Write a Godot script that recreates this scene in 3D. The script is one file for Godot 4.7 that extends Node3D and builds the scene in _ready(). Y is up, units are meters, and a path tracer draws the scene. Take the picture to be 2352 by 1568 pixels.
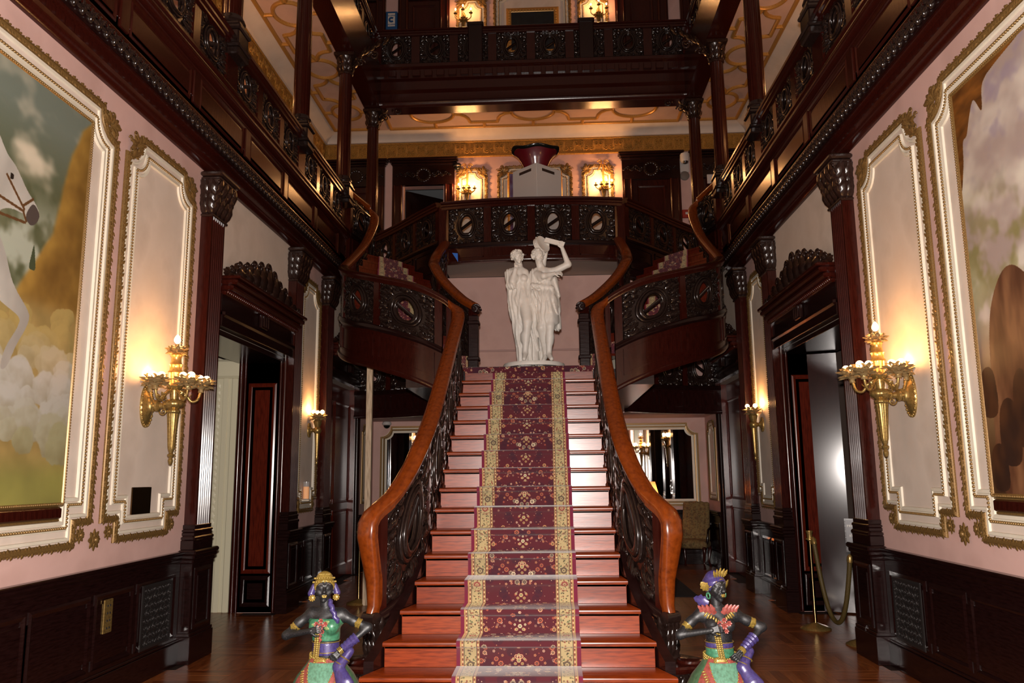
extends Node3D

# ---------------------------------------------------------------- helpers
var M := {}
var used := {}
var kid := {}
var rng := RandomNumberGenerator.new()
const W := 3.2          # half width of the hall
const RISE := 0.172
const GO := 0.2644

func numbered(n: String) -> String:
	if not used.has(n):
		used[n] = 0
		return n
	used[n] += 1
	return "%s_%03d" % [n, used[n]]

func thing(called: String, label: String, category: String, group := "", at := Vector3.ZERO, kind := "") -> Node3D:
	var o := Node3D.new()
	o.name = numbered(called)
	add_child(o, true)
	o.position = at
	meta(o, label, category, group, kind)
	return o

func meta(o: Node, label: String, category: String, group := "", kind := "") -> void:
	if label != "": o.set_meta("label", label)
	if category != "": o.set_meta("category", category)
	if group != "": o.set_meta("group", group)
	if kind != "": o.set_meta("kind", kind)

func put(parent: Node, called: String, mesh: Mesh, mat: Material, xf := Transform3D.IDENTITY, label := "", kind := "") -> MeshInstance3D:
	var o := MeshInstance3D.new()
	o.mesh = mesh
	o.material_override = mat
	o.transform = xf
	if parent == self:
		o.name = numbered(called)
	else:
		var key := str(parent.get_instance_id()) + called
		kid[key] = kid.get(key, -1) + 1
		o.name = called if kid[key] == 0 else "%s_%03d" % [called, kid[key]]
	parent.add_child(o, true)
	if label != "": o.set_meta("label", label)
	if kind != "": o.set_meta("kind", kind)
	return o

func many(parent: Node, called: String, mesh: Mesh, mat: Material, xfs: Array) -> void:
	if xfs.is_empty(): return
	var mm := MultiMesh.new()
	mm.transform_format = MultiMesh.TRANSFORM_3D
	mm.mesh = mesh
	mm.instance_count = xfs.size()
	for i in xfs.size(): mm.set_instance_transform(i, xfs[i])
	var o := MultiMeshInstance3D.new()
	o.multimesh = mm
	o.material_override = mat
	var key := str(parent.get_instance_id()) + called
	kid[key] = kid.get(key, -1) + 1
	o.name = called if kid[key] == 0 else "%s_%03d" % [called, kid[key]]
	parent.add_child(o, true)
	o.set_meta("kind", "stuff")

func structure(called: String, mesh: Mesh, mat: Material, label: String, category: String) -> MeshInstance3D:
	var o := put(self, called, mesh, mat)
	meta(o, label, category, "", "structure")
	return o

func copy(o: Node3D, at: Vector3, turn: float, label: String) -> Node3D:
	var c := o.duplicate() as Node3D
	c.name = numbered(o.name)
	add_child(c, true)
	c.position = at
	c.rotation.y = turn
	c.set_meta("label", label)
	return c

class G:
	var st := SurfaceTool.new()
	var n := 1
	func _init() -> void:
		st.begin(Mesh.PRIMITIVE_TRIANGLES)
	func tri(a: Vector3, b: Vector3, c: Vector3, s := 0xFFFFFFFF) -> void:
		st.set_smooth_group(s)
		st.add_vertex(a); st.add_vertex(b); st.add_vertex(c)
	func quad(a: Vector3, b: Vector3, c: Vector3, d: Vector3, s := 0xFFFFFFFF) -> void:
		st.set_smooth_group(s)
		st.add_vertex(a); st.add_vertex(b); st.add_vertex(c)
		st.add_vertex(a); st.add_vertex(c); st.add_vertex(d)
	func quv(a: Vector3, b: Vector3, c: Vector3, d: Vector3, ua: Vector2, ub: Vector2, uc: Vector2, ud: Vector2, s := 0xFFFFFFFF) -> void:
		st.set_smooth_group(s)
		st.set_uv(ua); st.add_vertex(a); st.set_uv(ub); st.add_vertex(b); st.set_uv(uc); st.add_vertex(c)
		st.set_uv(ua); st.add_vertex(a); st.set_uv(uc); st.add_vertex(c); st.set_uv(ud); st.add_vertex(d)
	# box with all edges chamfered a little
	func box(lo: Vector3, hi: Vector3, ch := 0.004) -> void:
		var a := Vector3(minf(lo.x, hi.x), minf(lo.y, hi.y), minf(lo.z, hi.z))
		var b := Vector3(maxf(lo.x, hi.x), maxf(lo.y, hi.y), maxf(lo.z, hi.z))
		var d := b - a
		var c := minf(ch, minf(d.x, minf(d.y, d.z)) * 0.3)
		var rings := []
		for lv in [[a.y, c], [a.y + c, 0.0], [b.y - c, 0.0], [b.y, c]]:
			var y: float = lv[0]
			var i: float = lv[1]
			rings.append(PackedVector3Array([Vector3(a.x + i + c, y, a.z + i), Vector3(b.x - i - c, y, a.z + i), Vector3(b.x - i, y, a.z + i + c), Vector3(b.x - i, y, b.z - i - c), Vector3(b.x - i - c, y, b.z - i), Vector3(a.x + i + c, y, b.z - i), Vector3(a.x + i, y, b.z - i - c), Vector3(a.x + i, y, a.z + i + c)]))
		for r in 3:
			for k in 8:
				quad(rings[r][k], rings[r][(k + 1) % 8], rings[r + 1][(k + 1) % 8], rings[r + 1][k])
		fan(rings[0]); fan(rings[3])
	func fan(r: PackedVector3Array) -> void:
		for k in range(1, r.size() - 1): tri(r[0], r[k], r[k + 1])
	# skin over rings; profile corners and path corners sharper than ~35 degrees stay crisp
	func loft(rings: Array, ring_closed: bool, loop := false, caps := true, crisp := 0.8) -> void:
		var m: int = rings[0].size()
		var nr := rings.size()
		var pg := PackedInt32Array()
		pg.resize(m)
		var r0: PackedVector3Array = rings[0]
		var g := 0
		for k in m:
			if k > 0 or ring_closed:
				var p := r0[(k - 1 + m) % m]
				var q := r0[k]
				var s := r0[(k + 1) % m]
				if (ring_closed or k < m - 1) and (q - p).normalized().dot((s - q).normalized()) < crisp: g += 1
			pg[k] = g
		if ring_closed and (r0[0] - r0[m - 1]).normalized().dot((r0[1] - r0[0]).normalized()) >= crisp:
			var last := pg[m - 1]
			for k in m:
				if pg[k] == last: pg[k] = pg[0]
		var span := nr if loop else nr - 1
		var pt := 0
		var rg := PackedInt32Array()
		for i in span:
			if i > 0:
				var a: PackedVector3Array = rings[i - 1]
				var b: PackedVector3Array = rings[i]
				var c: PackedVector3Array = rings[(i + 1) % nr]
				var t0 := Vector3.ZERO
				var t1 := Vector3.ZERO
				for k in m:
					t0 += b[k] - a[k]
					t1 += c[k] - b[k]
				if t0.normalized().dot(t1.normalized()) < crisp: pt += 1
			rg.append(pt)
		var mm := m if ring_closed else m - 1
		for i in span:
			var a: PackedVector3Array = rings[i]
			var b: PackedVector3Array = rings[(i + 1) % nr]
			for k in mm:
				quad(a[k], b[k], b[(k + 1) % m], a[(k + 1) % m], n + rg[i] * (g + 2) + pg[k])
		n += (pt + 1) * (g + 2)
		if caps and ring_closed and not loop:
			capf(rings[0]); capf(rings[nr - 1])
	func capf(r: PackedVector3Array) -> void:
		var c := Vector3.ZERO
		for p in r: c += p
		c /= r.size()
		for k in r.size(): tri(c, r[k], r[(k + 1) % r.size()])
	# profile points (x sideways, y along up) carried along a path, mitred
	func sweep(prof: PackedVector2Array, path: PackedVector3Array, up: Vector3, loop := false, closed := true, caps := true, crisp := 0.8) -> void:
		var rings := []
		var m := path.size()
		for i in m:
			var t0 := Vector3.ZERO
			var t1 := Vector3.ZERO
			if i > 0 or loop: t0 = (path[i] - path[(i - 1 + m) % m])
			if i < m - 1 or loop: t1 = (path[(i + 1) % m] - path[i])
			t0 = (t0 - up * t0.dot(up)).normalized()
			t1 = (t1 - up * t1.dot(up)).normalized()
			if t0 == Vector3.ZERO: t0 = t1
			if t1 == Vector3.ZERO: t1 = t0
			var t := (t0 + t1).normalized()
			var side := t.cross(up).normalized() / maxf(0.35, t.dot(t1))
			var r := PackedVector3Array()
			for p in prof: r.append(path[i] + side * p.x + up * p.y)
			rings.append(r)
		loft(rings, closed, loop, caps, crisp)
	func tube(path: PackedVector3Array, rad: Array, k := 6, caps := true) -> void:
		var rings := []
		var up := Vector3(0.31, 0.9, 0.17)
		for i in path.size():
			var t := (path[mini(i + 1, path.size() - 1)] - path[maxi(i - 1, 0)]).normalized()
			var s := t.cross(up)
			if s.length() < 0.05: s = t.cross(Vector3(1, 0, 0.2))
			s = s.normalized()
			up = s.cross(t).normalized()
			var r := PackedVector3Array()
			var w: float = rad[mini(i, rad.size() - 1)]
			for j in k:
				var a := TAU * j / k
				r.append(path[i] + (s * cos(a) + up * sin(a)) * w)
			rings.append(r)
		loft(rings, true, false, caps, 0.3)
	# profile of (radius, height) turned round an axis; flutes > 0 ripples the radius
	func lathe(prof: PackedVector2Array, at: Vector3, k := 16, xf := Basis.IDENTITY, flutes := 0, depth := 0.0, crisp := 0.75) -> void:
		var rings := []
		for j in k:
			var a := TAU * j / k
			var f := 1.0 - (depth * (0.5 + 0.5 * cos(a * flutes)) if flutes > 0 else 0.0)
			var r := PackedVector3Array()
			for p in prof: r.append(at + xf * Vector3(cos(a) * p.x * f, p.y, sin(a) * p.x * f))
			rings.append(r)
		loft(rings, false, true, false, crisp if flutes == 0 else 0.3)
	var more: SurfaceTool = null
	func add(mesh: Mesh, xf: Transform3D) -> void:
		if more == null:
			more = SurfaceTool.new()
			more.begin(Mesh.PRIMITIVE_TRIANGLES)
		more.append_from(mesh, 0, xf)
	func done() -> ArrayMesh:
		var own: ArrayMesh = null
		st.generate_normals()
		st.index()
		own = st.commit()
		if more == null: return own
		more.generate_normals()
		if own.get_surface_count() == 0: return more.commit()
		var both := SurfaceTool.new()
		both.begin(Mesh.PRIMITIVE_TRIANGLES)
		both.append_from(own, 0, Transform3D.IDENTITY)
		both.append_from(more.commit(), 0, Transform3D.IDENTITY)
		return both.commit()

func basis_to(dir: Vector3, up: Vector3) -> Basis:
	# y axis along dir, z axis near up
	var y := dir.normalized()
	var x := y.cross(up)
	if x.length() < 1e-4: x = y.cross(Vector3(0.3, 0.2, 0.9))
	x = x.normalized()
	return Basis(x, y, x.cross(y))

func box_mesh(lo: Vector3, hi: Vector3, ch := 0.004) -> ArrayMesh:
	var g := G.new()
	g.box(lo, hi, ch)
	return g.done()

func arc(c: Vector2, r: float, a0: float, a1: float, k: int) -> PackedVector2Array:
	var o := PackedVector2Array()
	for i in k + 1:
		var a := lerpf(a0, a1, float(i) / k)
		o.append(c + Vector2(cos(a), sin(a)) * r)
	return o

func P2(a: Array) -> PackedVector2Array:
	var o := PackedVector2Array()
	for i in range(0, a.size(), 2): o.append(Vector2(a[i], a[i + 1]))
	return o

# ---- paths with arc length
class Path:
	var p: PackedVector3Array
	var l := PackedFloat32Array()
	var total := 0.0
	func _init(pts: PackedVector3Array) -> void:
		p = pts
		l.append(0.0)
		for i in range(1, p.size()):
			var d := p[i] - p[i - 1]
			d.y = 0
			total += maxf(d.length(), 1e-4)
			l.append(total)
	func at(s: float) -> Vector3:
		var i := clampi(l.bsearch(s) - 1, 0, p.size() - 2)
		return p[i].lerp(p[i + 1], (s - l[i]) / (l[i + 1] - l[i]))
	func dir(s: float) -> Vector3:
		var d := at(minf(s + 0.03, total)) - at(maxf(s - 0.03, 0.0))
		d.y = 0
		return d.normalized()
	func cut(s0: float, s1: float) -> PackedVector3Array:
		var o := PackedVector3Array([at(s0)])
		for i in p.size():
			if l[i] > s0 + 0.004 and l[i] < s1 - 0.004: o.append(p[i])
		o.append(at(s1))
		return o
	func shifted(side: float, up: float) -> PackedVector3Array:
		var o := PackedVector3Array()
		for i in p.size():
			var d := dir(l[i])
			o.append(p[i] + d.cross(Vector3.UP) * side + Vector3.UP * up)
		return o

func smooth_path(pts: Array, k := 6) -> PackedVector3Array:
	var c := PackedVector3Array()
	for i in pts.size() - 1:
		var a: Vector3 = pts[maxi(i - 1, 0)]
		var b: Vector3 = pts[i]
		var d: Vector3 = pts[i + 1]
		var e: Vector3 = pts[mini(i + 2, pts.size() - 1)]
		for j in k: c.append(b.cubic_interpolate(d, a, e, float(j) / k))
	c.append(pts[-1])
	return c

# ---------------------------------------------------------------- materials
func tex(img: Image) -> ImageTexture:
	img.generate_mipmaps()
	return ImageTexture.create_from_image(img)

func noise_img(w: int, h: int, freq: float, seed_: int, ramp: Array, octaves := 4, type := FastNoiseLite.TYPE_SIMPLEX_SMOOTH) -> Image:
	var f := FastNoiseLite.new()
	f.seed = seed_
	f.frequency = freq
	f.fractal_octaves = octaves
	f.noise_type = type
	var g := f.get_seamless_image(w, h)
	if ramp.is_empty(): return g
	var gr := Gradient.new()
	gr.offsets = PackedFloat32Array()
	gr.colors = PackedColorArray()
	var offs := PackedFloat32Array()
	var cols := PackedColorArray()
	for i in ramp.size():
		offs.append(float(i) / (ramp.size() - 1))
		cols.append(ramp[i])
	gr.offsets = offs
	gr.colors = cols
	var lut := PackedByteArray()
	for i in 256:
		var c := gr.sample(i / 255.0)
		lut.append_array(PackedByteArray([c.r8, c.g8, c.b8]))
	g.convert(Image.FORMAT_L8)
	var d := g.get_data()
	var o := PackedByteArray()
	o.resize(w * h * 3)
	for i in w * h:
		var v := d[i] * 3
		o[i * 3] = lut[v]; o[i * 3 + 1] = lut[v + 1]; o[i * 3 + 2] = lut[v + 2]
	return Image.create_from_data(w, h, false, Image.FORMAT_RGB8, o)

func mat(called: String, c: Color, rough := 0.5, metal := 0.0, opts := {}) -> StandardMaterial3D:
	var m := StandardMaterial3D.new()
	m.resource_name = called
	m.albedo_color = c
	m.roughness = rough
	m.metallic = metal
	m.cull_mode = BaseMaterial3D.CULL_DISABLED
	if opts.has("tex"):
		m.albedo_texture = opts.tex
	if opts.has("scale"):
		m.uv1_triplanar = true
		m.uv1_world_triplanar = opts.get("world", true)
		m.uv1_scale = opts.scale
	if opts.has("bump"):
		m.heightmap_enabled = true
		m.heightmap_texture = opts.bump
		m.heightmap_scale = opts.get("depth", 0.1)
	if opts.has("rtex"):
		m.roughness_texture = opts.rtex
	if opts.has("coat"):
		m.clearcoat_enabled = true
		m.clearcoat = opts.coat
		m.clearcoat_roughness = opts.get("coat_rough", 0.1)
	if opts.has("glow"):
		m.emission_enabled = true
		m.emission = opts.glow
		m.emission_energy_multiplier = opts.get("power", 1.0)
	M[called] = m
	return m

func make_materials() -> void:
	var grain := tex(noise_img(256, 256, 0.02, 3, [Color(0.62, 0.58, 0.55), Color(0.85, 0.82, 0.8), Color(1, 1, 1), Color(0.9, 0.86, 0.84)], 5))
	var speck := tex(noise_img(256, 256, 0.08, 8, [], 3))
	var soft := tex(noise_img(256, 256, 0.015, 21, [], 3))
	var plast := tex(noise_img(256, 256, 0.012, 5, [Color(0.93, 0.92, 0.91), Color(1, 1, 1), Color(0.97, 0.965, 0.96)], 5))
	M.grain = grain; M.speck = speck; M.soft = soft
	var up := Vector3(9, 0.9, 9)
	mat("mahogany", Color("34100a"), 0.2, 0, {tex = grain, scale = up, bump = soft, depth = 0.03})
	mat("mahogany_dark", Color("1e0d0c"), 0.2, 0, {tex = grain, scale = Vector3(1.2, 9, 1.2), bump = soft, depth = 0.03})
	mat("mahogany_red", Color("551a0d"), 0.22, 0, {tex = grain, scale = Vector3(7, 0.8, 7)})
	mat("carved", Color("2c1c17"), 0.25, 0, {tex = grain, scale = Vector3(5, 5, 5)})
	mat("handrail", Color("7c370d"), 0.24, 0, {tex = grain, scale = Vector3(3, 3, 3)})
	mat("stair_wood", Color("a04a20"), 0.26, 0, {tex = grain, scale = Vector3(0.9, 12, 6), rtex = null, bump = speck, depth = 0.03})
	mat("plaster", Color("c9a49b"), 0.75, 0, {tex = plast, scale = Vector3(0.4, 0.4, 0.4)})
	mat("cream", Color("d2c3b5"), 0.6, 0, {tex = plast, scale = Vector3(0.5, 0.5, 0.5)})
	mat("cream_trim", Color("d8cfbc"), 0.5, 0, {tex = plast, scale = Vector3(0.5, 0.5, 0.5)})
	mat("ceiling_pink", Color("bd9f90"), 0.8, 0, {tex = plast, scale = Vector3(0.4, 0.4, 0.4)})
	mat("gilt", Color("c4924a"), 0.36, 0.3, {tex = grain, scale = Vector3(12, 12, 12)})
	mat("gilt_old", Color("8a6c3e"), 0.36, 0.4, {tex = grain, scale = Vector3(14, 14, 14)})
	mat("brass", Color("b5975a"), 0.32, 0.75, {tex = grain, scale = Vector3(8, 8, 8)})
	mat("brass_leaf", Color("b39a6c"), 0.42, 0.5, {tex = grain, scale = Vector3(20, 20, 20)})
	mat("brass_bright", Color("cdb27c"), 0.16, 1.0)
	mat("marble", Color("cfcac2"), 0.5, 0, {tex = plast, scale = Vector3(2, 2, 2)})
	mat("black_iron", Color("2a2729"), 0.35, 0.3)
	mat("white_paint", Color("bdb9b6"), 0.5)
	mat("bulb", Color(1, 0.93, 0.8), 0.3, 0, {glow = Color(1, 0.8, 0.5), power = 14.0})
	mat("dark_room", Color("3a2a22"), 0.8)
	mat("mirror", Color(0.93, 0.93, 0.93), 0.015, 1.0)
	mat("tread_wood", Color("84340f"), 0.24, 0, {tex = grain, scale = Vector3(0.9, 8, 8)})

# ---------------------------------------------------------------- scene
func _ready() -> void:
	var cam := Camera3D.new()
	cam.name = "camera"
	cam.position = Vector3(0.249, 1.65, 0)
	cam.rotation = Vector3(deg_to_rad(9.493), deg_to_rad(2.671), deg_to_rad(-0.584))
	cam.rotation_order = EULER_ORDER_YXZ
	cam.fov = 46.0
	cam.near = 0.05
	cam.far = 100
	add_child(cam)
	cam.current = true
	var env := Environment.new()
	env.background_mode = Environment.BG_COLOR
	env.background_color = Color(0, 0, 0)
	env.tonemap_mode = Environment.TONE_MAPPER_LINEAR
	env.tonemap_exposure = 1.0
	env.sdfgi_enabled = true
	env.ssao_enabled = true
	env.ssil_enabled = true
	var we := WorldEnvironment.new()
	we.environment = env
	we.name = "environment"
	add_child(we)
	# the camera's own flash, just above the lens
	var fl := SpotLight3D.new()
	fl.name = "camera_flash"
	fl.position = Vector3(0.249, 1.80, 0.02)
	fl.rotation = cam.rotation
	fl.light_color = Color(1.0, 0.96, 0.93)
	fl.light_energy = 62.0
	fl.light_size = 0.035
	fl.spot_range = 60
	fl.spot_attenuation = 2
	fl.spot_angle = 75
	fl.spot_angle_attenuation = 0.25
	fl.shadow_enabled = true
	add_child(fl)
	make_materials()
	more_materials()
	make_bits()
	build_floor()
	build_walls()
	for s in [-1, 1]: entablature(s)
	build_upper()
	build_all()

func more_materials() -> void:
	mat("floor_joint", Color("2a150a"), 0.6)
	var tones := [Color("82441e"), Color("8c4c24"), Color("773c1a"), Color("935329")]
	for v in 2:
		for c in 4: mat("plank%d%d" % [v, c], tones[c], 0.3, 0, {tex = M.grain, scale = Vector3(0.8, 1, 8) if v == 0 else Vector3(8, 1, 0.8)})
	mat("cream_door", Color("cdc6aa"), 0.45)
	mat("mahogany_gloss", Color("260e0d"), 0.125, 0, {tex = M.grain, scale = Vector3(6, 0.7, 6)})
	mat("carved_gloss", Color("231815"), 0.19, 0, {tex = M.grain, scale = Vector3(5, 5, 5)})
	mat("gilt_relief", Color("c08d3e"), 0.38, 0.3, {tex = M.grain, scale = Vector3(5, 5, 5), bump = M.speck, depth = 0.8})
	mat("white_room", Color("c9ccd0"), 0.8)

# ---------------------------------------------------------------- small carved pieces shared by everything
var leaf: ArrayMesh
var curl: ArrayMesh
var ball: ArrayMesh
var bead: ArrayMesh

func make_bits() -> void:
	var g := G.new()
	var nu := 7
	var nv := 4
	var pts := []
	for i in nu + 1:
		var u := float(i) / nu
		var row := PackedVector3Array()
		for j in nv + 1:
			var v := float(j) / nv * 2.0 - 1.0
			var w := 0.5 * pow(sin(PI * clampf(u * 0.94 + 0.06, 0, 1)), 0.8) * (0.7 + 0.3 * absf(cos(3.5 * PI * u)))
			row.append(Vector3(v * w, u, 0.34 * sin(PI * minf(u, 1.0)) * (1 - v * v * 0.75) + 0.2 * u * u * u - 0.1 * pow(1 - absf(v), 3) * sin(PI * u)))
		pts.append(row)
	for i in nu:
		for j in nv: g.quad(pts[i][j], pts[i + 1][j], pts[i + 1][j + 1], pts[i][j + 1], 1)
	leaf = g.done()
	g = G.new()
	var path := PackedVector3Array()
	var rad := []
	for i in 19:
		var t := float(i) / 18
		var r := lerpf(1.0, 0.2, pow(t, 0.7))
		var a := t * TAU * 1.45
		path.append(Vector3(cos(a) * r, sin(a) * r, 0.12 + 0.1 * t))
		rad.append(lerpf(0.2, 0.12, t) if i < 17 else 0.2)
	g.tube(path, rad, 5)
	curl = g.done()
	g = G.new()
	g.lathe(P2([0, -1, 0.6, -0.8, 0.95, -0.3, 0.95, 0.3, 0.6, 0.8, 0, 1]), Vector3.ZERO, 8, Basis.IDENTITY, 0, 0, 0.2)
	ball = g.done()
	g = G.new()
	g.lathe(P2([1, 0, 0.85, 0.5, 0.45, 0.85, 0, 1]), Vector3.ZERO, 6, Basis.IDENTITY, 0, 0, 0.2)
	bead = g.done()

# lumps set along a path: x along the path, y out of the wall
func along(path: PackedVector3Array, pitch: float, size: Vector3, n: Vector3, loop := false, tilt := 0.0, lift := 0.0) -> Array:
	var o := []
	var m := path.size()
	var k := 0
	for i in (m if loop else m - 1):
		var a := path[i]
		var b := path[(i + 1) % m]
		var L := a.distance_to(b)
		var c := maxi(1, roundi(L / pitch))
		var t := (b - a).normalized()
		var z := t.cross(n)
		for j in c:
			var bs := Basis(t, n, z)
			if tilt != 0.0: bs = bs * Basis(Vector3.UP, tilt * (1 if k % 2 == 0 else -1))
			o.append(Transform3D(bs * Basis.from_scale(size * Vector3(L / c / pitch, 1, 1)), a.lerp(b, (j + 0.5) / c) + n * lift))
			k += 1
	return o

# pairs of leaves crossing a moulding, all leaning the same way along a closed path
func leaves_along(path: PackedVector3Array, pitch: float, size: float, n: Vector3, lift: float) -> Array:
	var o := []
	var m := path.size()
	var k := 0
	for i in m:
		var a := path[i]
		var b := path[(i + 1) % m]
		var L := a.distance_to(b)
		var c := maxi(1, roundi(L / pitch))
		var t := (b - a).normalized()
		var side := t.cross(n)
		for j in c:
			for sd in [-1, 1]:
				var y: Vector3 = (t * 0.75 + side * sd * 0.65 + n * 0.12).normalized()
				var x := y.cross(n).normalized()
				var s := size * (1.0 + 0.18 * (k % 3 - 1))
				o.append(Transform3D(Basis(x * s * 0.75, y * s * 1.25, x.cross(y) * s * 0.9), a.lerp(b, (j + 0.2) / c) + n * lift))
				k += 1
	return o

# a plane to build on: a runs along it, b up, d out of it
class Face:
	var o: Vector3
	var u: Vector3
	var n: Vector3
	func _init(o_: Vector3, u_: Vector3, n_: Vector3) -> void:
		o = o_; u = u_; n = n_
	func at(a: float, b: float, d := 0.0) -> Vector3:
		return o + u * a + Vector3.UP * b + n * d
	func line(p: PackedVector2Array, d := 0.0) -> PackedVector3Array:
		var r := PackedVector3Array()
		for q in p: r.append(at(q.x, q.y, d))
		return r
	func box(g: G, a0: float, a1: float, b0: float, b1: float, d0: float, d1: float, ch := 0.004) -> void:
		g.box(at(a0, b0, d0), at(a1, b1, d1), ch)

func outline(a0: float, a1: float, b0: float, b1: float, cv: float, ss: float, st: float) -> PackedVector2Array:
	var s := 1.0 if a1 > a0 else -1.0
	var o := PackedVector2Array()
	if ss > 0:
		o.append_array(P2([a0 + s * ss, b0, a0 + s * ss, b0 + st, a0, b0 + st]))
	else:
		o.append(Vector2(a0, b0))
	for i in 7:
		var t := PI / 2 * i / 6
		o.append(Vector2(a0 + s * cv * sin(t), b1 - cv * cos(t)) if cv > 0 else Vector2(a0, b1))
		if cv <= 0: break
	for i in 7:
		var t := PI / 2 * i / 6
		o.append(Vector2(a1 - s * cv * cos(t), b1 - cv * sin(t)) if cv > 0 else Vector2(a1, b1))
		if cv <= 0: break
	if ss > 0:
		o.append_array(P2([a1, b0 + st, a1 - s * ss, b0 + st, a1 - s * ss, b0]))
	else:
		o.append(Vector2(a1, b0))
	return o

func flat_poly(f: Face, p: PackedVector2Array, d0: float, d1: float) -> ArrayMesh:
	var g := G.new()
	var t := Geometry2D.triangulate_polygon(p)
	for i in range(0, t.size(), 3):
		g.tri(f.at(p[t[i]].x, p[t[i]].y, d1), f.at(p[t[i + 1]].x, p[t[i + 1]].y, d1), f.at(p[t[i + 2]].x, p[t[i + 2]].y, d1))
	for i in p.size():
		var a := p[i]
		var b := p[(i + 1) % p.size()]
		g.quad(f.at(a.x, a.y, d0), f.at(b.x, b.y, d0), f.at(b.x, b.y, d1), f.at(a.x, a.y, d1))
	return g.done()

func spray(f: Face, a: float, b: float, dir: float, size: float, d: float, seed_: int) -> ArrayMesh:
	# a carved tuft of leaves and scrolls; dir is the angle it points to in the face plane
	var g := G.new()
	rng.seed = seed_
	for i in 7:
		var t := dir + (i - 3) * 0.62
		var v := (f.u * cos(t) + Vector3.UP * sin(t))
		var bs := basis_to(v, f.n) * Basis.from_scale(Vector3(0.5, rng.randf_range(0.75, 1.15), 0.7) * size)
		g.add(leaf, Transform3D(bs, f.at(a, b, d)))
	for i in 4:
		var t := dir + (i - 1.5) * 1.0
		var c := f.at(a + cos(t) * size * 0.75, b + sin(t) * size * 0.75, d)
		g.add(curl, Transform3D(Basis(f.u * (1 if i % 2 else -1), Vector3.UP, f.n) * Basis.from_scale(Vector3.ONE * size * 0.26), c))
	return g.done()

# ---------------------------------------------------------------- gilt wall panels
func wall_panel(f: Face, called: String, label: String, a0: float, a1: float, b0: float, b1: float, o := {}) -> Node3D:
	var t := thing(called, label, "wall panel", o.get("group", ""))
	var s := 1.0 if a1 > a0 else -1.0
	var cv: float = o.get("cv", 0.22)
	var ss: float = o.get("ss", 0.2)
	var st: float = o.get("st", 0.16)
	var w: float = o.get("w", 0.026)
	var ins: float = o.get("inset", 0.13)
	var out := outline(a0, a1, b0, b1, cv, ss, st)
	put(t, "field", flat_poly(f, out, 0.0, 0.008), M[o.get("field", "cream")])
	var g := G.new()
	g.sweep(P2([-w, 0, -w, 0.012, -w * 0.6, 0.028, 0, 0.034, w * 0.6, 0.028, w, 0.012, w, 0]), f.line(out, 0.004), f.n, true)
	put(t, "outer_moulding", g.done(), M.gilt_old)
	many(t, "leaf_course", leaf, M.gilt_old, leaves_along(f.line(out), w * 1.35, w * 1.5, f.n, 0.02))
	var inn := outline(a0 + s * ins, a1 - s * ins, b0 + ins, b1 - ins, maxf(cv - ins * 0.35, 0), ss * 0.85, st)
	many(t, "bead_row", bead, M.gilt_old, along(f.line(inn), w * 1.0, Vector3(w * 0.46, w * 0.6, w * 0.46), f.n, true, 0.0, 0.026))
	g = G.new()
	g.sweep(P2([-0.02, 0, -0.02, 0.014, 0.01, 0.022, 0.014, 0.0]), f.line(inn, 0.007), f.n, true)
	var inn2 := outline(a0 + s * (ins + 0.035), a1 - s * (ins + 0.035), b0 + ins + 0.035, b1 - ins - 0.035, maxf(cv - ins * 0.35, 0), ss * 0.85, st)
	g.sweep(P2([-0.016, 0, -0.012, 0.016, 0.012, 0.02, 0.018, 0.0]), f.line(inn2, 0.007), f.n, true)
	var o2 := outline(a0 + s * 0.05, a1 - s * 0.05, b0 + 0.05, b1 - 0.05, cv, ss, st)
	g.sweep(P2([-0.014, 0, -0.01, 0.016, 0.01, 0.016, 0.014, 0.0]), f.line(o2, 0.007), f.n, true)
	put(t, "inner_trim", g.done(), M.cream_trim)
	if o.get("ornament", true):
		var sz: float = o.get("size", 0.13)
		put(t, "corner_ornament", spray(f, a0 + s * cv * 0.5, b1 - cv * 0.5, 2.35 if s > 0 else 0.78, sz, 0.02, 11), M.gilt_old)
		put(t, "corner_ornament", spray(f, a1 - s * cv * 0.5, b1 - cv * 0.5, 0.78 if s > 0 else 2.35, sz, 0.02, 12), M.gilt_old)
		if ss > 0:
			for q in [a0 + s * ss * 0.5, a1 - s * ss * 0.5]:
				put(t, "rosette", rosette(f, q, b0 + st * 0.42, sz * 0.5), M.gilt_old)
	return t

func rosette(f: Face, a: float, b: float, r: float) -> ArrayMesh:
	var g := G.new()
	for k in 2:
		for i in 8:
			var t := TAU * (i + 0.5 * k) / 8
			var v := f.u * cos(t) + Vector3.UP * sin(t)
			g.add(leaf, Transform3D(basis_to(v, f.n) * Basis.from_scale(Vector3(0.62, 1.0 - 0.35 * k, 0.7) * r), f.at(a, b, 0.006 + 0.012 * k)))
	g.add(ball, Transform3D(Basis.from_scale(Vector3.ONE * r * 0.25), f.at(a, b, r * 0.35)))
	return g.done()

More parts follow.
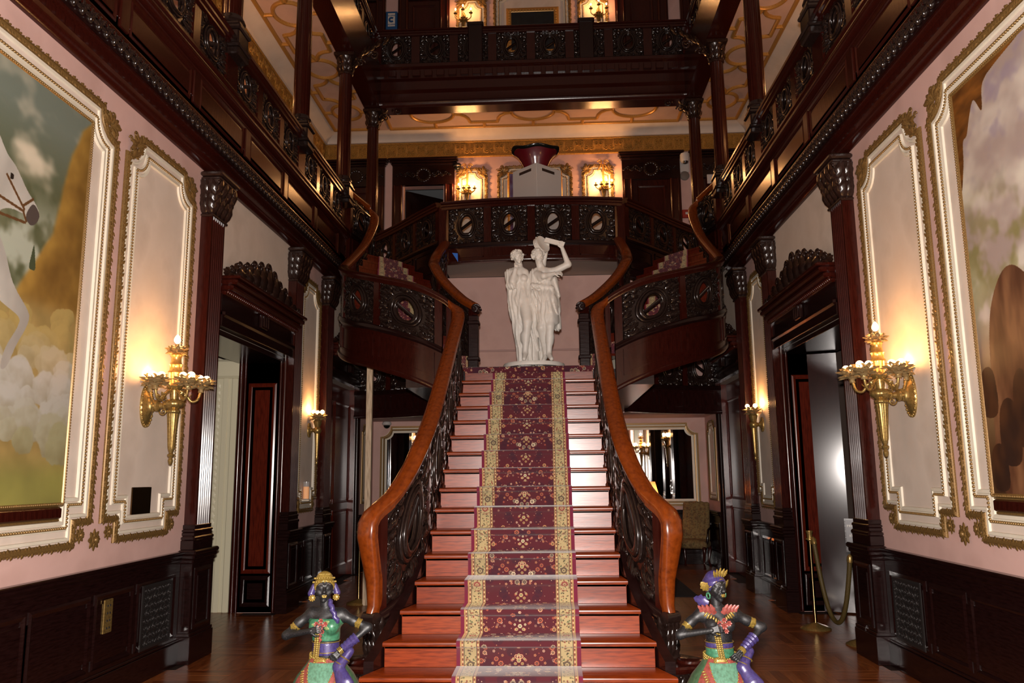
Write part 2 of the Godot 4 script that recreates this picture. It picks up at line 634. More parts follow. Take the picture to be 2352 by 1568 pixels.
# ---------------------------------------------------------------- pilaster
func make_pilaster(f: Face, a: float, label: String) -> void:
	var t := thing("pilaster", label, "pilaster", "fluted mahogany pilasters along the hall walls")
	var g := G.new()
	f.box(g, a - 0.25, a + 0.25, 0.0, 0.24, 0, 0.155)
	g.sweep(P2([0, 0, 0.155, 0, 0.15, 0.03, 0.14, 0.05, 0, 0.05]), PackedVector3Array([f.at(a - 0.0001, 0.24, 0), f.at(a, 0.24, 0)]), Vector3.UP)
	f.box(g, a - 0.235, a + 0.235, 0.24, 0.9, 0, 0.135)
	f.box(g, a - 0.245, a + 0.245, 0.24, 0.27, 0, 0.148)
	for k in 3: f.box(g, a - 0.25 - 0.012 * k, a + 0.25 + 0.012 * k, 0.88 + 0.04 * k, 0.925 + 0.04 * k, 0, 0.145 + 0.014 * k, 0.012)
	put(t, "pedestal", g.done(), M.mahogany_dark)
	g = G.new()
	raised_panel(g, f, a - 0.16, a + 0.16, 0.32, 0.82, 0.135)
	put(t, "pedestal_panel", g.done(), M.mahogany_dark)
	g = G.new()
	var bp := [[0.215, 0.125, 1.005, 1.09, 0.004], [0.225, 0.135, 1.085, 1.13, 0.02], [0.2, 0.122, 1.13, 1.16, 0.004], [0.208, 0.128, 1.16, 1.19, 0.014], [0.185, 0.118, 1.19, 1.23, 0.004]]
	for q in bp: f.box(g, a - q[0], a + q[0], q[2], q[3], 0, q[1], q[4])
	put(t, "base", g.done(), M.mahogany_dark)
	# fluted shaft
	var prof := PackedVector2Array([Vector2(-0.16, 0), Vector2(-0.16, 0.112)])
	for i in 6:
		var c := -0.117 + 0.0468 * i
		for k in 5:
			var an := PI * k / 4
			prof.append(Vector2(c - 0.018 * cos(an), 0.112 - 0.016 * sin(an)))
	prof.append_array(P2([0.16, 0.112, 0.16, 0]))
	var rings := []
	for y in [1.23, 4.24]:
		var r := PackedVector3Array()
		for p in prof: r.append(f.at(a + p.x, y, p.y))
		rings.append(r)
	g = G.new()
	g.loft(rings, true)
	put(t, "shaft", g.done(), M.mahogany)
	# carved capital
	g = G.new()
	f.box(g, a - 0.185, a + 0.185, 4.235, 4.265, 0, 0.135, 0.01)
	var r2 := []
	for q in [[4.26, 0.15, 0.11], [4.4, 0.16, 0.12], [4.52, 0.19, 0.16], [4.6, 0.225, 0.2]]:
		r2.append(PackedVector3Array([f.at(a - q[1], q[0], 0), f.at(a - q[1], q[0], q[2]), f.at(a + q[1], q[0], q[2]), f.at(a + q[1], q[0], 0)]))
	g.loft(r2, true)
	f.box(g, a - 0.215, a + 0.215, 4.6, 4.64, 0, 0.2, 0.012)
	f.box(g, a - 0.24, a + 0.24, 4.64, 4.69, 0, 0.225, 0.015)
	put(t, "capital", g.done(), M.carved)
	g = G.new()
	for row in 3:
		var nn: int = [4, 3, 4][row]
		var yy: float = [4.25, 4.33, 4.42][row]
		var out: float = [0.112, 0.122, 0.145][row]
		var hw: float = [0.15, 0.15, 0.17][row]
		for i in nn:
			var x := lerpf(-hw, hw, float(i) / (nn - 1))
			g.add(leaf, Transform3D(Basis(f.u * 0.13, (Vector3.UP + f.n * 0.22) * 0.19, f.n * 0.14), f.at(a + x, yy, out)))
		for sd in [-1, 1]:
			for i in 2:
				g.add(leaf, Transform3D(Basis(-f.n * 0.13, (Vector3.UP + f.u * sd * 0.22) * 0.19, f.u * sd * 0.14), f.at(a + sd * (hw + 0.002), yy, out * (0.3 + 0.5 * i))))
	for sd in [-1, 1]:
		g.add(curl, Transform3D(Basis(f.u * sd, Vector3.UP, f.n) * Basis.from_scale(Vector3.ONE * 0.058), f.at(a + sd * 0.17, 4.56, 0.185)))
		g.add(curl, Transform3D(Basis(-f.n, Vector3.UP, f.u * sd) * Basis.from_scale(Vector3.ONE * 0.055), f.at(a + sd * 0.2, 4.56, 0.13)))
		g.add(curl, Transform3D(Basis(f.u * sd, Vector3.UP, f.n) * Basis.from_scale(Vector3.ONE * 0.04), f.at(a + sd * 0.06, 4.55, 0.18)))
	put(t, "capital_leaves", g.done(), M.carved, Transform3D.IDENTITY, "carved acanthus leaves and volutes")

# recessed panel with a moulded border, sunk look built as a raised frame round a field
func raised_panel(g: G, f: Face, a0: float, a1: float, b0: float, b1: float, d: float, w := 0.022) -> void:
	var p := PackedVector2Array([Vector2(a0, b0), Vector2(a0, b1), Vector2(a1, b1), Vector2(a1, b0)])
	g.sweep(P2([-w, 0, -w, 0.006, -w * 0.3, 0.016, w * 0.3, 0.01, w, 0.004, w, 0]), f.line(p, d), f.n, true)
	f.box(g, a0 + w * 2.4, a1 - w * 2.4, b0 + w * 2.4, b1 - w * 2.4, d - 0.004, d + 0.006, 0.008)

func wainscot(f: Face, a0: float, a1: float, panels: Array, called: String, label: String) -> Node3D:
	var t := thing(called, label, "wainscot", "", Vector3.ZERO, "structure")
	var g := G.new()
	f.box(g, a0, a1, 0.0, 0.96, 0, 0.025)
	put(t, "backing", g.done(), M.mahogany_dark)
	g = G.new()
	f.box(g, a0, a1, 0.0, 0.2, 0, 0.05)
	f.box(g, a0, a1, 0.2, 0.225, 0, 0.04, 0.012)
	put(t, "baseboard", g.done(), M.mahogany_dark)
	g = G.new()
	f.box(g, a0, a1, 0.9, 0.93, 0, 0.04, 0.012)
	f.box(g, a0, a1, 0.93, 0.975, 0, 0.055, 0.014)
	f.box(g, a0, a1, 0.97, 0.995, 0, 0.07, 0.01)
	put(t, "dado_rail", g.done(), M.mahogany_dark)
	for p in panels:
		g = G.new()
		raised_panel(g, f, p[0], p[1], 0.28, 0.78, 0.025)
		put(t, "panel", g.done(), M.mahogany_dark)
	return t

# ---------------------------------------------------------------- carved door head with its cresting
func overdoor(parent: Node3D, f: Face, a0: float, a1: float, y := 3.2, crest := true) -> void:
	var s := 1.0 if a1 > a0 else -1.0
	var g := G.new()
	f.box(g, a0, a1, y, y + 0.15, 0, 0.10)
	f.box(g, a0, a1, y + 0.1, y + 0.17, 0, 0.125, 0.02)
	f.box(g, a0, a1, y + 0.16, y + 0.34, 0, 0.09)
	put(parent, "architrave", g.done(), M.mahogany_dark)
	g = G.new()
	f.box(g, a0, a1, y + 0.33, y + 0.38, 0, 0.13, 0.015)
	f.box(g, a0, a1, y + 0.38, y + 0.44, 0, 0.2, 0.02)
	f.box(g, a0, a1, y + 0.44, y + 0.5, 0, 0.24, 0.025)
	f.box(g, a0, a1, y + 0.5, y + 0.535, 0, 0.27, 0.01)
	put(parent, "cornice", g.done(), M.mahogany)
	var n := roundi(absf(a1 - a0) / 0.05)
	var xs := []
	for i in n: xs.append(Transform3D(Basis(f.u, Vector3.UP, f.n) * Basis.from_scale(Vector3(0.02, 0.028, 0.02)), f.at(lerpf(a0, a1, (i + 0.5) / n), y + 0.36, 0.14)))
	many(parent, "bead_row", ball, M.mahogany, xs)
	g = G.new()
	var mid := (a0 + a1) / 2
	f.box(g, mid - 0.11, mid + 0.11, y + 0.17, y + 0.33, 0.09, 0.13, 0.01)
	for k in 3: f.box(g, mid - 0.09 + 0.07 * k, mid - 0.05 + 0.07 * k, y + 0.18, y + 0.32, 0.12, 0.155, 0.014)
	put(parent, "keystone", g.done(), M.mahogany_dark)
	if not crest: return
	g = G.new()
	rng.seed = 5
	var half := absf(a1 - a0) / 2 - 0.12
	for i in 11:
		var q := (i - 5) / 5.0
		var hgt := 0.11 + 0.32 * pow(1 - absf(q), 0.7) * rng.randf_range(0.88, 1.06)
		for lay in 2:
			g.add(leaf, Transform3D(Basis(f.u * 0.3, Vector3(0, 1, 0) * (hgt - 0.07 * lay) + f.u * q * 0.08 * s, f.n * 0.2), f.at(mid + q * half * s, y + 0.52, 0.09 + 0.05 * lay)))
		g.add(curl, Transform3D(Basis(f.u * (1 if q * s > 0 else -1), Vector3.UP, f.n) * Basis.from_scale(Vector3.ONE * (0.06 + 0.03 * (1 - absf(q)))), f.at(mid + q * half * s, y + 0.52 + hgt * 0.84, 0.13)))
		g.add(curl, Transform3D(Basis(f.u * (-1 if q * s > 0 else 1), Vector3.UP, f.n) * Basis.from_scale(Vector3.ONE * 0.06), f.at(mid + (q + 0.06) * half * s, y + 0.6, 0.16)))
	f.box(g, mid - half, mid + half, y + 0.52, y + 0.6, 0.06, 0.14, 0.02)
	put(parent, "cresting", g.done(), M.carved, Transform3D.IDENTITY, "carved leaf and scroll cresting")

func reveal(parent: Node3D, f: Face, lo: float, hi: float, top: float) -> void:
	# panelled jamb, built on a face turned towards the hall's near end
	var g := G.new()
	f.box(g, lo, hi, 0, top, -0.05, 0.0, 0.004)
	put(parent, "jamb", g.done(), M.mahogany_red)
	g = G.new()
	for q in [lo, hi]:
		var pr := arc(Vector2(0, 0), 0.035, 0, PI, 6)
		g.sweep(pr, PackedVector3Array([f.at(q, 0, 0), f.at(q, top, 0)]), f.n)
		g.sweep(arc(Vector2(0, 0), 0.018, 0, PI, 6), PackedVector3Array([f.at(q + (0.055 if q == lo else -0.055), 0, 0), f.at(q + (0.055 if q == lo else -0.055), top, 0)]), f.n)
	put(parent, "casing_moulding", g.done(), M.mahogany)
	for p in [[0.5, 2.85], [0.1, 0.42]]:
		if absf(hi - lo) < 0.3: continue
		g = G.new()
		raised_panel(g, f, lo + 0.13 * signf(hi - lo), hi - 0.13 * signf(hi - lo), p[0], minf(p[1], top - 0.2) if p[0] > 0.4 else p[1], 0.0, 0.026)
		put(parent, "panel", g.done(), M.mahogany_red if p[0] > 0.4 else M.mahogany_dark)

# ---------------------------------------------------------------- the hall
func build_floor() -> void:
	var t := thing("floor", "glossy brown parquet floor of basket-weave blocks", "floor", "", Vector3.ZERO, "structure")
	put(t, "subfloor", box_mesh(Vector3(-6, -0.2, -16), Vector3(6, -0.012, 3)), M.floor_joint)
	var sq := 0.56
	var n := 6
	var w := sq / n
	var pl := []
	for v in 2:
		var g := G.new()
		var hx := (sq if v == 0 else w) / 2 - 0.0004
		var hz := (w if v == 0 else sq) / 2 - 0.0004
		var b := 0.0007
		var lo := PackedVector3Array([Vector3(-hx, -0.012, -hz), Vector3(hx, -0.012, -hz), Vector3(hx, -0.012, hz), Vector3(-hx, -0.012, hz)])
		var hi := PackedVector3Array([Vector3(-hx + b, 0, -hz + b), Vector3(hx - b, 0, -hz + b), Vector3(hx - b, 0, hz - b), Vector3(-hx + b, 0, hz - b)])
		for k in 4: g.quad(lo[k], lo[(k + 1) % 4], hi[(k + 1) % 4], hi[k])
		g.quad(hi[0], hi[1], hi[2], hi[3])
		pl.append(g.done())
	rng.seed = 77
	var spots := []
	for ix in range(-7, 8):
		for iz in 18:
			var c := Vector3(ix * sq, 0, -6.45 - iz * sq)
			for k in n:
				var off := (k - (n - 1) / 2.0) * w
				var v := (ix + iz) & 1
				var p := c + (Vector3(0, 0, off) if v == 0 else Vector3(off, 0, 0))
				if absf(p.x) > 4.1: continue
				if absf(p.x) > 3.2 and (p.z > -7.9 or p.z < -10.35): continue
				spots.append([p, v, rng.randi() % 4])
	spots.sort_custom(func(a, b): return vis(a[0]) < vis(b[0]))
	var rest := [[[], [], [], []], [[], [], [], []]]
	for i in spots.size():
		var q = spots[i]
		var tilt := Basis(Vector3(rng.randf() - 0.5, 0, rng.randf() - 0.5).normalized(), rng.randf_range(-0.0012, 0.0012))
		var xf := Transform3D(tilt, q[0] + Vector3(0, -rng.randf() * 0.0006, 0))
		if i < 300: put(t, "plank", pl[q[1]], M["plank%d%d" % [q[1], q[2]]], xf)
		else: rest[q[1]][q[2]].append(xf)
	for v in 2:
		for c in 4: many(t, "far_planks", pl[v], M["plank%d%d" % [v, c]], rest[v][c])

func vis(p: Vector3) -> float:
	var d := -p.z
	if absf(p.x) < 1.25 or p.z > -6.8 or absf(p.x) > 3.15: d += 50.0
	return d

func build_walls() -> void:
	for s in [-1, 1]:
		var side: String = "left" if s < 0 else "right"
		var f := Face.new(Vector3(s * W, 0, 0), Vector3(0, 0, 1), Vector3(-s, 0, 0))
		var g := G.new()
		f.box(g, 3.0, -7.95, 0, 5.2, -0.6, 0, 0.0)
		f.box(g, -10.28, -12.2, 0, 5.2, -0.6, 0, 0.0)
		f.box(g, -14.3, -16.0, 0, 5.2, -0.6, 0, 0.0)
		structure("wall_" + side, g.done(), M.plaster, "pale pink plaster wall of the hall, on its %s side" % side, "wall")
		g = G.new()
		f.box(g, -7.95, -10.28, 3.2, 5.2, -0.6, 0, 0.0)
		f.box(g, -12.2, -14.3, 3.2, 5.2, -0.6, 0, 0.0)
		put(get_node("wall_" + side), "overdoor_field", g.done(), M.cream)
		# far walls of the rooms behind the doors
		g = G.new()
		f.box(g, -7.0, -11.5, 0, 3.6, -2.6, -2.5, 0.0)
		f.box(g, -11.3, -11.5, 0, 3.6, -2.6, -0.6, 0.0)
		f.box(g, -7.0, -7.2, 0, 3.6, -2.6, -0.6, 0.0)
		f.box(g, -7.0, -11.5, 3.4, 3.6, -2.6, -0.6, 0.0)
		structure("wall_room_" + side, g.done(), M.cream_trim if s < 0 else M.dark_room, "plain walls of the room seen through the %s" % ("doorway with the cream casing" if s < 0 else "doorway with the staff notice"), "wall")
		# wainscot
		var wz := [[3.0, -7.48, [[-1.2, -2.2], [-2.3, -3.3], [-3.4, -4.35], [-4.45, -5.25], [-5.33, -6.0], [-6.1, -6.62], [-6.72, -7.36]]], [-10.66, -11.76, [[-10.8, -11.15], [-11.25, -11.62]]], [-14.5, -16.0, [[-14.6, -15.4]]]]
		for k in 3:
			var q = wz[k]
			var pan: Array = q[2]
			wainscot(f, q[0], q[1], pan, "trim", ["dark panelled wainscot below the large painting of the %s" % ("horse" if s < 0 else "misty cliffs"), "short dark panelled wainscot below the two-light sconce on the %s wall" % side, "dark panelled wainscot at the far end of the %s wall" % side][k])
		# pilasters
		var names := ["between the large sconce and the doorway", "between the doorway and the two-light sconce", "beyond the two-light sconce"]
		var pz := [-7.72, -10.43, -12.0]
		for k in 3:
			make_pilaster(f, pz[k], "fluted mahogany pilaster with carved capital %s, %s wall" % [names[k], side])
		# large and narrow gilt panels
		var what := "the horse painting" if s < 0 else "the painting of misty cliffs"
		wall_panel(f, "wall_panel", "very large cream panel in gilt leaf moulding around %s" % what, -2.35, -5.94, 1.19, 4.52)
		wall_panel(f, "wall_panel", "tall narrow cream panel in gilt moulding behind the large sconce beside %s" % what, -6.12, -7.36, 1.19, 4.52)
		wall_panel(f, "wall_panel", "slender cream panel in gilt moulding behind the two-light sconce, %s wall" % side, -10.8, -11.72, 1.21, 4.45, {inset = 0.1, ss = 0.14, size = 0.09})
		wall_panel(f, "wall_panel", "slender gilt-edged panel at the far end of the %s wall beside the mirror" % side, -14.62, -15.3, 1.2, 2.6, {inset = 0.08, ss = 0.0, cv = 0.14, w = 0.018, size = 0.07})
		var ro := put(self, "rosette", rosette(f, -6.03, 1.21, 0.085), M.gilt_old)
		meta(ro, "gilt rosette on pink plaster between two gilt panels, %s wall" % side, "rosette", "gilt rosettes between the wall panels")
		# doorways
		var d := thing("door_1" if s < 0 else "door_2", "mahogany doorway with carved cresting, %s" % ("cream casing showing inside" if s < 0 else "staff notice standing in it"), "doorway", "", Vector3.ZERO, "structure")
		overdoor(d, f, -7.95, -10.28)
		var jf := Face.new(Vector3(0, 0, -10.28), Vector3(s, 0, 0), Vector3(0, 0, 1))
		reveal(d, jf, 3.2, 3.78, 3.2)
		g = G.new()
		f.box(g, -7.95, -10.28, 3.14, 3.2, -0.62, 0.0)
		put(d, "soffit", g.done(), M.mahogany_dark)
		g = G.new()
		f.box(g, -7.95, -8.0, 0, 3.2, -0.62, 0.0)
		put(d, "jamb", g.done(), M.mahogany_dark)
		if s < 0:
			var cf := Face.new(Vector3(0, 0, -10.32), Vector3(-1, 0, 0), Vector3(0, 0, 1))
			g = G.new()
			cf.box(g, 3.8, 4.5, 0, 2.95, -0.1, 0.02)
			cf.box(g, 3.82, 3.9, 0, 2.95, 0.02, 0.05, 0.015)
			cf.box(g, 3.95, 4.02, 0, 2.95, 0.02, 0.035, 0.01)
			cf.box(g, 3.75, 4.5, 2.95, 3.2, -0.1, 0.06, 0.03)
			put(d, "cream_casing", g.done(), M.cream_door, Transform3D.IDENTITY, "cream painted casing")
			g = G.new()
			for i in 26:
				g.add(leaf, Transform3D(Basis(cf.u * 0.085, Vector3.UP * 0.11, cf.n * 0.07), cf.at(4.09, 0.6 + 0.088 * i, 0.02)))
			put(d, "plaster_ornament", g.done(), M.cream_door, Transform3D.IDENTITY, "cream moulded leaf strip")
		else:
			var lf := Face.new(Vector3(3.5, 0, -10.22), Vector3(cos(0.36), 0, sin(0.36)), Vector3(-sin(0.36), 0, cos(0.36)))
			g = G.new()
			var rr := []
			for y in [0.02, 3.12]: rr.append(PackedVector3Array([lf.at(0, y, 0), lf.at(0.34, y, 0), lf.at(0.34, y, 0.05), lf.at(0, y, 0.05)]))
			g.loft(rr, true)
			put(d, "leaf", g.done(), M.mahogany_gloss)
		# second doorway, closed
		d = thing("door_3" if s < 0 else "door_4", "closed mahogany double door with carved cresting, %s wall beyond the curved stair" % side, "door", "", Vector3.ZERO, "structure")
		overdoor(d, f, -12.2, -14.3, 3.2)
		g = G.new()
		f.box(g, -12.2, -14.3, 0, 3.2, -0.25, -0.15)
		put(d, "leaf", g.done(), M.mahogany_red)
		g = G.new()
		f.box(g, -14.26, -14.32, 0, 3.2, -0.25, 0.02)
		f.box(g, -12.2, -12.26, 0, 3.2, -0.25, 0.02)
		put(d, "jamb", g.done(), M.mahogany_red)
		for q in [[-12.35, -13.2], [-13.3, -14.2]]:
			for yy in [[0.2, 1.1], [1.25, 2.9]]:
				g = G.new()
				raised_panel(g, f, q[0], q[1], yy[0], yy[1], -0.15)
				put(d, "panel", g.done(), M.mahogany_red)
		g = G.new()
		for q in [-12.22, -14.3]:
			g.sweep(arc(Vector2.ZERO, 0.05, 0, PI, 6), PackedVector3Array([f.at(q, 0, 0.0), f.at(q, 3.2, 0.0)]), f.n)
			g.sweep(arc(Vector2.ZERO, 0.03, 0, PI, 6), PackedVector3Array([f.at(q + 0.09, 0, -0.02), f.at(q + 0.09, 3.2, -0.02)]), f.n)
		put(d, "casing_moulding", g.done(), M.mahogany_dark)
	# behind the photographer
	structure("wall_near", box_mesh(Vector3(-3.8, 0, 3.0), Vector3(3.8, 13, 3.2), 0), M.plaster, "plain pink plaster wall at the near end of the hall", "wall")

func entablature(s: int) -> void:
	var side := "left" if s < 0 else "right"
	var t := thing("trim", "long dark mahogany entablature with a leaf-bead course below the first gallery, %s side" % side, "entablature", "", Vector3.ZERO, "structure")
	var f := Face.new(Vector3(s * W, 0, 0), Vector3(0, 0, 1), Vector3(-s, 0, 0))
	var z0 := 3.0
	var z1 := -12.55
	var path := PackedVector3Array([f.at(z0, 0, 0), f.at(z1, 0, 0)])
	var flip := func(p: PackedVector2Array) -> PackedVector2Array:
		var r := PackedVector2Array()
		for q in p: r.append(Vector2(q.x * -s, q.y))
		return r
	var g := G.new()
	var pr := PackedVector2Array([Vector2(0, 4.72)])
	pr.append_array(arc(Vector2(0.0, 4.79), 0.07, -PI / 2, 0, 4))
	pr.append_array(P2([0.1, 4.8, 0.1, 4.87, 0.155, 4.87, 0.155, 4.9, 0.0, 4.9]))
	g.sweep(flip.call(pr), path, Vector3.UP)
	put(t, "architrave", g.done(), M.mahogany)
	g = G.new()
	g.sweep(flip.call(P2([0, 4.89, 0.17, 4.89, 0.185, 4.93, 0.17, 4.985, 0.0, 4.985])), path, Vector3.UP)
	put(t, "bead_course_ground", g.done(), M.mahogany_dark)
	var row := PackedVector3Array([f.at(-2.6, 4.935, 0), f.at(z1, 4.935, 0)])
	many(t, "leaf_bead_course", ball, M.carved_gloss, along(row, 0.105, Vector3(0.03, 0.034, 0.05), f.n, false, 0, 0.2))
	var tips := []
	for x in along(row, 0.105, Vector3.ONE, f.n, false, 0, 0.21):
		for q in 4:
			var dv: Vector3 = (f.u * [-0.7, 0.7, -0.7, 0.7][q] + Vector3.UP * [0.75, 0.75, -0.75, -0.75][q] + f.n * 0.25).normalized()
			tips.append(Transform3D(basis_to(dv, f.n) * Basis.from_scale(Vector3(0.05, 0.07, 0.06)), x.origin))
	many(t, "leaf_bead_tips", leaf, M.carved_gloss, tips)
	g = G.new()
	pr = P2([0, 4.98, 0.19, 4.98])
	pr.append_array(arc(Vector2(0.17, 5.02), 0.04, -PI / 2, PI / 2, 6))
	pr.append_array(P2([0.16, 5.07, 0.15, 5.09, 0.15, 5.47, 0.165, 5.49, 0.0, 5.49]))
	g.sweep(flip.call(pr), path, Vector3.UP)
	put(t, "frieze", g.done(), M.mahogany)
	var z := -3.2
	while z > -12.2:
		g = G.new()
		raised_panel(g, f, z, z - 1.05, 5.15, 5.42, 0.15, 0.018)
		put(t, "frieze_panel", g.done(), M.mahogany)
		g = G.new()
		f.box(g, z - 1.1, z - 1.24, 5.12, 5.45, 0.145, 0.175, 0.01)
		put(t, "frieze_block", g.done(), M.mahogany)
		z -= 1.29
	g = G.new()
	pr = P2([0, 5.48])
	pr.append_array(arc(Vector2(0.17, 5.55), 0.06, -PI / 2, PI * 0.2, 6))
	pr.append_array(P2([0.235, 5.6, 0.235, 5.625, 0.16, 5.65, 0.0, 5.65]))
	g.sweep(flip.call(pr), path, Vector3.UP)
	put(t, "cornice", g.done(), M.mahogany)

func column(x: float, z: float, y0: float, y1: float, label: String) -> void:
	var t := thing("column", label, "column", "slender mahogany gallery columns")
	var g := G.new()
	for q in [[0.15, 6.02, 6.1], [0.165, 6.1, 6.14], [0.14, 6.14, 6.3], [0.16, 6.3, 6.35], [0.14, 6.35, 6.4]]:
		g.box(Vector3(x - q[0], q[1], z - q[0]), Vector3(x + q[0], q[2], z + q[0]), 0.015)
	g.lathe(P2([0.0, 6.4, 0.135, 6.4, 0.145, 6.43, 0.135, 6.46, 0.12, 6.48, 0.115, 6.5]), Vector3(x, 0, z), 20)
	put(t, "pedestal", g.done(), M.carved_gloss)
	g = G.new()
	g.lathe(P2([0.11, y0 + 0.25, 0.112, y0 + 0.8, 0.104, y1 - 0.3]), Vector3(x, 0, z), 64, Basis.IDENTITY, 16, 0.07)
	put(t, "shaft", g.done(), M.mahogany)
	g = G.new()
	g.lathe(P2([0.11, y1 - 0.36, 0.128, y1 - 0.34, 0.112, y1 - 0.31, 0.11, y1 - 0.22, 0.125, y1 - 0.1, 0.16, y1 - 0.05]), Vector3(x, 0, z), 16)
	g.box(Vector3(x - 0.17, y1 - 0.06, z - 0.17), Vector3(x + 0.17, y1, z + 0.17), 0.012)
	for i in 8:
		var a := TAU * i / 8
		var dv := Vector3(cos(a), 0, sin(a))
		for k in 2: g.add(leaf, Transform3D(Basis(dv.cross(Vector3.UP) * 0.09, Vector3.UP * 0.14 + dv * 0.03, dv * 0.1), Vector3(x, y1 - 0.32 + 0.12 * k, z) + dv * 0.108))
	put(t, "capital", g.done(), M.carved)

# gilt strapwork on the gallery ceiling
func strapwork(called: String, label: String, o: Vector3, u: Vector3, v: Vector3, lu: float, lv: float, n: int, mirror := false) -> void:
	var t := thing(called, label, "ceiling moulding", "gilt strapwork on the gallery ceilings")
	var prof := P2([-0.035, 0, -0.03, 0.03, -0.012, 0.045, 0.012, 0.045, 0.03, 0.03, 0.035, 0])
	var dn := Vector3.DOWN
	var pt := func(a: float, b: float) -> Vector3: return o + u * a + v * b
	var run := func(name_: String, pts: PackedVector2Array, loop: bool) -> void:
		var g := G.new()
		var path := PackedVector3Array()
		for p in pts: path.append(pt.call(p.x, p.y))
		g.sweep(prof, path, dn, loop)
		put(t, name_, g.done(), M.gilt)
	run.call("border", P2([0.06, 0.06, lu - 0.06, 0.06, lu - 0.06, lv - 0.06, 0.06, lv - 0.06]), true)
	var step := lu / n
	var h := lv / 2
	var r := lv * 0.3
	for i in n:
		var c := (i + 0.5) * step
		var ov := PackedVector2Array()
		for k in 32:
			var a := TAU * k / 32
			ov.append(Vector2(c + cos(a) * r * 1.05, h + sin(a) * r * 0.9))
		run.call("oval", ov, true)
		for sd in [-1, 1]:
			run.call("tie", P2([c, h + sd * r * 0.9, c, h + sd * (h - 0.07)]), false)
		if i < n - 1:
			var c2 := c + step
			var a0 := c + r * 1.05
			var a1 := c2 - r * 1.05
			var bw := lv * 0.3
			var q := (a1 - a0) * 0.26
			var fr := PackedVector2Array([Vector2(a0, h)])
			for k in 5:
				var an := PI / 2 * k / 4
				fr.append(Vector2(a0 + q * sin(an) * 0.9 + 0.02, h + (bw - (bw - 0.03) * cos(an)) if false else h + bw * (1 - cos(an)) * 0.9 + 0.02))
			fr.append(Vector2(a0 + q, h + bw))
			fr.append(Vector2(a1 - q, h + bw))
			for k in range(4, -1, -1):
				var an := PI / 2 * k / 4
				fr.append(Vector2(a1 - q * sin(an) * 0.9 - 0.02, h + bw * (1 - cos(an)) * 0.9 + 0.02))
			fr.append(Vector2(a1, h))
			run.call("strap", fr, false)
			var fm := PackedVector2Array()
			for p in fr: fm.append(Vector2(p.x, 2 * h - p.y))
			run.call("strap", fm, false)
			for sd in [-1, 1]:
				run.call("tie", P2([(a0 + a1) / 2, h + sd * bw, (a0 + a1) / 2, h + sd * (h - 0.07)]), false)

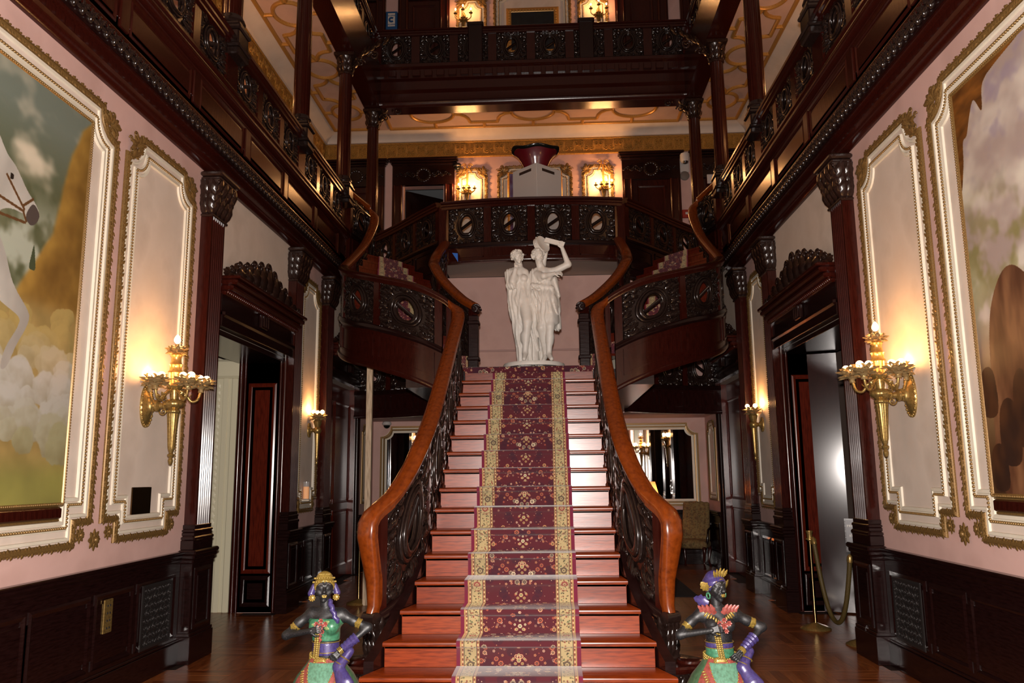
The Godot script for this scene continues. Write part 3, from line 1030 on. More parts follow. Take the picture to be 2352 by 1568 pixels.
func build_upper() -> void:
	# second floor: slabs, ceilings, walls
	structure("floor_gallery", multi_box([[-4.6, 5.0, -16.5, -3.05, 5.2, 3.0], [3.05, 5.0, -16.5, 4.6, 5.2, 3.0], [-3.05, 5.0, -16.5, 3.05, 5.2, -13.6]]), M.mahogany_dark, "dark floor slabs of the first gallery round the hall", "floor")
	structure("ceiling_gallery", multi_box([[-4.8, 9.0, -16.7, -3.2, 9.2, 3.0], [3.2, 9.0, -16.7, 4.8, 9.2, 3.0], [-3.2, 9.0, -16.7, 3.2, 9.2, -14.65]]), M.ceiling_pink, "pale ceiling of the first gallery under its gilt strapwork", "ceiling")
	structure("ceiling_top", multi_box([[-5, 13.0, -17, 5, 13.2, 3.2]]), M.ceiling_pink, "pale ceiling over the top gallery", "ceiling")
	structure("wall_upper_left", multi_box([[-4.8, 5.0, -16.7, -4.6, 13.2, 3.2]]), M.plaster, "pink plaster wall of the upper galleries, left side", "wall")
	structure("wall_upper_right", multi_box([[4.6, 5.0, -16.7, 4.8, 13.2, 3.2]]), M.plaster, "pink plaster wall of the upper galleries, right side", "wall")
	structure("wall_back_upper", multi_box([[-4.8, 5.0, -16.7, -2.83, 13.2, -16.5], [-1.97, 5.0, -16.7, 4.8, 13.2, -16.5], [-2.83, 7.85, -16.7, -1.97, 13.2, -16.5]]), M.plaster, "pink plaster wall across the far end of the upper galleries", "wall")
	structure("wall_upper_room", multi_box([[-4.0, 5.0, -19.5, -1.0, 8.6, -19.4], [-4.0, 5.0, -19.5, -3.9, 8.6, -16.7], [-1.1, 5.0, -19.5, -1.0, 8.6, -16.7], [-4.0, 5.0, -19.5, -1.0, 5.2, -16.5], [-4.0, 8.5, -19.5, -1.0, 8.6, -16.7]]), M.white_room, "white walls of the unlit room through the open upper door", "wall")
	structure("wall_upper_near", multi_box([[-4.8, 5.0, 2.9, -3.0, 13.2, 3.1], [3.0, 5.0, 2.9, 4.8, 13.2, 3.1]]), M.plaster, "pink plaster end walls of the upper galleries behind the photographer", "wall")
	# cove and gold frieze
	for k in 3:
		var f: Face = [Face.new(Vector3(-4.6, 0, 0), Vector3(0, 0, 1), Vector3(1, 0, 0)), Face.new(Vector3(4.6, 0, 0), Vector3(0, 0, 1), Vector3(-1, 0, 0)), Face.new(Vector3(0, 0, -16.5), Vector3(1, 0, 0), Vector3(0, 0, 1))][k]
		var a0: float = [3.0, 3.0, -4.6][k]
		var a1: float = [-16.5, -16.5, 4.6][k]
		var nm: String = ["left gallery", "right gallery", "far gallery"][k]
		var t := thing("trim", "gold relief frieze with cream cove above it, along the %s wall" % nm, "frieze", "", Vector3.ZERO, "structure")
		var g := G.new()
		f.box(g, a0, a1, 8.5, 8.82, 0, 0.03)
		f.box(g, a0, a1, 8.47, 8.51, 0, 0.045, 0.012)
		f.box(g, a0, a1, 8.8, 8.84, 0, 0.055, 0.012)
		put(t, "gold_band", g.done(), M.gilt_relief)
		g = G.new()
		var rr := []
		for a in [a0, a1]:
			var r := PackedVector3Array()
			for q in [[8.84, 0.0], [8.84, 0.09], [8.9, 0.12], [8.95, 0.2], [8.99, 0.3], [9.0, 0.36], [9.0, 0.0]]: r.append(f.at(a, q[0], q[1]))
			rr.append(r)
		g.loft(rr, true)
		put(t, "cove", g.done(), M.cream)
		# relief scrolls of the frieze
		var xs := []
		var st: float = -3.5 if k < 2 else -4.5
		var en: float = -16.4 if k < 2 else 4.5
		var n := int(absf(en - st) / 0.21)
		g = G.new()
		for i in n:
			var a := lerpf(st, en, (i + 0.5) / n)
			for sd in [-1, 1]:
				g.add(curl, Transform3D(Basis(f.u * sd, Vector3.UP * (1 if i % 2 else -1), f.n) * Basis.from_scale(Vector3(0.058, 0.075, 0.09)), f.at(a + sd * 0.05, 8.66 + (0.04 if i % 2 else -0.04), 0.025)))
			g.add(leaf, Transform3D(Basis(f.u * 0.09, Vector3.UP * 0.24, f.n * 0.09), f.at(a - 0.105, 8.54, 0.03)))
		put(t, "relief_scrolls", g.done(), M.gilt_relief, Transform3D.IDENTITY, "", "stuff")
	strapwork("ceiling_strapwork", "gilt ovals and straps on the pale ceiling of the left gallery", Vector3(-3.26, 9.0, -16.1), Vector3(0, 0, 1), Vector3(-1, 0, 0), 12.4, 1.05, 7)
	strapwork("ceiling_strapwork", "gilt ovals and straps on the pale ceiling of the right gallery", Vector3(3.26, 9.0, -16.1), Vector3(0, 0, 1), Vector3(1, 0, 0), 12.4, 1.05, 7)
	strapwork("ceiling_strapwork", "gilt ovals and straps on the pale ceiling of the far gallery, above the red bowl", Vector3(-3.1, 9.0, -14.72), Vector3(1, 0, 0), Vector3(0, 0, -1), 6.2, 1.4, 3)
	# columns
	var pos := [-7.75, -10.15, -12.4, -14.5]
	var tell := ["nearest of the four", "second from the photographer", "at the head of the curved stair", "at the far corner of the gallery"]
	for s in [-1, 1]:
		for k in 4: column(s * 3.07, pos[k], 6.2, 8.64, "slender fluted mahogany gallery column %s, %s row" % [tell[k], "left" if s < 0 else "right"])
	# beams carrying the top gallery
	var bp := P2([-0.17, 8.64, 0.14, 8.64, 0.14, 8.7, 0.17, 8.74, 0.14, 8.78, 0.14, 8.92, 0.2, 8.97, 0.14, 9.0, 0.14, 9.17, 0.2, 9.2, 0.2, 9.38, 0.25, 9.42, 0.25, 9.48, -0.17, 9.48])
	for k in 3:
		var t := thing("trim", ["left", "right", "far"][k] + " mahogany beam with mouldings carrying the top gallery" + (", dentils along its front" if k == 2 else ""), "beam", "", Vector3.ZERO, "structure")
		var g := G.new()
		var path := PackedVector3Array([[Vector3(-3.07, 0, -14.5), Vector3(-3.07, 0, 2.9)], [Vector3(3.07, 0, 2.9), Vector3(3.07, 0, -14.5)], [Vector3(3.2, 0, -14.5), Vector3(-3.2, 0, -14.5)]][k])
		var q := PackedVector2Array()
		for p in bp: q.append(Vector2(-p.x if k == 2 else p.x * 1, p.y))
		if k == 2:
			path = PackedVector3Array([Vector3(-3.2, 0, -14.5), Vector3(3.2, 0, -14.5)])
			q = bp
		g.sweep(q, path, Vector3.UP)
		put(t, "beam", g.done(), M.mahogany)
		if k == 2:
			for i in 26:
				put(t, "dentil", box_cached(Vector3(0.15, 0.12, 0.06)), M.mahogany, Transform3D(Basis.IDENTITY, Vector3(-2.9 + i * 0.232, 9.29, -14.28)))
	for s in [-1, 1]:
		for z in [-14.5, -12.4]:
			var g := G.new()
			for i in 9:
				var a := float(i) / 8
				g.add(leaf, Transform3D(Basis(Vector3(0, 0, 0.16), Vector3(-s * 0.12, 0.2, 0), Vector3(-s * 0.1, -0.06, 0)), Vector3(s * (2.95 - 0.5 * a * a), 8.4 + 0.42 * a, z + 0.02 * sin(i * 2.0))))
			g.add(curl, Transform3D(Basis(Vector3(s, 0, 0), Vector3.UP, Vector3.BACK) * Basis.from_scale(Vector3.ONE * 0.1), Vector3(s * 2.6, 8.62, z)))
			g.add(curl, Transform3D(Basis(Vector3(-s, 0, 0), Vector3.UP, Vector3.BACK) * Basis.from_scale(Vector3.ONE * 0.08), Vector3(s * 2.82, 8.5, z)))
			var b := put(self, "bracket", g.done(), M.carved)
			meta(b, "carved leaf bracket springing from the %s column to the beam, %s side" % ["far corner" if z < -13 else "stair-head", "left" if s < 0 else "right"], "bracket", "carved brackets under the top gallery beams")

var box_store := {}
func box_cached(size: Vector3) -> ArrayMesh:
	if not box_store.has(size): box_store[size] = box_mesh(-size / 2, size / 2, 0.006)
	return box_store[size]

func multi_box(list: Array) -> ArrayMesh:
	var g := G.new()
	for q in list: g.box(Vector3(q[0], q[1], q[2]), Vector3(q[3], q[4], q[5]), 0.0)
	return g.done()

# ---------------------------------------------------------------- pierced carved panels
var carve: Array = []

func make_carving() -> void:
	var g := G.new()
	rng.seed = 42
	for q in [[0.2, 0.28, 0.042, 0.05], [0.262, 0.345, 0.028, 0.03], [0.262, 0.345, 0.028, -0.03], [0.2, 0.28, 0.042, -0.05]]:
		var path := PackedVector3Array()
		for i in 25:
			var a := TAU * i / 24
			var pk := 1.0 + 0.10 * pow(maxf(sin(a), 0), 6.0) - 0.08 * pow(maxf(-cos(a * 2.0), 0), 3.0)
			path.append(Vector3(cos(a) * q[0], 0.5 + sin(a) * q[1] * pk, q[3]))
		g.tube(path, [q[2]], 6, false)
	g.tube(PackedVector3Array([Vector3(-0.2, 0.37, 0.0), Vector3(0.2, 0.63, 0.0)]), [0.045], 5)
	for qx in [-1, 1]:
		for qy in [-1, 1]:
			for q in [[0.37, 0.36, 0.1, 1], [0.41, 0.12, 0.075, -1], [0.16, 0.42, 0.07, -1], [0.33, 0.2, 0.06, 1]]:
				for back in [-1, 1]:
					g.add(curl, Transform3D(Basis(Vector3(qx * q[3], 0, 0), Vector3(0, qy, 0), Vector3(0, 0, back)) * Basis.from_scale(Vector3(q[2], q[2], q[2] * 1.6)), Vector3(qx * q[0], 0.5 + qy * q[1], 0.0)))
			for q in [[0.24, 0.26, 0.75, 0.2], [0.30, 0.3, 0.2, 0.2], [0.27, 0.36, 1.3, 0.17], [0.34, 0.05, -0.4, 0.16], [0.34, 0.14, 0.6, 0.18], [0.43, 0.22, 1.4, 0.17], [0.45, 0.4, 2.4, 0.16], [0.1, 0.4, 2.0, 0.15], [0.2, 0.46, 0.1, 0.17], [0.02, 0.36, 1.4, 0.16], [0.45, 0.02, 0.9, 0.14], [0.4, 0.47, 3.0, 0.14]]:
				var an: float = q[2] + rng.randf_range(-0.2, 0.2)
				for back in [-1, 1]:
					var dv := Vector3(cos(an) * qx, sin(an) * qy, 0.3 * back)
					g.add(leaf, Transform3D(basis_to(dv, Vector3(0, 0, back)) * Basis.from_scale(Vector3(0.62, 1.0, 1.0) * q[3]), Vector3(qx * q[0], 0.5 + qy * q[1], back * rng.randf_range(-0.005, 0.03))))
			for i in 7:
				var bp := Vector3(qx * rng.randf_range(0.28, 0.46), 0.5 + qy * rng.randf_range(0.1, 0.47), 0.0)
				var br := rng.randf_range(0.018, 0.032)
				for back in [-1, 1]: g.add(ball, Transform3D(Basis.from_scale(Vector3.ONE * br), bp + Vector3(0, 0, back * 0.03)))
		g.tube(PackedVector3Array([Vector3(qx * 0.485, 0.0, 0), Vector3(qx * 0.485, 1.0, 0)]), [0.022], 5)
	g.tube(PackedVector3Array([Vector3(-0.5, 0.015, 0), Vector3(0.5, 0.015, 0)]), [0.022], 5)
	g.tube(PackedVector3Array([Vector3(-0.5, 0.985, 0), Vector3(0.5, 0.985, 0)]), [0.022], 5)
	# pierced ground behind the leaves: open in the cartouche and at the two upper corners
	for i in 48:
		var r := []
		for j in 2:
			var a := TAU * (i + j) / 48
			var d := Vector2(cos(a), sin(a))
			var e := 0.5 / maxf(absf(d.x), absf(d.y))
			r.append(Vector3(d.x * 0.2, 0.5 + d.y * 0.28, 0.0))
			r.append(Vector3(d.x * e, 0.5 + d.y * e, 0.0))
			r.append(Vector3(d.x * lerpf(0.33, e, 0.25), 0.5 + d.y * lerpf(0.36, e, 0.25), 0.0))
			r.append(Vector3(d.x * lerpf(0.33, e, 0.75), 0.5 + d.y * lerpf(0.36, e, 0.75), 0.0))
		if (i >= 5 and i <= 6) or (i >= 17 and i <= 18):
			g.quad(r[0], r[2], r[6], r[4], 900)
			g.quad(r[3], r[1], r[5], r[7], 900)
		else:
			g.quad(r[0], r[1], r[5], r[4], 900)
	carve = g.done().surface_get_arrays(0)

# carve[] bent on to the strip between two paths
func carved(lo: Path, hi: Path, s0: float, s1: float, v0: float, v1: float, thick: float) -> ArrayMesh:
	var src: PackedVector3Array = carve[Mesh.ARRAY_VERTEX]
	var out := PackedVector3Array()
	out.resize(src.size())
	var nb := 24
	var pa := PackedVector3Array()
	var pb := PackedVector3Array()
	var sd := PackedVector3Array()
	for i in nb + 1:
		var s := lerpf(s0, s1, float(i) / nb)
		var a := lo.at(s)
		var b := hi.at(s)
		pa.append(a.lerp(b, v0))
		pb.append(a.lerp(b, v1) - a.lerp(b, v0))
		sd.append(lo.dir(s).cross(Vector3.UP) * -thick)
	for i in src.size():
		var p := src[i]
		var f := clampf(p.x + 0.5, 0, 0.9999) * nb
		var k := int(f)
		var t := f - k
		out[i] = pa[k].lerp(pa[k + 1], t) + pb[k].lerp(pb[k + 1], t) * p.y + sd[k].lerp(sd[k + 1], t) * p.z * 10.0
	var arr := []
	arr.resize(Mesh.ARRAY_MAX)
	arr[Mesh.ARRAY_VERTEX] = out
	arr[Mesh.ARRAY_INDEX] = carve[Mesh.ARRAY_INDEX]
	var st := SurfaceTool.new()
	st.create_from_arrays(arr)
	st.generate_normals()
	return st.commit()

func strip_box(lo: Path, hi: Path, s0: float, s1: float, v0: float, v1: float, d0: float, d1: float, nseg := 0) -> ArrayMesh:
	var g := G.new()
	var n := nseg if nseg > 0 else maxi(1, ceili((s1 - s0) / 0.12))
	var rings := []
	for i in n + 1:
		var s := lerpf(s0, s1, float(i) / n)
		var a := lo.at(s)
		var b := hi.at(s)
		var sd := lo.dir(s).cross(Vector3.UP) * -1.0
		rings.append(PackedVector3Array([a.lerp(b, v0) + sd * d0, a.lerp(b, v1) + sd * d0, a.lerp(b, v1) + sd * d1, a.lerp(b, v0) + sd * d1]))
	g.loft(rings, true)
	return g.done()

const RAIL := [-0.055, -0.05, -0.06, -0.03, -0.072, -0.01, -0.078, 0.012, -0.066, 0.032, -0.04, 0.046, 0.0, 0.052, 0.04, 0.046, 0.066, 0.032, 0.078, 0.012, 0.072, -0.01, 0.06, -0.03, 0.055, -0.05]
const RAIL_FLAT := [-0.06, -0.09, -0.06, -0.05, -0.08, -0.04, -0.08, -0.015, -0.065, -0.005, -0.09, 0.005, -0.095, 0.03, -0.08, 0.042, 0.08, 0.042, 0.095, 0.03, 0.09, 0.005, 0.065, -0.005, 0.08, -0.015, 0.08, -0.04, 0.06, -0.05, 0.06, -0.09]

# o: rail (profile), rail_mat, band (depth of a panelled fascia below), post width
func balustrade(t: Node3D, base: PackedVector3Array, tops: PackedFloat32Array, n: int, o := {}) -> void:
	var hp := PackedVector3Array()
	for i in base.size(): hp.append(Vector3(base[i].x, tops[i], base[i].z))
	var lo := Path.new(base)
	var hi := Path.new(hp)
	var s0: float = o.get("from", 0.0)
	var s1: float = o.get("to", lo.total)
	var pw: float = o.get("post", 0.09)
	var g := G.new()
	if o.get("rail", true):
		g.sweep(P2(o.get("profile", RAIL)), hp, Vector3.UP, false, true, true, 0.6)
		put(t, "handrail", g.done(), M[o.get("rail_mat", "mahogany")])
	g = G.new()
	g.sweep(P2([-0.05, -0.045, -0.062, -0.02, -0.05, 0.0, -0.05, 0.02, -0.038, 0.035, 0.038, 0.035, 0.05, 0.02, 0.05, 0.0, 0.062, -0.02, 0.05, -0.045]), lo.cut(s0, s1), Vector3.UP, false, true, true, 0.6)
	put(t, "base_rail", g.done(), M[o.get("base_mat", "mahogany_dark")])
	var cell := (s1 - s0 - pw) / n
	for i in n + 1:
		var c := s0 + cell * i
		put(t, "post", strip_box(lo, hi, c, c + pw, 0.0, 0.985, -0.035, 0.035, 2), M[o.get("post_mat", "mahogany")])
		if i < n:
			put(t, "carved_panel", carved(lo, hi, c + pw, c + cell, 0.05, o.get("v1", 0.93), o.get("thick", 0.035)), M.carved_gloss if o.get("gloss", false) else M.carved)
	var band: float = o.get("band", 0.0)
	if band > 0.0:
		var bp := PackedVector3Array()
		for p in base: bp.append(p - Vector3.UP * band)
		var bl := Path.new(bp)
		put(t, "fascia", strip_box(bl, lo, s0, s1, 0.0, 1.0, -0.03, 0.03), M[o.get("band_mat", "mahogany")])
		g = G.new()
		g.sweep(P2([-0.05, 0.03, -0.06, 0.0, -0.045, -0.03, 0.045, -0.03, 0.06, 0.0, 0.05, 0.03]), bl.cut(s0, s1), Vector3.UP, false, true, true, 0.6)
		put(t, "bottom_moulding", g.done(), M[o.get("band_mat", "mahogany")])
		for i in n:
			var c := s0 + cell * i
			for q in [[0.22, 0.27], [0.8, 0.85]]:
				put(t, "panel_moulding", strip_box(bl, lo, c + pw, c + cell, q[0], q[1], -0.045, 0.045), M[o.get("band_mat", "mahogany")])
			for q in [c + pw, c + cell - 0.02]:
				put(t, "panel_moulding", strip_box(bl, lo, q, q + 0.02, 0.22, 0.85, -0.045, 0.045, 1), M[o.get("band_mat", "mahogany")])

# ---------------------------------------------------------------- the grand stair
func hw(k: float) -> float:
	var t := [1.13, 1.05, 0.95, 0.878, 0.815, 0.784, 0.775]
	if k >= 7: return 0.775
	if k <= 1: return 1.13
	var i := int(k) - 1
	return lerpf(t[i], t[i + 1], k - int(k))

func nose(k: float) -> float: return -(5.565 + GO * (k - 2))
func ytread(z: float) -> float: return RISE * ((-z - 5.565) / GO + 2)

func build_stairs() -> void:
	make_carving()
	var t := thing("grand_staircase", "wide varnished orange-brown staircase rising straight to the statue landing", "staircase")
	for k in range(1, 18):
		var g := G.new()
		var y := RISE * k
		var z0 := nose(k)
		var z1 := nose(k + 1) - 0.025 if k < 17 else nose(17) - 0.12
		var prof := [Vector2(z0 - 0.012, y - 0.034), Vector2(z0 - 0.003, y - 0.03), Vector2(z0, y - 0.018), Vector2(z0 - 0.003, y - 0.006), Vector2(z0 - 0.012, y), Vector2(z1, y), Vector2(z1, y - 0.034)]
		var rings := []
		for s in [-1, 1]:
			var r := PackedVector3Array()
			for p in prof: r.append(Vector3(s * lerpf(hw(k), hw(k + 1), clampf((z0 - p.x) / GO, 0, 1)) , p.y, p.x))
			rings.append(r)
		g.loft(rings, true)
		put(t, "tread", g.done(), M.tread_wood)
		g = G.new()
		g.box(Vector3(-hw(k) + 0.01, y - RISE, z0 - 0.05), Vector3(hw(k) - 0.01, y - 0.034, z0 - 0.028), 0.002)
		put(t, "riser", g.done(), M["riser%d" % (k % 3)])
		if k > 1:
			g = G.new()
			g.sweep(P2([0, 0, 0.014, 0, 0.011, -0.008, 0.004, -0.014, 0, -0.014]), PackedVector3Array([Vector3(hw(k) - 0.01, y - 0.034, z0 - 0.028), Vector3(-hw(k) + 0.01, y - 0.034, z0 - 0.028)]), Vector3.UP)
			put(t, "scotia", g.done(), M.tread_wood)
	# walls that close the stair down to the floor
	for s in [-1, 1]:
		var g := G.new()
		var rings := []
		for i in 40:
			var z := lerpf(-5.75, -9.75, i / 39.0)
			var k := (-z - 5.565) / GO + 2
			var x := hw(k) + 0.012
			var yt := minf(RISE * k - 0.06, 2.85)
			rings.append(PackedVector3Array([Vector3(s * x, 0, z), Vector3(s * x, yt, z), Vector3(s * (x + 0.07), yt, z), Vector3(s * (x + 0.07), 0, z)]))
		g.loft(rings, true)
		put(t, "side_string", g.done(), M.mahogany_dark)
	# landing
	put(t, "landing", multi_box([[-1.5, 2.72, -13.5, 1.5, 2.912, -9.66]]), M.mahogany_dark)
	structure("wall_landing", multi_box([[-1.7, 2.72, -13.62, 1.7, 5.04, -13.5]]), M.plaster, "pink plaster wall behind the marble statue on the landing", "wall")
	var lg := G.new()
	lg.box(Vector3(-1.6, 3.735, -13.5), Vector3(1.6, 3.765, -13.475), 0.006)
	var tr := structure("trim", lg.done(), M.plaster_trim, "thin horizontal moulding on the pink landing wall behind the statue", "moulding")
	structure("floor_mezzanine", multi_box([[-3.2, 2.72, -15.6, -1.5, 2.92, -14.15], [1.5, 2.72, -15.6, 3.2, 2.92, -14.15], [-1.5, 2.72, -15.6, 1.5, 2.92, -13.62]]), M.plaster, "pale slab of the mezzanine over the mirror wall", "floor")
	structure("wall_back", multi_box([[-3.8, 0, -15.8, 3.8, 5.0, -15.6]]), M.plaster, "pink plaster wall at the far end of the ground floor, carrying the mirrors", "wall")
	structure("wall_under_landing", multi_box([[-0.9, 0, -13.5, 0.9, 2.72, -9.75]]), M.mahogany_dark, "dark panelling closing the space under the stair landing", "wall")
	# main rails, wings and inner rails
	for s in [-1, 1]:
		var side := "left" if s < 0 else "right"
		var b := []
		for q in [[1.06, 0.64, -6.12, 1.41], [1.02, 0.665, -6.18, 1.45], [0.975, 0.70, -6.26, 1.51], [0.93, 0.76, -6.37, 1.60], [0.885, 0.84, -6.52, 1.72], [0.85, 0.92, -6.67, 1.85], [0.83, 1.07, -6.92, 2.0], [0.82, 1.32, -7.32, 2.23], [0.815, 1.72, -7.91, 2.60], [0.815, 2.17, -8.62, 3.05], [0.815, 2.48, -9.05, 3.33], [0.82, 2.75, -9.3, 3.50], [0.85, 2.98, -9.46, 3.62], [0.92, 3.07, -9.52, 3.69], [1.05, 3.16, -9.53, 3.79], [1.25, 3.26, -9.56, 3.90], [1.47, 3.35, -9.62, 3.99], [1.75, 3.45, -9.75, 4.08], [2.0, 3.54, -9.92, 4.17], [2.25, 3.62, -10.15, 4.27], [2.45, 3.72, -10.42, 4.38], [2.58, 3.83, -10.72, 4.50], [2.63, 3.94, -11.0, 4.62], [2.65, 4.3, -11.74, 5.0], [2.65, 4.62, -12.3, 5.34], [2.67, 5.08, -12.85, 5.76], [2.7, 5.28, -13.1, 5.98], [2.76, 5.45, -13.28, 6.15], [2.85, 5.55, -13.28, 6.26], [2.94, 5.6, -13.05, 6.3], [3.02, 5.6, -12.62, 6.3]]:
			b.append([Vector3(s * q[0], q[1], q[2]), q[3]])
		var pts := PackedVector3Array()
		var hp := PackedVector3Array()
		for q in b:
			pts.append(q[0])
			hp.append(Vector3(q[0].x, q[1], q[0].z))
		pts = smooth_path(Array(pts), 3)
		hp = smooth_path(Array(hp), 3)
		var tops := PackedFloat32Array()
		for p in hp: tops.append(p.y)
		var d := thing("stair_balustrade", "long carved balustrade with amber handrail, from stair foot round the curved wing, %s side" % side, "balustrade", "carved balustrades of the stair")
		rail_end(d, hp, s)
		var lo := Path.new(pts)
		var cut1 := 3.55
		var cut2 := 6.35
		balustrade(d, pts, tops, 4, {rail = false, from = 0.0, to = cut1, thick = 0.045, gloss = true, post = 0.07})
		balustrade(d, pts, tops, 3, {rail = false, from = cut1 + 0.05, to = cut2, band = 0.5, post_mat = "mahogany", gloss = true})
		balustrade(d, pts, tops, 3, {rail = false, from = cut2 + 0.05, to = lo.total, band = 0.42, gloss = true})
		# inner rail of the wing
		var ib := smooth_path([Vector3(s * 0.66, 2.98, -9.8), Vector3(s * 0.82, 3.1, -9.95), Vector3(s * 0.99, 3.26, -10.18), Vector3(s * 1.18, 3.5, -10.47), Vector3(s * 1.32, 3.76, -10.8), Vector3(s * 1.38, 3.93, -11.14), Vector3(s * 1.385, 4.18, -11.5), Vector3(s * 1.37, 4.58, -12.3)], 4)
		var it := smooth_path([Vector3(s * 0.66, 3.74, -9.8), Vector3(s * 0.82, 3.86, -9.95), Vector3(s * 0.99, 4.04, -10.18), Vector3(s * 1.18, 4.28, -10.47), Vector3(s * 1.32, 4.53, -10.8), Vector3(s * 1.38, 4.67, -11.14), Vector3(s * 1.385, 4.9, -11.5), Vector3(s * 1.37, 5.3, -12.3)], 4)
		var itops := PackedFloat32Array()
		for p in it: itops.append(p.y)
		d = thing("inner_balustrade", "short S-shaped balustrade from the landing newel up to the central balcony, %s side" % side, "balustrade", "carved balustrades of the stair")
		balustrade(d, ib, itops, 3, {rail_mat = "handrail", gloss = true, band = 0.3})
		var g := G.new()
		g.box(Vector3(s * 0.62, 2.92, -9.73), Vector3(s * 0.75, 3.62, -9.86), 0.012)
		for q in [2.92, 3.05, 3.5]: g.box(Vector3(s * 0.605, q, -9.715), Vector3(s * 0.765, q + 0.05, -9.875), 0.012)
		put(d, "newel", g.done(), M.mahogany_dark)
		g = G.new()
		for fz in [-9.71, -9.87]: g.add(curl, Transform3D(Basis(Vector3(-s, 0, 0), Vector3.UP, Vector3.BACK) * Basis.from_scale(Vector3(0.062, 0.062, 0.08)), Vector3(s * 0.655, 3.70, fz)))
		g.tube(PackedVector3Array([Vector3(s * 0.655, 3.7, -9.7), Vector3(s * 0.655, 3.7, -9.88)]), [0.05], 10)
		put(d, "volute", g.done(), M.mahogany_dark)
		# treads of the wing: lines across the flight at given heights, in steps
		var marks := [[0.0, 0.70, -9.8, 0.95, -9.62], [2.0, 1.02, -10.2, 1.75, -9.85], [4.0, 1.26, -10.8, 2.2, -10.2], [5.7, 1.39, -11.4, 2.45, -10.6], [7.8, 1.42, -12.1, 2.6, -11.1], [9.7, 1.62, -12.7, 2.6, -11.6], [11.5, 1.9, -13.0, 2.62, -12.1], [13.0, 2.2, -13.25, 2.64, -12.6]]
		var line := func(h: float) -> PackedVector3Array:
			for i in marks.size() - 1:
				var m0: Array = marks[i]
				var m1: Array = marks[i + 1]
				if h <= m1[0] + 1e-4:
					var u: float = (h - m0[0]) / (m1[0] - m0[0])
					return PackedVector3Array([Vector3(s * lerpf(m0[1], m1[1], u), 0, lerpf(m0[2], m1[2], u)), Vector3(s * lerpf(m0[3], m1[3], u), 0, lerpf(m0[4], m1[4], u))])
			return PackedVector3Array()
		d = thing("wing_flight", "curved upper flight of the staircase, climbing from the landing to the %s gallery" % side, "staircase", "curved upper flights")
		for k in 13:
			var y := 2.924 + RISE * (k + 1)
			var l0: PackedVector3Array = line.call(float(k))
			var l1: PackedVector3Array = line.call(minf(k + 1.08, 13.0))
			var a0 := l0[0]
			var a1 := l1[0]
			var c0 := l0[1]
			var c1 := l1[1]
			g = G.new()
			var rr := []
			for yy in [y - 0.03, y]: rr.append(PackedVector3Array([Vector3(a0.x, yy, a0.z), Vector3(c0.x, yy, c0.z), Vector3(c1.x, yy, c1.z), Vector3(a1.x, yy, a1.z)]))
			g.loft(rr, true)
			put(d, "tread", g.done(), M.mahogany_red)
			g = G.new()
			rr = []
			var e := (c1 - c0).normalized() * 0.02
			e.y = 0
			for yy in [y - RISE - 0.03, y - 0.03]: rr.append(PackedVector3Array([Vector3(a0.x, yy, a0.z) + e, Vector3(c0.x, yy, c0.z) + e, Vector3(c0.x, yy, c0.z) + e * 2, Vector3(a0.x, yy, a0.z) + e * 2]))
			g.loft(rr, true)
			put(d, "riser", g.done(), M.mahogany_red)
			g = G.new()
			rr = []
			for u in [0.25, 0.75]:
				var p0 := a0.lerp(Vector3(c0.x, a0.y, c0.z), u)
				var p1 := a1.lerp(Vector3(c1.x, a1.y, c1.z), u)
				var r := PackedVector3Array([Vector3(p0.x, y - RISE + 0.012, p0.z) - e * 0.7, Vector3(p0.x, y + 0.012, p0.z) - e * 0.7, Vector3(p1.x, y + 0.012, p1.z)])
				rr.append(r)
			for j in 2:
				g.quv(rr[0][j], rr[1][j], rr[1][j + 1], rr[0][j + 1], Vector2(0, 0.26 * (k * 2 + j)), Vector2(1, 0.26 * (k * 2 + j)), Vector2(1, 0.26 * (k * 2 + j + 1)), Vector2(0, 0.26 * (k * 2 + j + 1)))
			put(d, "runner", g.done(), M.carpet)
		g = G.new()
		var rs := []
		for k in 14:
			var l0: PackedVector3Array = line.call(float(k))
			var a0 := l0[0]
			var c0 := l0[1]
			var y := 2.74 + RISE * k * 0.98
			rs.append(PackedVector3Array([Vector3(a0.x, y, a0.z), Vector3(c0.x, y, c0.z), Vector3(c0.x, y - 0.03, c0.z), Vector3(a0.x, y - 0.03, a0.z)]))
		g.loft(rs, true)
		put(d, "soffit", g.done(), M.cream_trim)
	# carpets
	var g := G.new()
	var z := nose(1) + 0.3
	var pr := [Vector2(z, 0.012), Vector2(nose(1) - 0.01, 0.012)]
	for k in range(1, 18):
		var zz := nose(k)
		var y := RISE * k
		pr.append_array([Vector2(zz - 0.014, y - RISE + 0.02), Vector2(zz - 0.014, y - 0.045), Vector2(zz + 0.008, y - 0.03), Vector2(zz + 0.011, y - 0.012), Vector2(zz + 0.006, y + 0.004), Vector2(zz - 0.01, y + 0.01)])
		if k < 17: pr.append(Vector2(nose(k + 1) - 0.02, y + 0.01))
	var v := 0.0
	for i in pr.size() - 1:
		var p: Vector2 = pr[i]
		var q: Vector2 = pr[i + 1]
		var v2 := v + p.distance_to(q) / 1.44
		g.quv(Vector3(-0.432, p.y, p.x), Vector3(0.432, p.y, p.x), Vector3(0.432, q.y, q.x), Vector3(-0.432, q.y, q.x), Vector2(0, v), Vector2(1, v), Vector2(1, v2), Vector2(0, v2), 1 + i / 3)
		v = v2
	var c := put(self, "stair_runner", g.done(), M.carpet)
	meta(c, "crimson floral runner with cream borders laid down the middle of the main stair", "carpet")
	g = G.new()
	var zz := nose(17)
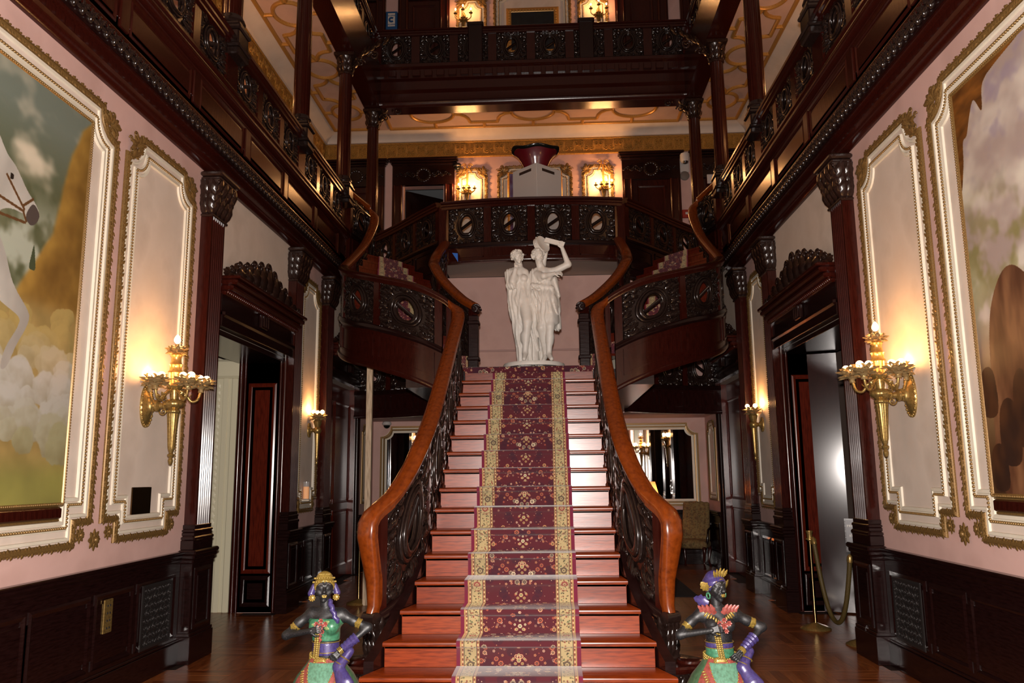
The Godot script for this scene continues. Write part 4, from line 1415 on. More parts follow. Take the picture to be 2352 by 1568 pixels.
	pr = [Vector2(zz - 0.002, 2.924 - 0.055), Vector2(zz + 0.014, 2.924 - 0.04), Vector2(zz + 0.016, 2.924 - 0.012), Vector2(zz + 0.008, 2.94), Vector2(zz - 0.02, 2.946), Vector2(-13.48, 2.946)]
	v = 0
	for i in pr.size() - 1:
		var p: Vector2 = pr[i]
		var q: Vector2 = pr[i + 1]
		var v2 := v + p.distance_to(q) / 1.2
		g.quv(Vector3(-0.765, p.y, p.x), Vector3(0.765, p.y, p.x), Vector3(0.765, q.y, q.x), Vector3(-0.765, q.y, q.x), Vector2(v, 0), Vector2(v, 1.4), Vector2(v2, 1.4), Vector2(v2, 0), 1)
		v = v2
	c = put(self, "landing_carpet", g.done(), M.carpet_field)
	meta(c, "dark red floral carpet covering the landing under the marble statue", "carpet")
	gallery_fronts()

func rail_end(d: Node3D, hp: PackedVector3Array, s: int) -> void:
	# the handrail, rolling over at its foot into a broad tapering board
	var cs := PackedVector3Array()
	var ws := []
	var dirv := (hp[0] - hp[3])
	dirv.y = 0
	dirv = dirv.normalized()
	var e := hp[0]
	cs.append_array(PackedVector3Array([Vector3(e.x, 0.66, e.z) + dirv * 0.035, Vector3(e.x, 0.72, e.z) + dirv * 0.02, Vector3(e.x, 0.9, e.z) + dirv * 0.03, Vector3(e.x, 1.08, e.z) + dirv * 0.075, Vector3(e.x, 1.22, e.z) + dirv * 0.105, Vector3(e.x, 1.31, e.z) + dirv * 0.1, Vector3(e.x, 1.37, e.z) + dirv * 0.06]))
	ws = [0.55, 0.6, 0.75, 0.98, 1.12, 1.12, 1.08]
	for i in hp.size():
		cs.append(hp[i])
		ws.append(1.0)
	var prof := P2(RAIL)
	var rings := []
	for i in cs.size():
		var t := (cs[mini(i + 1, cs.size() - 1)] - cs[maxi(i - 1, 0)]).normalized()
		var hd := Vector3(t.x, 0, t.z)
		if i < 7: hd = -dirv
		var sd := hd.normalized().cross(Vector3.UP)
		var up := sd.cross(t).normalized()
		if i >= 12: up = Vector3.UP
		var r := PackedVector3Array()
		for p in prof: r.append(cs[i] + sd * p.x * ws[i] + up * p.y)
		rings.append(r)
	var n1 := 7 + 41
	var n2 := 7 + 66
	var g := G.new()
	g.loft(rings.slice(0, n1), true, false, true, 0.55)
	put(d, "handrail", g.done(), M.handrail, Transform3D.IDENTITY, "polished amber handrail")
	g = G.new()
	g.loft(rings.slice(n1 - 1, n2), true, false, true, 0.55)
	put(d, "handrail", g.done(), M.mahogany, Transform3D.IDENTITY, "dark handrail of the wing")
	g = G.new()
	g.loft(rings.slice(n2 - 1), true, false, true, 0.55)
	put(d, "handrail", g.done(), M.handrail, Transform3D.IDENTITY, "polished amber handrail curling to the gallery")
	# foot: scroll, carved leg, round step and carved drum
	var f := Vector3(e.x, 0, e.z)
	g = G.new()
	var sd := dirv.cross(Vector3.UP)
	g.tube(PackedVector3Array([f + Vector3.UP * 0.635 + dirv * 0.05 - sd * 0.06, f + Vector3.UP * 0.635 + dirv * 0.05 + sd * 0.06]), [0.045], 12)
	g.tube(PackedVector3Array([f + Vector3.UP * 0.62 - dirv * 0.04 - sd * 0.05, f + Vector3.UP * 0.62 - dirv * 0.04 + sd * 0.05]), [0.04], 12)
	var lr := []
	for q in [[0.345, 0.075, 0.0], [0.38, 0.06, 0.0], [0.5, 0.055, 0.01], [0.58, 0.06, 0.02], [0.63, 0.055, 0.02]]:
		lr.append(PackedVector3Array([f + Vector3.UP * q[0] + dirv * (q[2] + q[1]) - sd * q[1], f + Vector3.UP * q[0] + dirv * (q[2] + q[1]) + sd * q[1], f + Vector3.UP * q[0] + dirv * (q[2] - q[1]) + sd * q[1], f + Vector3.UP * q[0] + dirv * (q[2] - q[1]) - sd * q[1]]))
	g.loft(lr, true)
	put(d, "foot_scroll", g.done(), M.carved_gloss)
	g = G.new()
	for i in 3:
		for j in 3: g.add(leaf, Transform3D(Basis(sd * 0.05, Vector3.UP * 0.13, dirv * 0.07), f + Vector3.UP * (0.37 + 0.075 * i) + dirv * 0.062 + sd * (j - 1) * 0.04))
		for w in [-1, 1]: g.add(leaf, Transform3D(Basis(dirv * 0.07, Vector3.UP * 0.13, sd * w * 0.07), f + Vector3.UP * (0.37 + 0.075 * i) + sd * w * 0.06))
	put(d, "foot_leaves", g.done(), M.carved_gloss)
	g = G.new()
	var c := f + dirv * 0.03 + Vector3(s * 0.0, 0, 0)
	g.lathe(P2([0.0, 0.345, 0.19, 0.345, 0.225, 0.34, 0.235, 0.325, 0.225, 0.305, 0.2, 0.3, 0.19, 0.285, 0.17, 0.28]), c, 32)
	put(d, "round_plinth", g.done(), M.mahogany)
	g = G.new()
	g.lathe(P2([0.0, 0.375, 0.075, 0.375, 0.09, 0.37, 0.095, 0.355, 0.09, 0.345]), c + Vector3(s * 0.12, 0, 0.1), 24)
	put(d, "small_disc", g.done(), M.mahogany)
	g = G.new()
	g.lathe(P2([0.17, 0.285, 0.15, 0.22, 0.14, 0.1, 0.17, 0.03, 0.19, 0.0]), c, 20)
	for i in 12:
		var a := TAU * i / 12
		var v := Vector3(cos(a), 0, sin(a))
		g.add(leaf, Transform3D(Basis(v.cross(Vector3.UP) * 0.085, Vector3.UP * 0.16, v * 0.1), c + v * 0.135 + Vector3.UP * 0.12))
		g.add(curl, Transform3D(Basis(v.cross(Vector3.UP), Vector3.UP, v) * Basis.from_scale(Vector3.ONE * 0.035), c + v * 0.155 + Vector3.UP * 0.08))
		g.add(ball, Transform3D(Basis.from_scale(Vector3.ONE * 0.016), c + v.rotated(Vector3.UP, 0.26) * 0.172 + Vector3.UP * 0.262))
	put(d, "carved_drum", g.done(), M.carved_gloss)

func fl(a: Array) -> PackedFloat32Array: return PackedFloat32Array(a)

func gallery_fronts() -> void:
	# along the side galleries
	for s in [-1, 1]:
		var side := "left" if s < 0 else "right"
		var zs := [-2.9, -7.75, -10.15, -12.4]
		for k in 3:
			var a := Vector3(s * 3.07, 5.68, zs[k])
			var b := Vector3(s * 3.07, 5.68, zs[k + 1])
			if s > 0:
				var c := a
				a = b
				b = c
			var t := thing("gallery_balustrade", "carved balustrade of the first gallery, %s side, %s" % [side, ["nearest the photographer", "between the second and third columns", "ending at the column over the stair head"][k]], "balustrade", "side gallery balustrades")
			balustrade(t, PackedVector3Array([a, b]), fl([6.22, 6.22]), [6, 3, 3][k], {profile = RAIL_FLAT, post = 0.14, gloss = true, base_mat = "mahogany"})
	# central balcony, bowed a little
	var arc_pts := PackedVector3Array()
	var tops := PackedFloat32Array()
	for i in 17:
		var x := lerpf(1.45, -1.45, i / 16.0)
		arc_pts.append(Vector3(-x, 5.3, -12.5 + 0.15 * (1 - (x / 1.45) * (x / 1.45))))
		tops.append(6.0)
	var t := thing("central_balcony", "bowed balcony of four pierced carved panels above the statue, in front of the white pedestal", "balcony")
	balustrade(t, arc_pts, tops, 4, {profile = RAIL_FLAT, post = 0.12, band = 0.26, gloss = true})
	var g := G.new()
	var rr := []
	for y in [5.05, 5.2]:
		var r := PackedVector3Array()
		for p in arc_pts: r.append(Vector3(p.x, y, p.z))
		r.append(Vector3(1.45, y, -13.7))
		r.append(Vector3(-1.45, y, -13.7))
		rr.append(r)
	g.loft(rr, true)
	put(t, "floor_slab", g.done(), M.soffit_grey)
	for s in [-1, 1]:
		for x in [1.4]:
			g = G.new()
			g.box(Vector3(s * 1.37, 5.04, -12.57), Vector3(s * 1.5, 5.95, -12.44), 0.01)
			put(t, "corner_post", g.done(), M.mahogany)
	# concave railings either side of it, and the mezzanine fronts below
	for s in [-1, 1]:
		var side := "left" if s < 0 else "right"
		var p := PackedVector3Array()
		var tp := PackedFloat32Array()
		for i in 13:
			var u := i / 12.0
			p.append(Vector3(s * (1.5 + 1.5 * u), 5.42, -12.62 - 1.05 * sin(u * PI / 2) - 0.75 * u * u))
			tp.append(6.05)
		if s > 0:
			p.reverse()
		t = thing("curved_railing", "concave carved railing between the central balcony and the far corner column, %s side" % side, "balustrade", "concave railings")
		balustrade(t, p, tp, 3, {profile = RAIL_FLAT, band = 0.62, gloss = true, band_mat = "mahogany_dark"})
		p = PackedVector3Array()
		tp = PackedFloat32Array()
		for i in 13:
			var u := i / 12.0
			p.append(Vector3(s * (1.5 + 1.7 * u), 3.12, -13.3 - 0.75 * sin(u * PI / 2)))
			tp.append(3.82)
		if s > 0: p.reverse()
		t = thing("mezzanine_front", "dark curved balcony front below the wing flight, above the mirror, %s side" % side, "balustrade", "curved mezzanine fronts")
		balustrade(t, p, tp, 3, {profile = RAIL_FLAT, band = 0.42, gloss = true, band_mat = "mahogany_gloss"})
	# top gallery, far side
	t = thing("top_balustrade", "straight carved balustrade of the top gallery across the far side, over the dentil beam", "balustrade")
	balustrade(t, PackedVector3Array([Vector3(-3.07, 9.53, -14.42), Vector3(3.07, 9.53, -14.42)]), fl([10.22, 10.22]), 8, {profile = RAIL_FLAT, post = 0.16, gloss = true})
	for x in [-1.07, 1.07]:
		g = G.new()
		g.box(Vector3(x - 0.14, 9.5, -14.54), Vector3(x + 0.14, 10.3, -14.3), 0.015)
		g.box(Vector3(x - 0.16, 10.26, -14.56), Vector3(x + 0.16, 10.34, -14.28), 0.015)
		put(t, "pier", g.done(), M.mahogany_dark)
	for s in [-1, 1]:
		t = thing("top_balustrade", "straight carved balustrade of the top gallery, %s side" % ("left" if s < 0 else "right"), "balustrade")
		var a := Vector3(s * 3.07, 9.53, -14.3)
		var b := Vector3(s * 3.07, 9.53, -8.0)
		if s < 0: balustrade(t, PackedVector3Array([b, a]), fl([10.22, 10.22]), 7, {profile = RAIL_FLAT, post = 0.16, gloss = true})
		else: balustrade(t, PackedVector3Array([a, b]), fl([10.22, 10.22]), 7, {profile = RAIL_FLAT, post = 0.16, gloss = true})
	structure("floor_top", multi_box([[-4.6, 9.2, -16.5, -3.05, 9.48, 3.0], [3.05, 9.2, -16.5, 4.6, 9.48, 3.0], [-3.05, 9.2, -16.5, 3.05, 9.48, -14.6]]), M.mahogany_dark, "dark floor slabs of the top gallery", "floor")

# ---------------------------------------------------------------- carpet print
func dab(im: Image, cx: float, cy: float, r: float, c: Color) -> void:
	var w := im.get_width()
	var h := im.get_height()
	for y in range(int(cy - r), int(cy + r) + 2):
		for x in range(int(cx - r), int(cx + r) + 2):
			var d := Vector2(x - cx, y - cy).length() - r
			if d < 0.5:
				var xx := clampi(x, 0, w - 1)
				var yy := posmod(y, h)
				im.set_pixel(xx, yy, im.get_pixel(xx, yy).lerp(c, clampf(0.5 - d, 0, 1) * c.a))

func bloom(im: Image, x: float, y: float, r: float, petal: Color, mid: Color, n := 7) -> void:
	for i in n:
		var a := TAU * i / n
		dab(im, x + cos(a) * r * 0.66, y + sin(a) * r * 0.66, r * 0.36, petal)
	dab(im, x, y, r * 0.5, mid)
	dab(im, x, y, r * 0.22, petal)

func carpet_image(w: int, h: int, borders: bool, seed_: int) -> Image:
	var im := Image.create(w, h, false, Image.FORMAT_RGB8)
	var field := Color("4e0f1c")
	im.fill(field)
	var r := RandomNumberGenerator.new()
	r.seed = seed_
	var pal := [Color("c9a877"), Color("b98a58"), Color("d6c29c"), Color("a5583e"), Color("8d7a63"), Color("c08f6a")]
	var x0 := w * 0.19 if borders else 0.0
	var half := w / 2.0
	for i in (26 if borders else 46):
		var x := r.randf_range(x0, half)
		var y := r.randf() * h
		for m in 2: dab(im, x if m == 0 else w - x, y, r.randf_range(8, 18), Color(0.2, 0.05, 0.13, 0.45))
	for i in (230 if borders else 420):
		var x := r.randf_range(x0, half)
		var y := r.randf() * h
		var c: Color = pal[r.randi() % 6]
		var k := r.randf()
		for m in 2:
			var xx := x if m == 0 else w - x
			if k < 0.16: bloom(im, xx, y, r.randf_range(6.5, 9.5), c, Color("3b2226"))
			elif k < 0.5: bloom(im, xx, y, 4.2, c, Color("7b2a2c"), 5)
			else: dab(im, xx, y, 1.5, c)
	var yy := 0.0
	while yy < h:
		for q in [[0, 0, 7], [-9, -8, 5], [9, -8, 5], [-14, 4, 4], [14, 4, 4], [0, -17, 5], [0, 14, 4]]:
			bloom(im, half + q[0] * 1.2, yy + 40 + q[1] * 1.2, q[2], pal[(q[2] + int(yy)) % 3], Color("4d5a3c"), 6)
		yy += h / 6.0
	if borders:
		for m in 2:
			var at := func(u: float) -> int: return int(u * w) if m == 0 else int((1 - u) * w)
			for q in [[0.0, 0.032, Color("6b1130")], [0.032, 0.19, Color("a9966c")], [0.032, 0.04, Color("a8884f")], [0.043, 0.058, Color("a0694a")], [0.06, 0.064, Color("3f3026")], [0.162, 0.166, Color("3f3026")], [0.168, 0.182, Color("a0694a")], [0.184, 0.19, Color("947a4c")]]:
				var xa: int = at.call(q[0])
				var xb: int = at.call(q[1])
				im.fill_rect(Rect2i(mini(xa, xb), 0, maxi(2, absi(xb - xa)), h), q[2])
			for i in 90:
				dab(im, at.call(0.05), i * h / 90.0, 2.2, Color("5a3326") if i % 2 else Color("d3b98a"))
				dab(im, at.call(0.175), i * h / 90.0, 2.2, Color("5a3326") if i % 2 else Color("d3b98a"))
			r.seed = 9
			for i in 420:
				dab(im, at.call(r.randf_range(0.07, 0.156)), r.randf() * h, r.randf_range(1.2, 2.6), [Color("4a4230"), Color("6b4a35"), Color("7c3a30"), Color("565c3f")][r.randi() % 4])
			for i in 4:
				bloom(im, at.call(0.112), (i + 0.5) * h / 4.0, 12, Color("5b4b3c") if i % 2 else Color("84433a"), Color("a9966c"), 8)
	return im

func carpet_materials() -> void:
	var m := mat("carpet", Color(1, 1, 1), 0.95)
	m.albedo_texture = tex(carpet_image(384, 640, true, 4))
	m.rim_enabled = true
	m.rim = 1.0
	m.rim_tint = 0.4
	m = mat("carpet_field", Color(1, 1, 1), 0.95)
	m.albedo_texture = tex(carpet_image(384, 384, false, 6))
	m.rim_enabled = true
	m.rim = 0.3
	m.rim_tint = 0.5
	for k in 3: mat("riser%d" % k, [Color("8c3610"), Color("923c16"), Color("80300e")][k], 0.29, 0, {tex = M.grain, scale = Vector3(0.8, 9, 3), bump = M.streak, depth = 0.012})
	for k in 3:
		M["riser%d" % k].metallic_specular = 0.5
		M["riser%d" % k].clearcoat_enabled = true
		M["riser%d" % k].clearcoat = 0.2
		M["riser%d" % k].clearcoat_roughness = 0.2
	mat("plaster_trim", Color("b08d86"), 0.6)
	mat("soffit_grey", Color("a3938a"), 0.8)

# ---------------------------------------------------------------- lamps
var globe: ArrayMesh
var flame: ArrayMesh

func make_bulbs() -> void:
	var g := G.new()
	var p := arc(Vector2.ZERO, 1.0, -PI / 2, PI / 2, 8)
	g.lathe(p, Vector3.ZERO, 14, Basis.IDENTITY, 0, 0, 0.2)
	globe = g.done()
	g = G.new()
	g.lathe(P2([0.35, -0.9, 0.75, -0.5, 0.95, 0.0, 0.85, 0.6, 0.55, 1.2, 0.2, 1.65, 0, 1.8]), Vector3.ZERO, 12, Basis.IDENTITY, 0, 0, 0.2)
	flame = g.done()

func lamp(parent: Node3D, at: Vector3, energy: float, size: float, c := Color(1, 0.72, 0.45)) -> void:
	var l := OmniLight3D.new()
	l.name = "lamp_light"
	l.position = at
	l.light_color = c
	l.light_energy = energy
	l.light_size = size
	l.omni_range = 30
	l.omni_attenuation = 2
	l.shadow_enabled = true
	parent.add_child(l, true)

func leafy_cup(r: float, seed_: int) -> ArrayMesh:
	var g := G.new()
	rng.seed = seed_
	g.lathe(P2([0.0, -0.9, 0.25, -0.85, 0.2, -0.6, 0.45, -0.35, 0.8, -0.1, 0.75, -0.02, 0.0, -0.05]), Vector3.ZERO, 12)
	for lay in 3:
		for i in 9:
			var a := TAU * (i + 0.5 * lay) / 9 + rng.randf_range(-0.1, 0.1)
			var v := Vector3(cos(a), [0.1, 0.5, -0.35][lay] + rng.randf_range(-0.1, 0.15), sin(a))
			g.add(leaf, Transform3D(basis_to(v, Vector3.UP) * Basis.from_scale(Vector3(0.62, [0.95, 0.7, 0.75][lay], 0.9)), Vector3(cos(a) * 0.42, [-0.22, -0.1, -0.4][lay], sin(a) * 0.42)))
	var st := SurfaceTool.new()
	st.begin(Mesh.PRIMITIVE_TRIANGLES)
	st.append_from(g.done(), 0, Transform3D(Basis.from_scale(Vector3.ONE * r), Vector3.ZERO))
	return st.commit()

func oval_plate(ax: float, ay: float) -> ArrayMesh:
	var g := G.new()
	var rings := []
	for q in [[1.0, 0.0], [1.0, 0.012], [0.93, 0.022], [0.86, 0.014], [0.8, 0.018], [0.55, 0.035], [0.28, 0.05], [0.26, 0.08]]:
		var r := PackedVector3Array()
		for k in 28:
			var a := TAU * k / 28
			r.append(Vector3(cos(a) * ax * q[0], sin(a) * ay * q[0], q[1]))
		rings.append(r)
	g.loft(rings, true, false, false)
	for k in 26:
		var a := TAU * k / 26
		g.add(ball, Transform3D(Basis.from_scale(Vector3(0.012, 0.012, 0.009)), Vector3(cos(a) * ax * 0.93, sin(a) * ay * 0.93, 0.018)))
	return g.done()

func big_sconce(s: int, label: String, z := -6.69) -> void:
	var at := Vector3(s * 2.95, 0, z)
	var t := thing("wall_sconce", label, "wall lamp", "large gilt wall sconces", at)
	var toward := Basis(Vector3.UP, PI / 2 if s < 0 else -PI / 2)
	put(t, "back_plate", oval_plate(0.105, 0.185), M.brass, Transform3D(toward, Vector3(s * 0.245, 2.27, 0)))
	var g := G.new()
	var hb := Basis(Vector3.BACK, -PI / 2 if s < 0 else PI / 2)
	g.lathe(P2([0.045, -0.18, 0.03, -0.165, 0.05, -0.15, 0.05, -0.13, 0.026, -0.115, 0.022, -0.09, 0.038, -0.075, 0.036, -0.06, 0.02, -0.05]), Vector3(0, 2.27, 0), 14, hb)
	for a in [-1, 1]: g.add(curl, Transform3D(Basis(Vector3(s, 0, 0), Vector3.UP * a, Vector3.BACK) * Basis.from_scale(Vector3.ONE * 0.035), Vector3(s * 0.085, 2.27 + a * 0.05, 0)))
	put(t, "bracket", g.done(), M.brass)
	g = G.new()
	g.lathe(P2([0, 1.765, 0.014, 1.78, 0.022, 1.81, 0.012, 1.83, 0.026, 1.845, 0.03, 1.855, 0.014, 1.87, 0.02, 1.885, 0.026, 1.9]), Vector3.ZERO, 16)
	g.lathe(P2([0.024, 1.9, 0.03, 1.92, 0.047, 2.17, 0.052, 2.2]), Vector3.ZERO, 48, Basis.IDENTITY, 12, 0.12)
	g.lathe(P2([0.04, 2.2, 0.058, 2.21, 0.06, 2.225, 0.042, 2.235, 0.06, 2.25, 0.082, 2.265, 0.088, 2.285, 0.075, 2.31, 0.05, 2.32]), Vector3.ZERO, 40, Basis.IDENTITY, 12, 0.06)
	g.lathe(P2([0.03, 2.32, 0.036, 2.35, 0.036, 2.4, 0.06, 2.42, 0.066, 2.435, 0.05, 2.45, 0.045, 2.47, 0.05, 2.55, 0.062, 2.56, 0.05, 2.575, 0.05, 2.61, 0.058, 2.62, 0.046, 2.63, 0.038, 2.68, 0.05, 2.7, 0.03, 2.72]), Vector3.ZERO, 16)
	put(t, "stem", g.done(), M.brass)
	var cup := leafy_cup(0.1, 3)
	put(t, "cup", cup, M.brass_leaf, Transform3D(Basis.from_scale(Vector3.ONE * 0.78), Vector3(0, 2.75, 0)))
	g = G.new()
	g.lathe(P2([0.017, 2.73, 0.017, 2.8]), Vector3.ZERO, 10)
	put(t, "candle_tube", g.done(), M.brass)
	put(t, "bulb", flame, M.bulb, Transform3D(Basis.from_scale(Vector3.ONE * 0.03), Vector3(0, 2.83, 0)))
	lamp(t, Vector3(0, 2.85, 0), 0.1, 0.03)
	for i in 5:
		var a := TAU * i / 5 + (0.0 if s > 0 else PI)
		var v := Vector3(cos(a), 0, sin(a))
		g = G.new()
		var pts := smooth_path([v * 0.04 + Vector3(0, 2.4, 0), v * 0.09 + Vector3(0, 2.37, 0), v * 0.14 + Vector3(0, 2.31, 0), v * 0.19 + Vector3(0, 2.325, 0), v * 0.21 + Vector3(0, 2.385, 0), v * 0.215 + Vector3(0, 2.42, 0)], 4)
		g.tube(pts, [0.012, 0.013, 0.013, 0.012, 0.011, 0.012], 7)
		for k in [6, 11, 16]: g.add(leaf, Transform3D(basis_to(Vector3.UP * 0.8 + v * 0.4, v) * Basis.from_scale(Vector3.ONE * 0.045), pts[k] + Vector3.UP * 0.004))
		put(t, "arm", g.done(), M.brass)
		put(t, "cup", cup, M.brass_leaf, Transform3D(Basis(Vector3.UP, a), v * 0.215 + Vector3(0, 2.475, 0)))
		for j in 3:
			var b := a + TAU * j / 3
			put(t, "bulb", globe, M.bulb, Transform3D(Basis.from_scale(Vector3.ONE * 0.031), v * 0.215 + Vector3(cos(b) * 0.043, 2.507, sin(b) * 0.043)))
		lamp(t, v * 0.215 + Vector3(0, 2.54, 0), 0.115, 0.045)

func small_sconce(s: int, label: String) -> void:
	var at := Vector3(s * 3.06, 0, -11.33)
	var t := thing("wall_sconce", label, "wall lamp", "small gilt wall sconces", at)
	var toward := Basis(Vector3.UP, PI / 2 if s < 0 else -PI / 2)
	put(t, "back_plate", oval_plate(0.065, 0.1), M.brass, Transform3D(toward, Vector3(s * 0.13, 2.32, 0)))
	var g := G.new()
	g.lathe(P2([0.03, -0.09, 0.02, -0.07, 0.03, -0.05, 0.018, -0.03]), Vector3(0, 2.32, 0), 12, Basis(Vector3.BACK, -PI / 2 if s < 0 else PI / 2))
	put(t, "bracket", g.done(), M.brass)
	g = G.new()
	g.lathe(P2([0, 1.82, 0.014, 1.84, 0.02, 1.87, 0.012, 1.89, 0.024, 1.92, 0.024, 1.95]), Vector3.ZERO, 14)
	g.lathe(P2([0.018, 1.95, 0.036, 2.27]), Vector3.ZERO, 40, Basis.IDENTITY, 10, 0.12)
	g.lathe(P2([0.036, 2.27, 0.05, 2.29, 0.06, 2.32, 0.05, 2.345, 0.036, 2.36, 0.05, 2.4, 0.062, 2.44, 0.05, 2.46]), Vector3.ZERO, 16)
	put(t, "stem", g.done(), M.brass)
	put(t, "cup", leafy_cup(0.11, 7), M.brass_leaf, Transform3D(Basis.IDENTITY, Vector3(0, 2.52, 0)))
	for j in 3:
		var b := TAU * j / 3 + (0.2 if s < 0 else 1.3)
		put(t, "bulb", globe, M.bulb, Transform3D(Basis.from_scale(Vector3.ONE * 0.03), Vector3(cos(b) * 0.07, 2.575, sin(b) * 0.07)))
		lamp(t, Vector3(cos(b) * 0.07, 2.615, sin(b) * 0.07), 0.12, 0.03)

func candelabrum(at: Vector3, n: int, h: float, label: String, group: String, bow: bool, e: float, turn := 0.0) -> void:
	var t := thing("candle_sconce", label, "wall lamp", group, at)
	t.rotation.y = turn
	var g := G.new()
	g.lathe(P2([0, -0.35, 0.03, -0.3, 0.02, -0.25, 0.035, -0.2, 0.05, -0.12, 0.03, -0.05, 0.045, 0.0, 0.05, 0.05, 0.03, 0.1, 0.02, 0.12]), Vector3.ZERO, 12)
	g.add(leafy_cup(0.09, 2), Transform3D(Basis.IDENTITY, Vector3(0, -0.05, 0)))
	put(t, "stem", g.done(), M.brass)
	if bow:
		g = G.new()
		g.lathe(P2([0.012, 0.1, 0.022, 0.25, 0.014, 0.5]), Vector3(0, 0, -0.04), 8)
		for a in [-1, 1]:
			g.add(curl, Transform3D(Basis(Vector3(a, 0, 0), Vector3.UP, Vector3.BACK) * Basis.from_scale(Vector3.ONE * 0.06), Vector3(a * 0.06, 0.55, -0.04)))
			g.add(leaf, Transform3D(Basis(Vector3(0.05, 0, 0), Vector3(a * 0.08, -0.16, 0), Vector3(0, 0, 0.05)), Vector3(a * 0.03, 0.52, -0.04)))
		put(t, "ribbon_bow", g.done(), M.gilt)
	for i in n:
		var u := (i - (n - 1) / 2.0) / maxf(1, (n - 1) / 2.0)
		var x := u * 0.17
		var z := 0.1 + 0.06 * (1 - absf(u))
		var y := h + (0.05 if absf(u) < 0.3 else 0.0)
		g = G.new()
		g.tube(smooth_path([Vector3(0, -0.05, 0), Vector3(x * 0.5, -0.1, z * 0.6), Vector3(x, -0.06, z), Vector3(x, y - 0.09, z)], 4), [0.011], 6)
		g.lathe(P2([0.0, -0.1, 0.035, -0.085, 0.045, -0.07, 0.02, -0.065, 0.014, -0.06, 0.014, -0.015]), Vector3(x, y, z), 10)
		put(t, "arm", g.done(), M.brass)
		put(t, "bulb", flame, M.bulb, Transform3D(Basis.from_scale(Vector3.ONE * 0.02), Vector3(x, y + 0.02, z)))
		lamp(t, Vector3(x, y + 0.03, z), e, 0.025)

func build_lamps() -> void:
	make_bulbs()
	big_sconce(-1, "large gilt sconce of clustered round bulbs on the panel beside the horse painting")
	big_sconce(1, "large gilt sconce of clustered round bulbs on the panel beside the misty-cliffs painting")
	for s in [-1, 1]: big_sconce(s, "added unseen gilt sconce at the near end of the %s painting, lighting floor and walls" % ("left" if s < 0 else "right"), -1.6)  # extra pair out of view, added to brighten the floor and walls
	small_sconce(-1, "small torch-shaped gilt sconce above the electric candle on the left wall")
	small_sconce(1, "small torch-shaped gilt sconce on the right wall, behind the staff notice doorway")
	candelabrum(Vector3(-1.45, 7.72, -16.42), 4, 0.06, "candle sconce with ribbon bow on the gilt panel beside the open upper door", "candle sconces of the first gallery", true, 0.26)
	candelabrum(Vector3(1.47, 7.72, -16.42), 4, 0.06, "candle sconce with ribbon bow on the gilt panel beside the closed upper door", "candle sconces of the first gallery", true, 0.26)
	candelabrum(Vector3(-1.52, 11.72, -16.4), 3, 0.12, "three-light candle sconce on the top gallery, on the blue alarm box side of the portrait", "candle sconces of the top gallery", false, 0.12)
	candelabrum(Vector3(1.47, 11.72, -16.4), 3, 0.12, "three-light candle sconce on the top gallery, opposite side of the portrait", "candle sconces of the top gallery", false, 0.12)
	# gallery side walls carry the same sconces between the columns
	for s in [-1, 1]:
		for z in [-6.5, -11.3]:
			candelabrum(Vector3(s * 4.52, 7.4, z), 4, 0.06, "candle sconce on the %s gallery wall, seen only by its glow, %s" % ["left" if s < 0 else "right", "nearer the photographer" if z > -8 else "nearer the stair"], "candle sconces of the side galleries", true, 0.15, PI / 2 if s < 0 else -PI / 2)

# ---------------------------------------------------------------- bodies: smooth-joined capsules meshed as surface nets
# bone: [a, b, ra, rb, depth scale, kind (0 add, 1 carve), fold amount]
func bone(a: Vector3, b: Vector3, ra: float, rb: float, fz := 1.0, kind := 0, fold := 0.0) -> Array:
	return [a, b, ra, rb, fz, kind, fold]

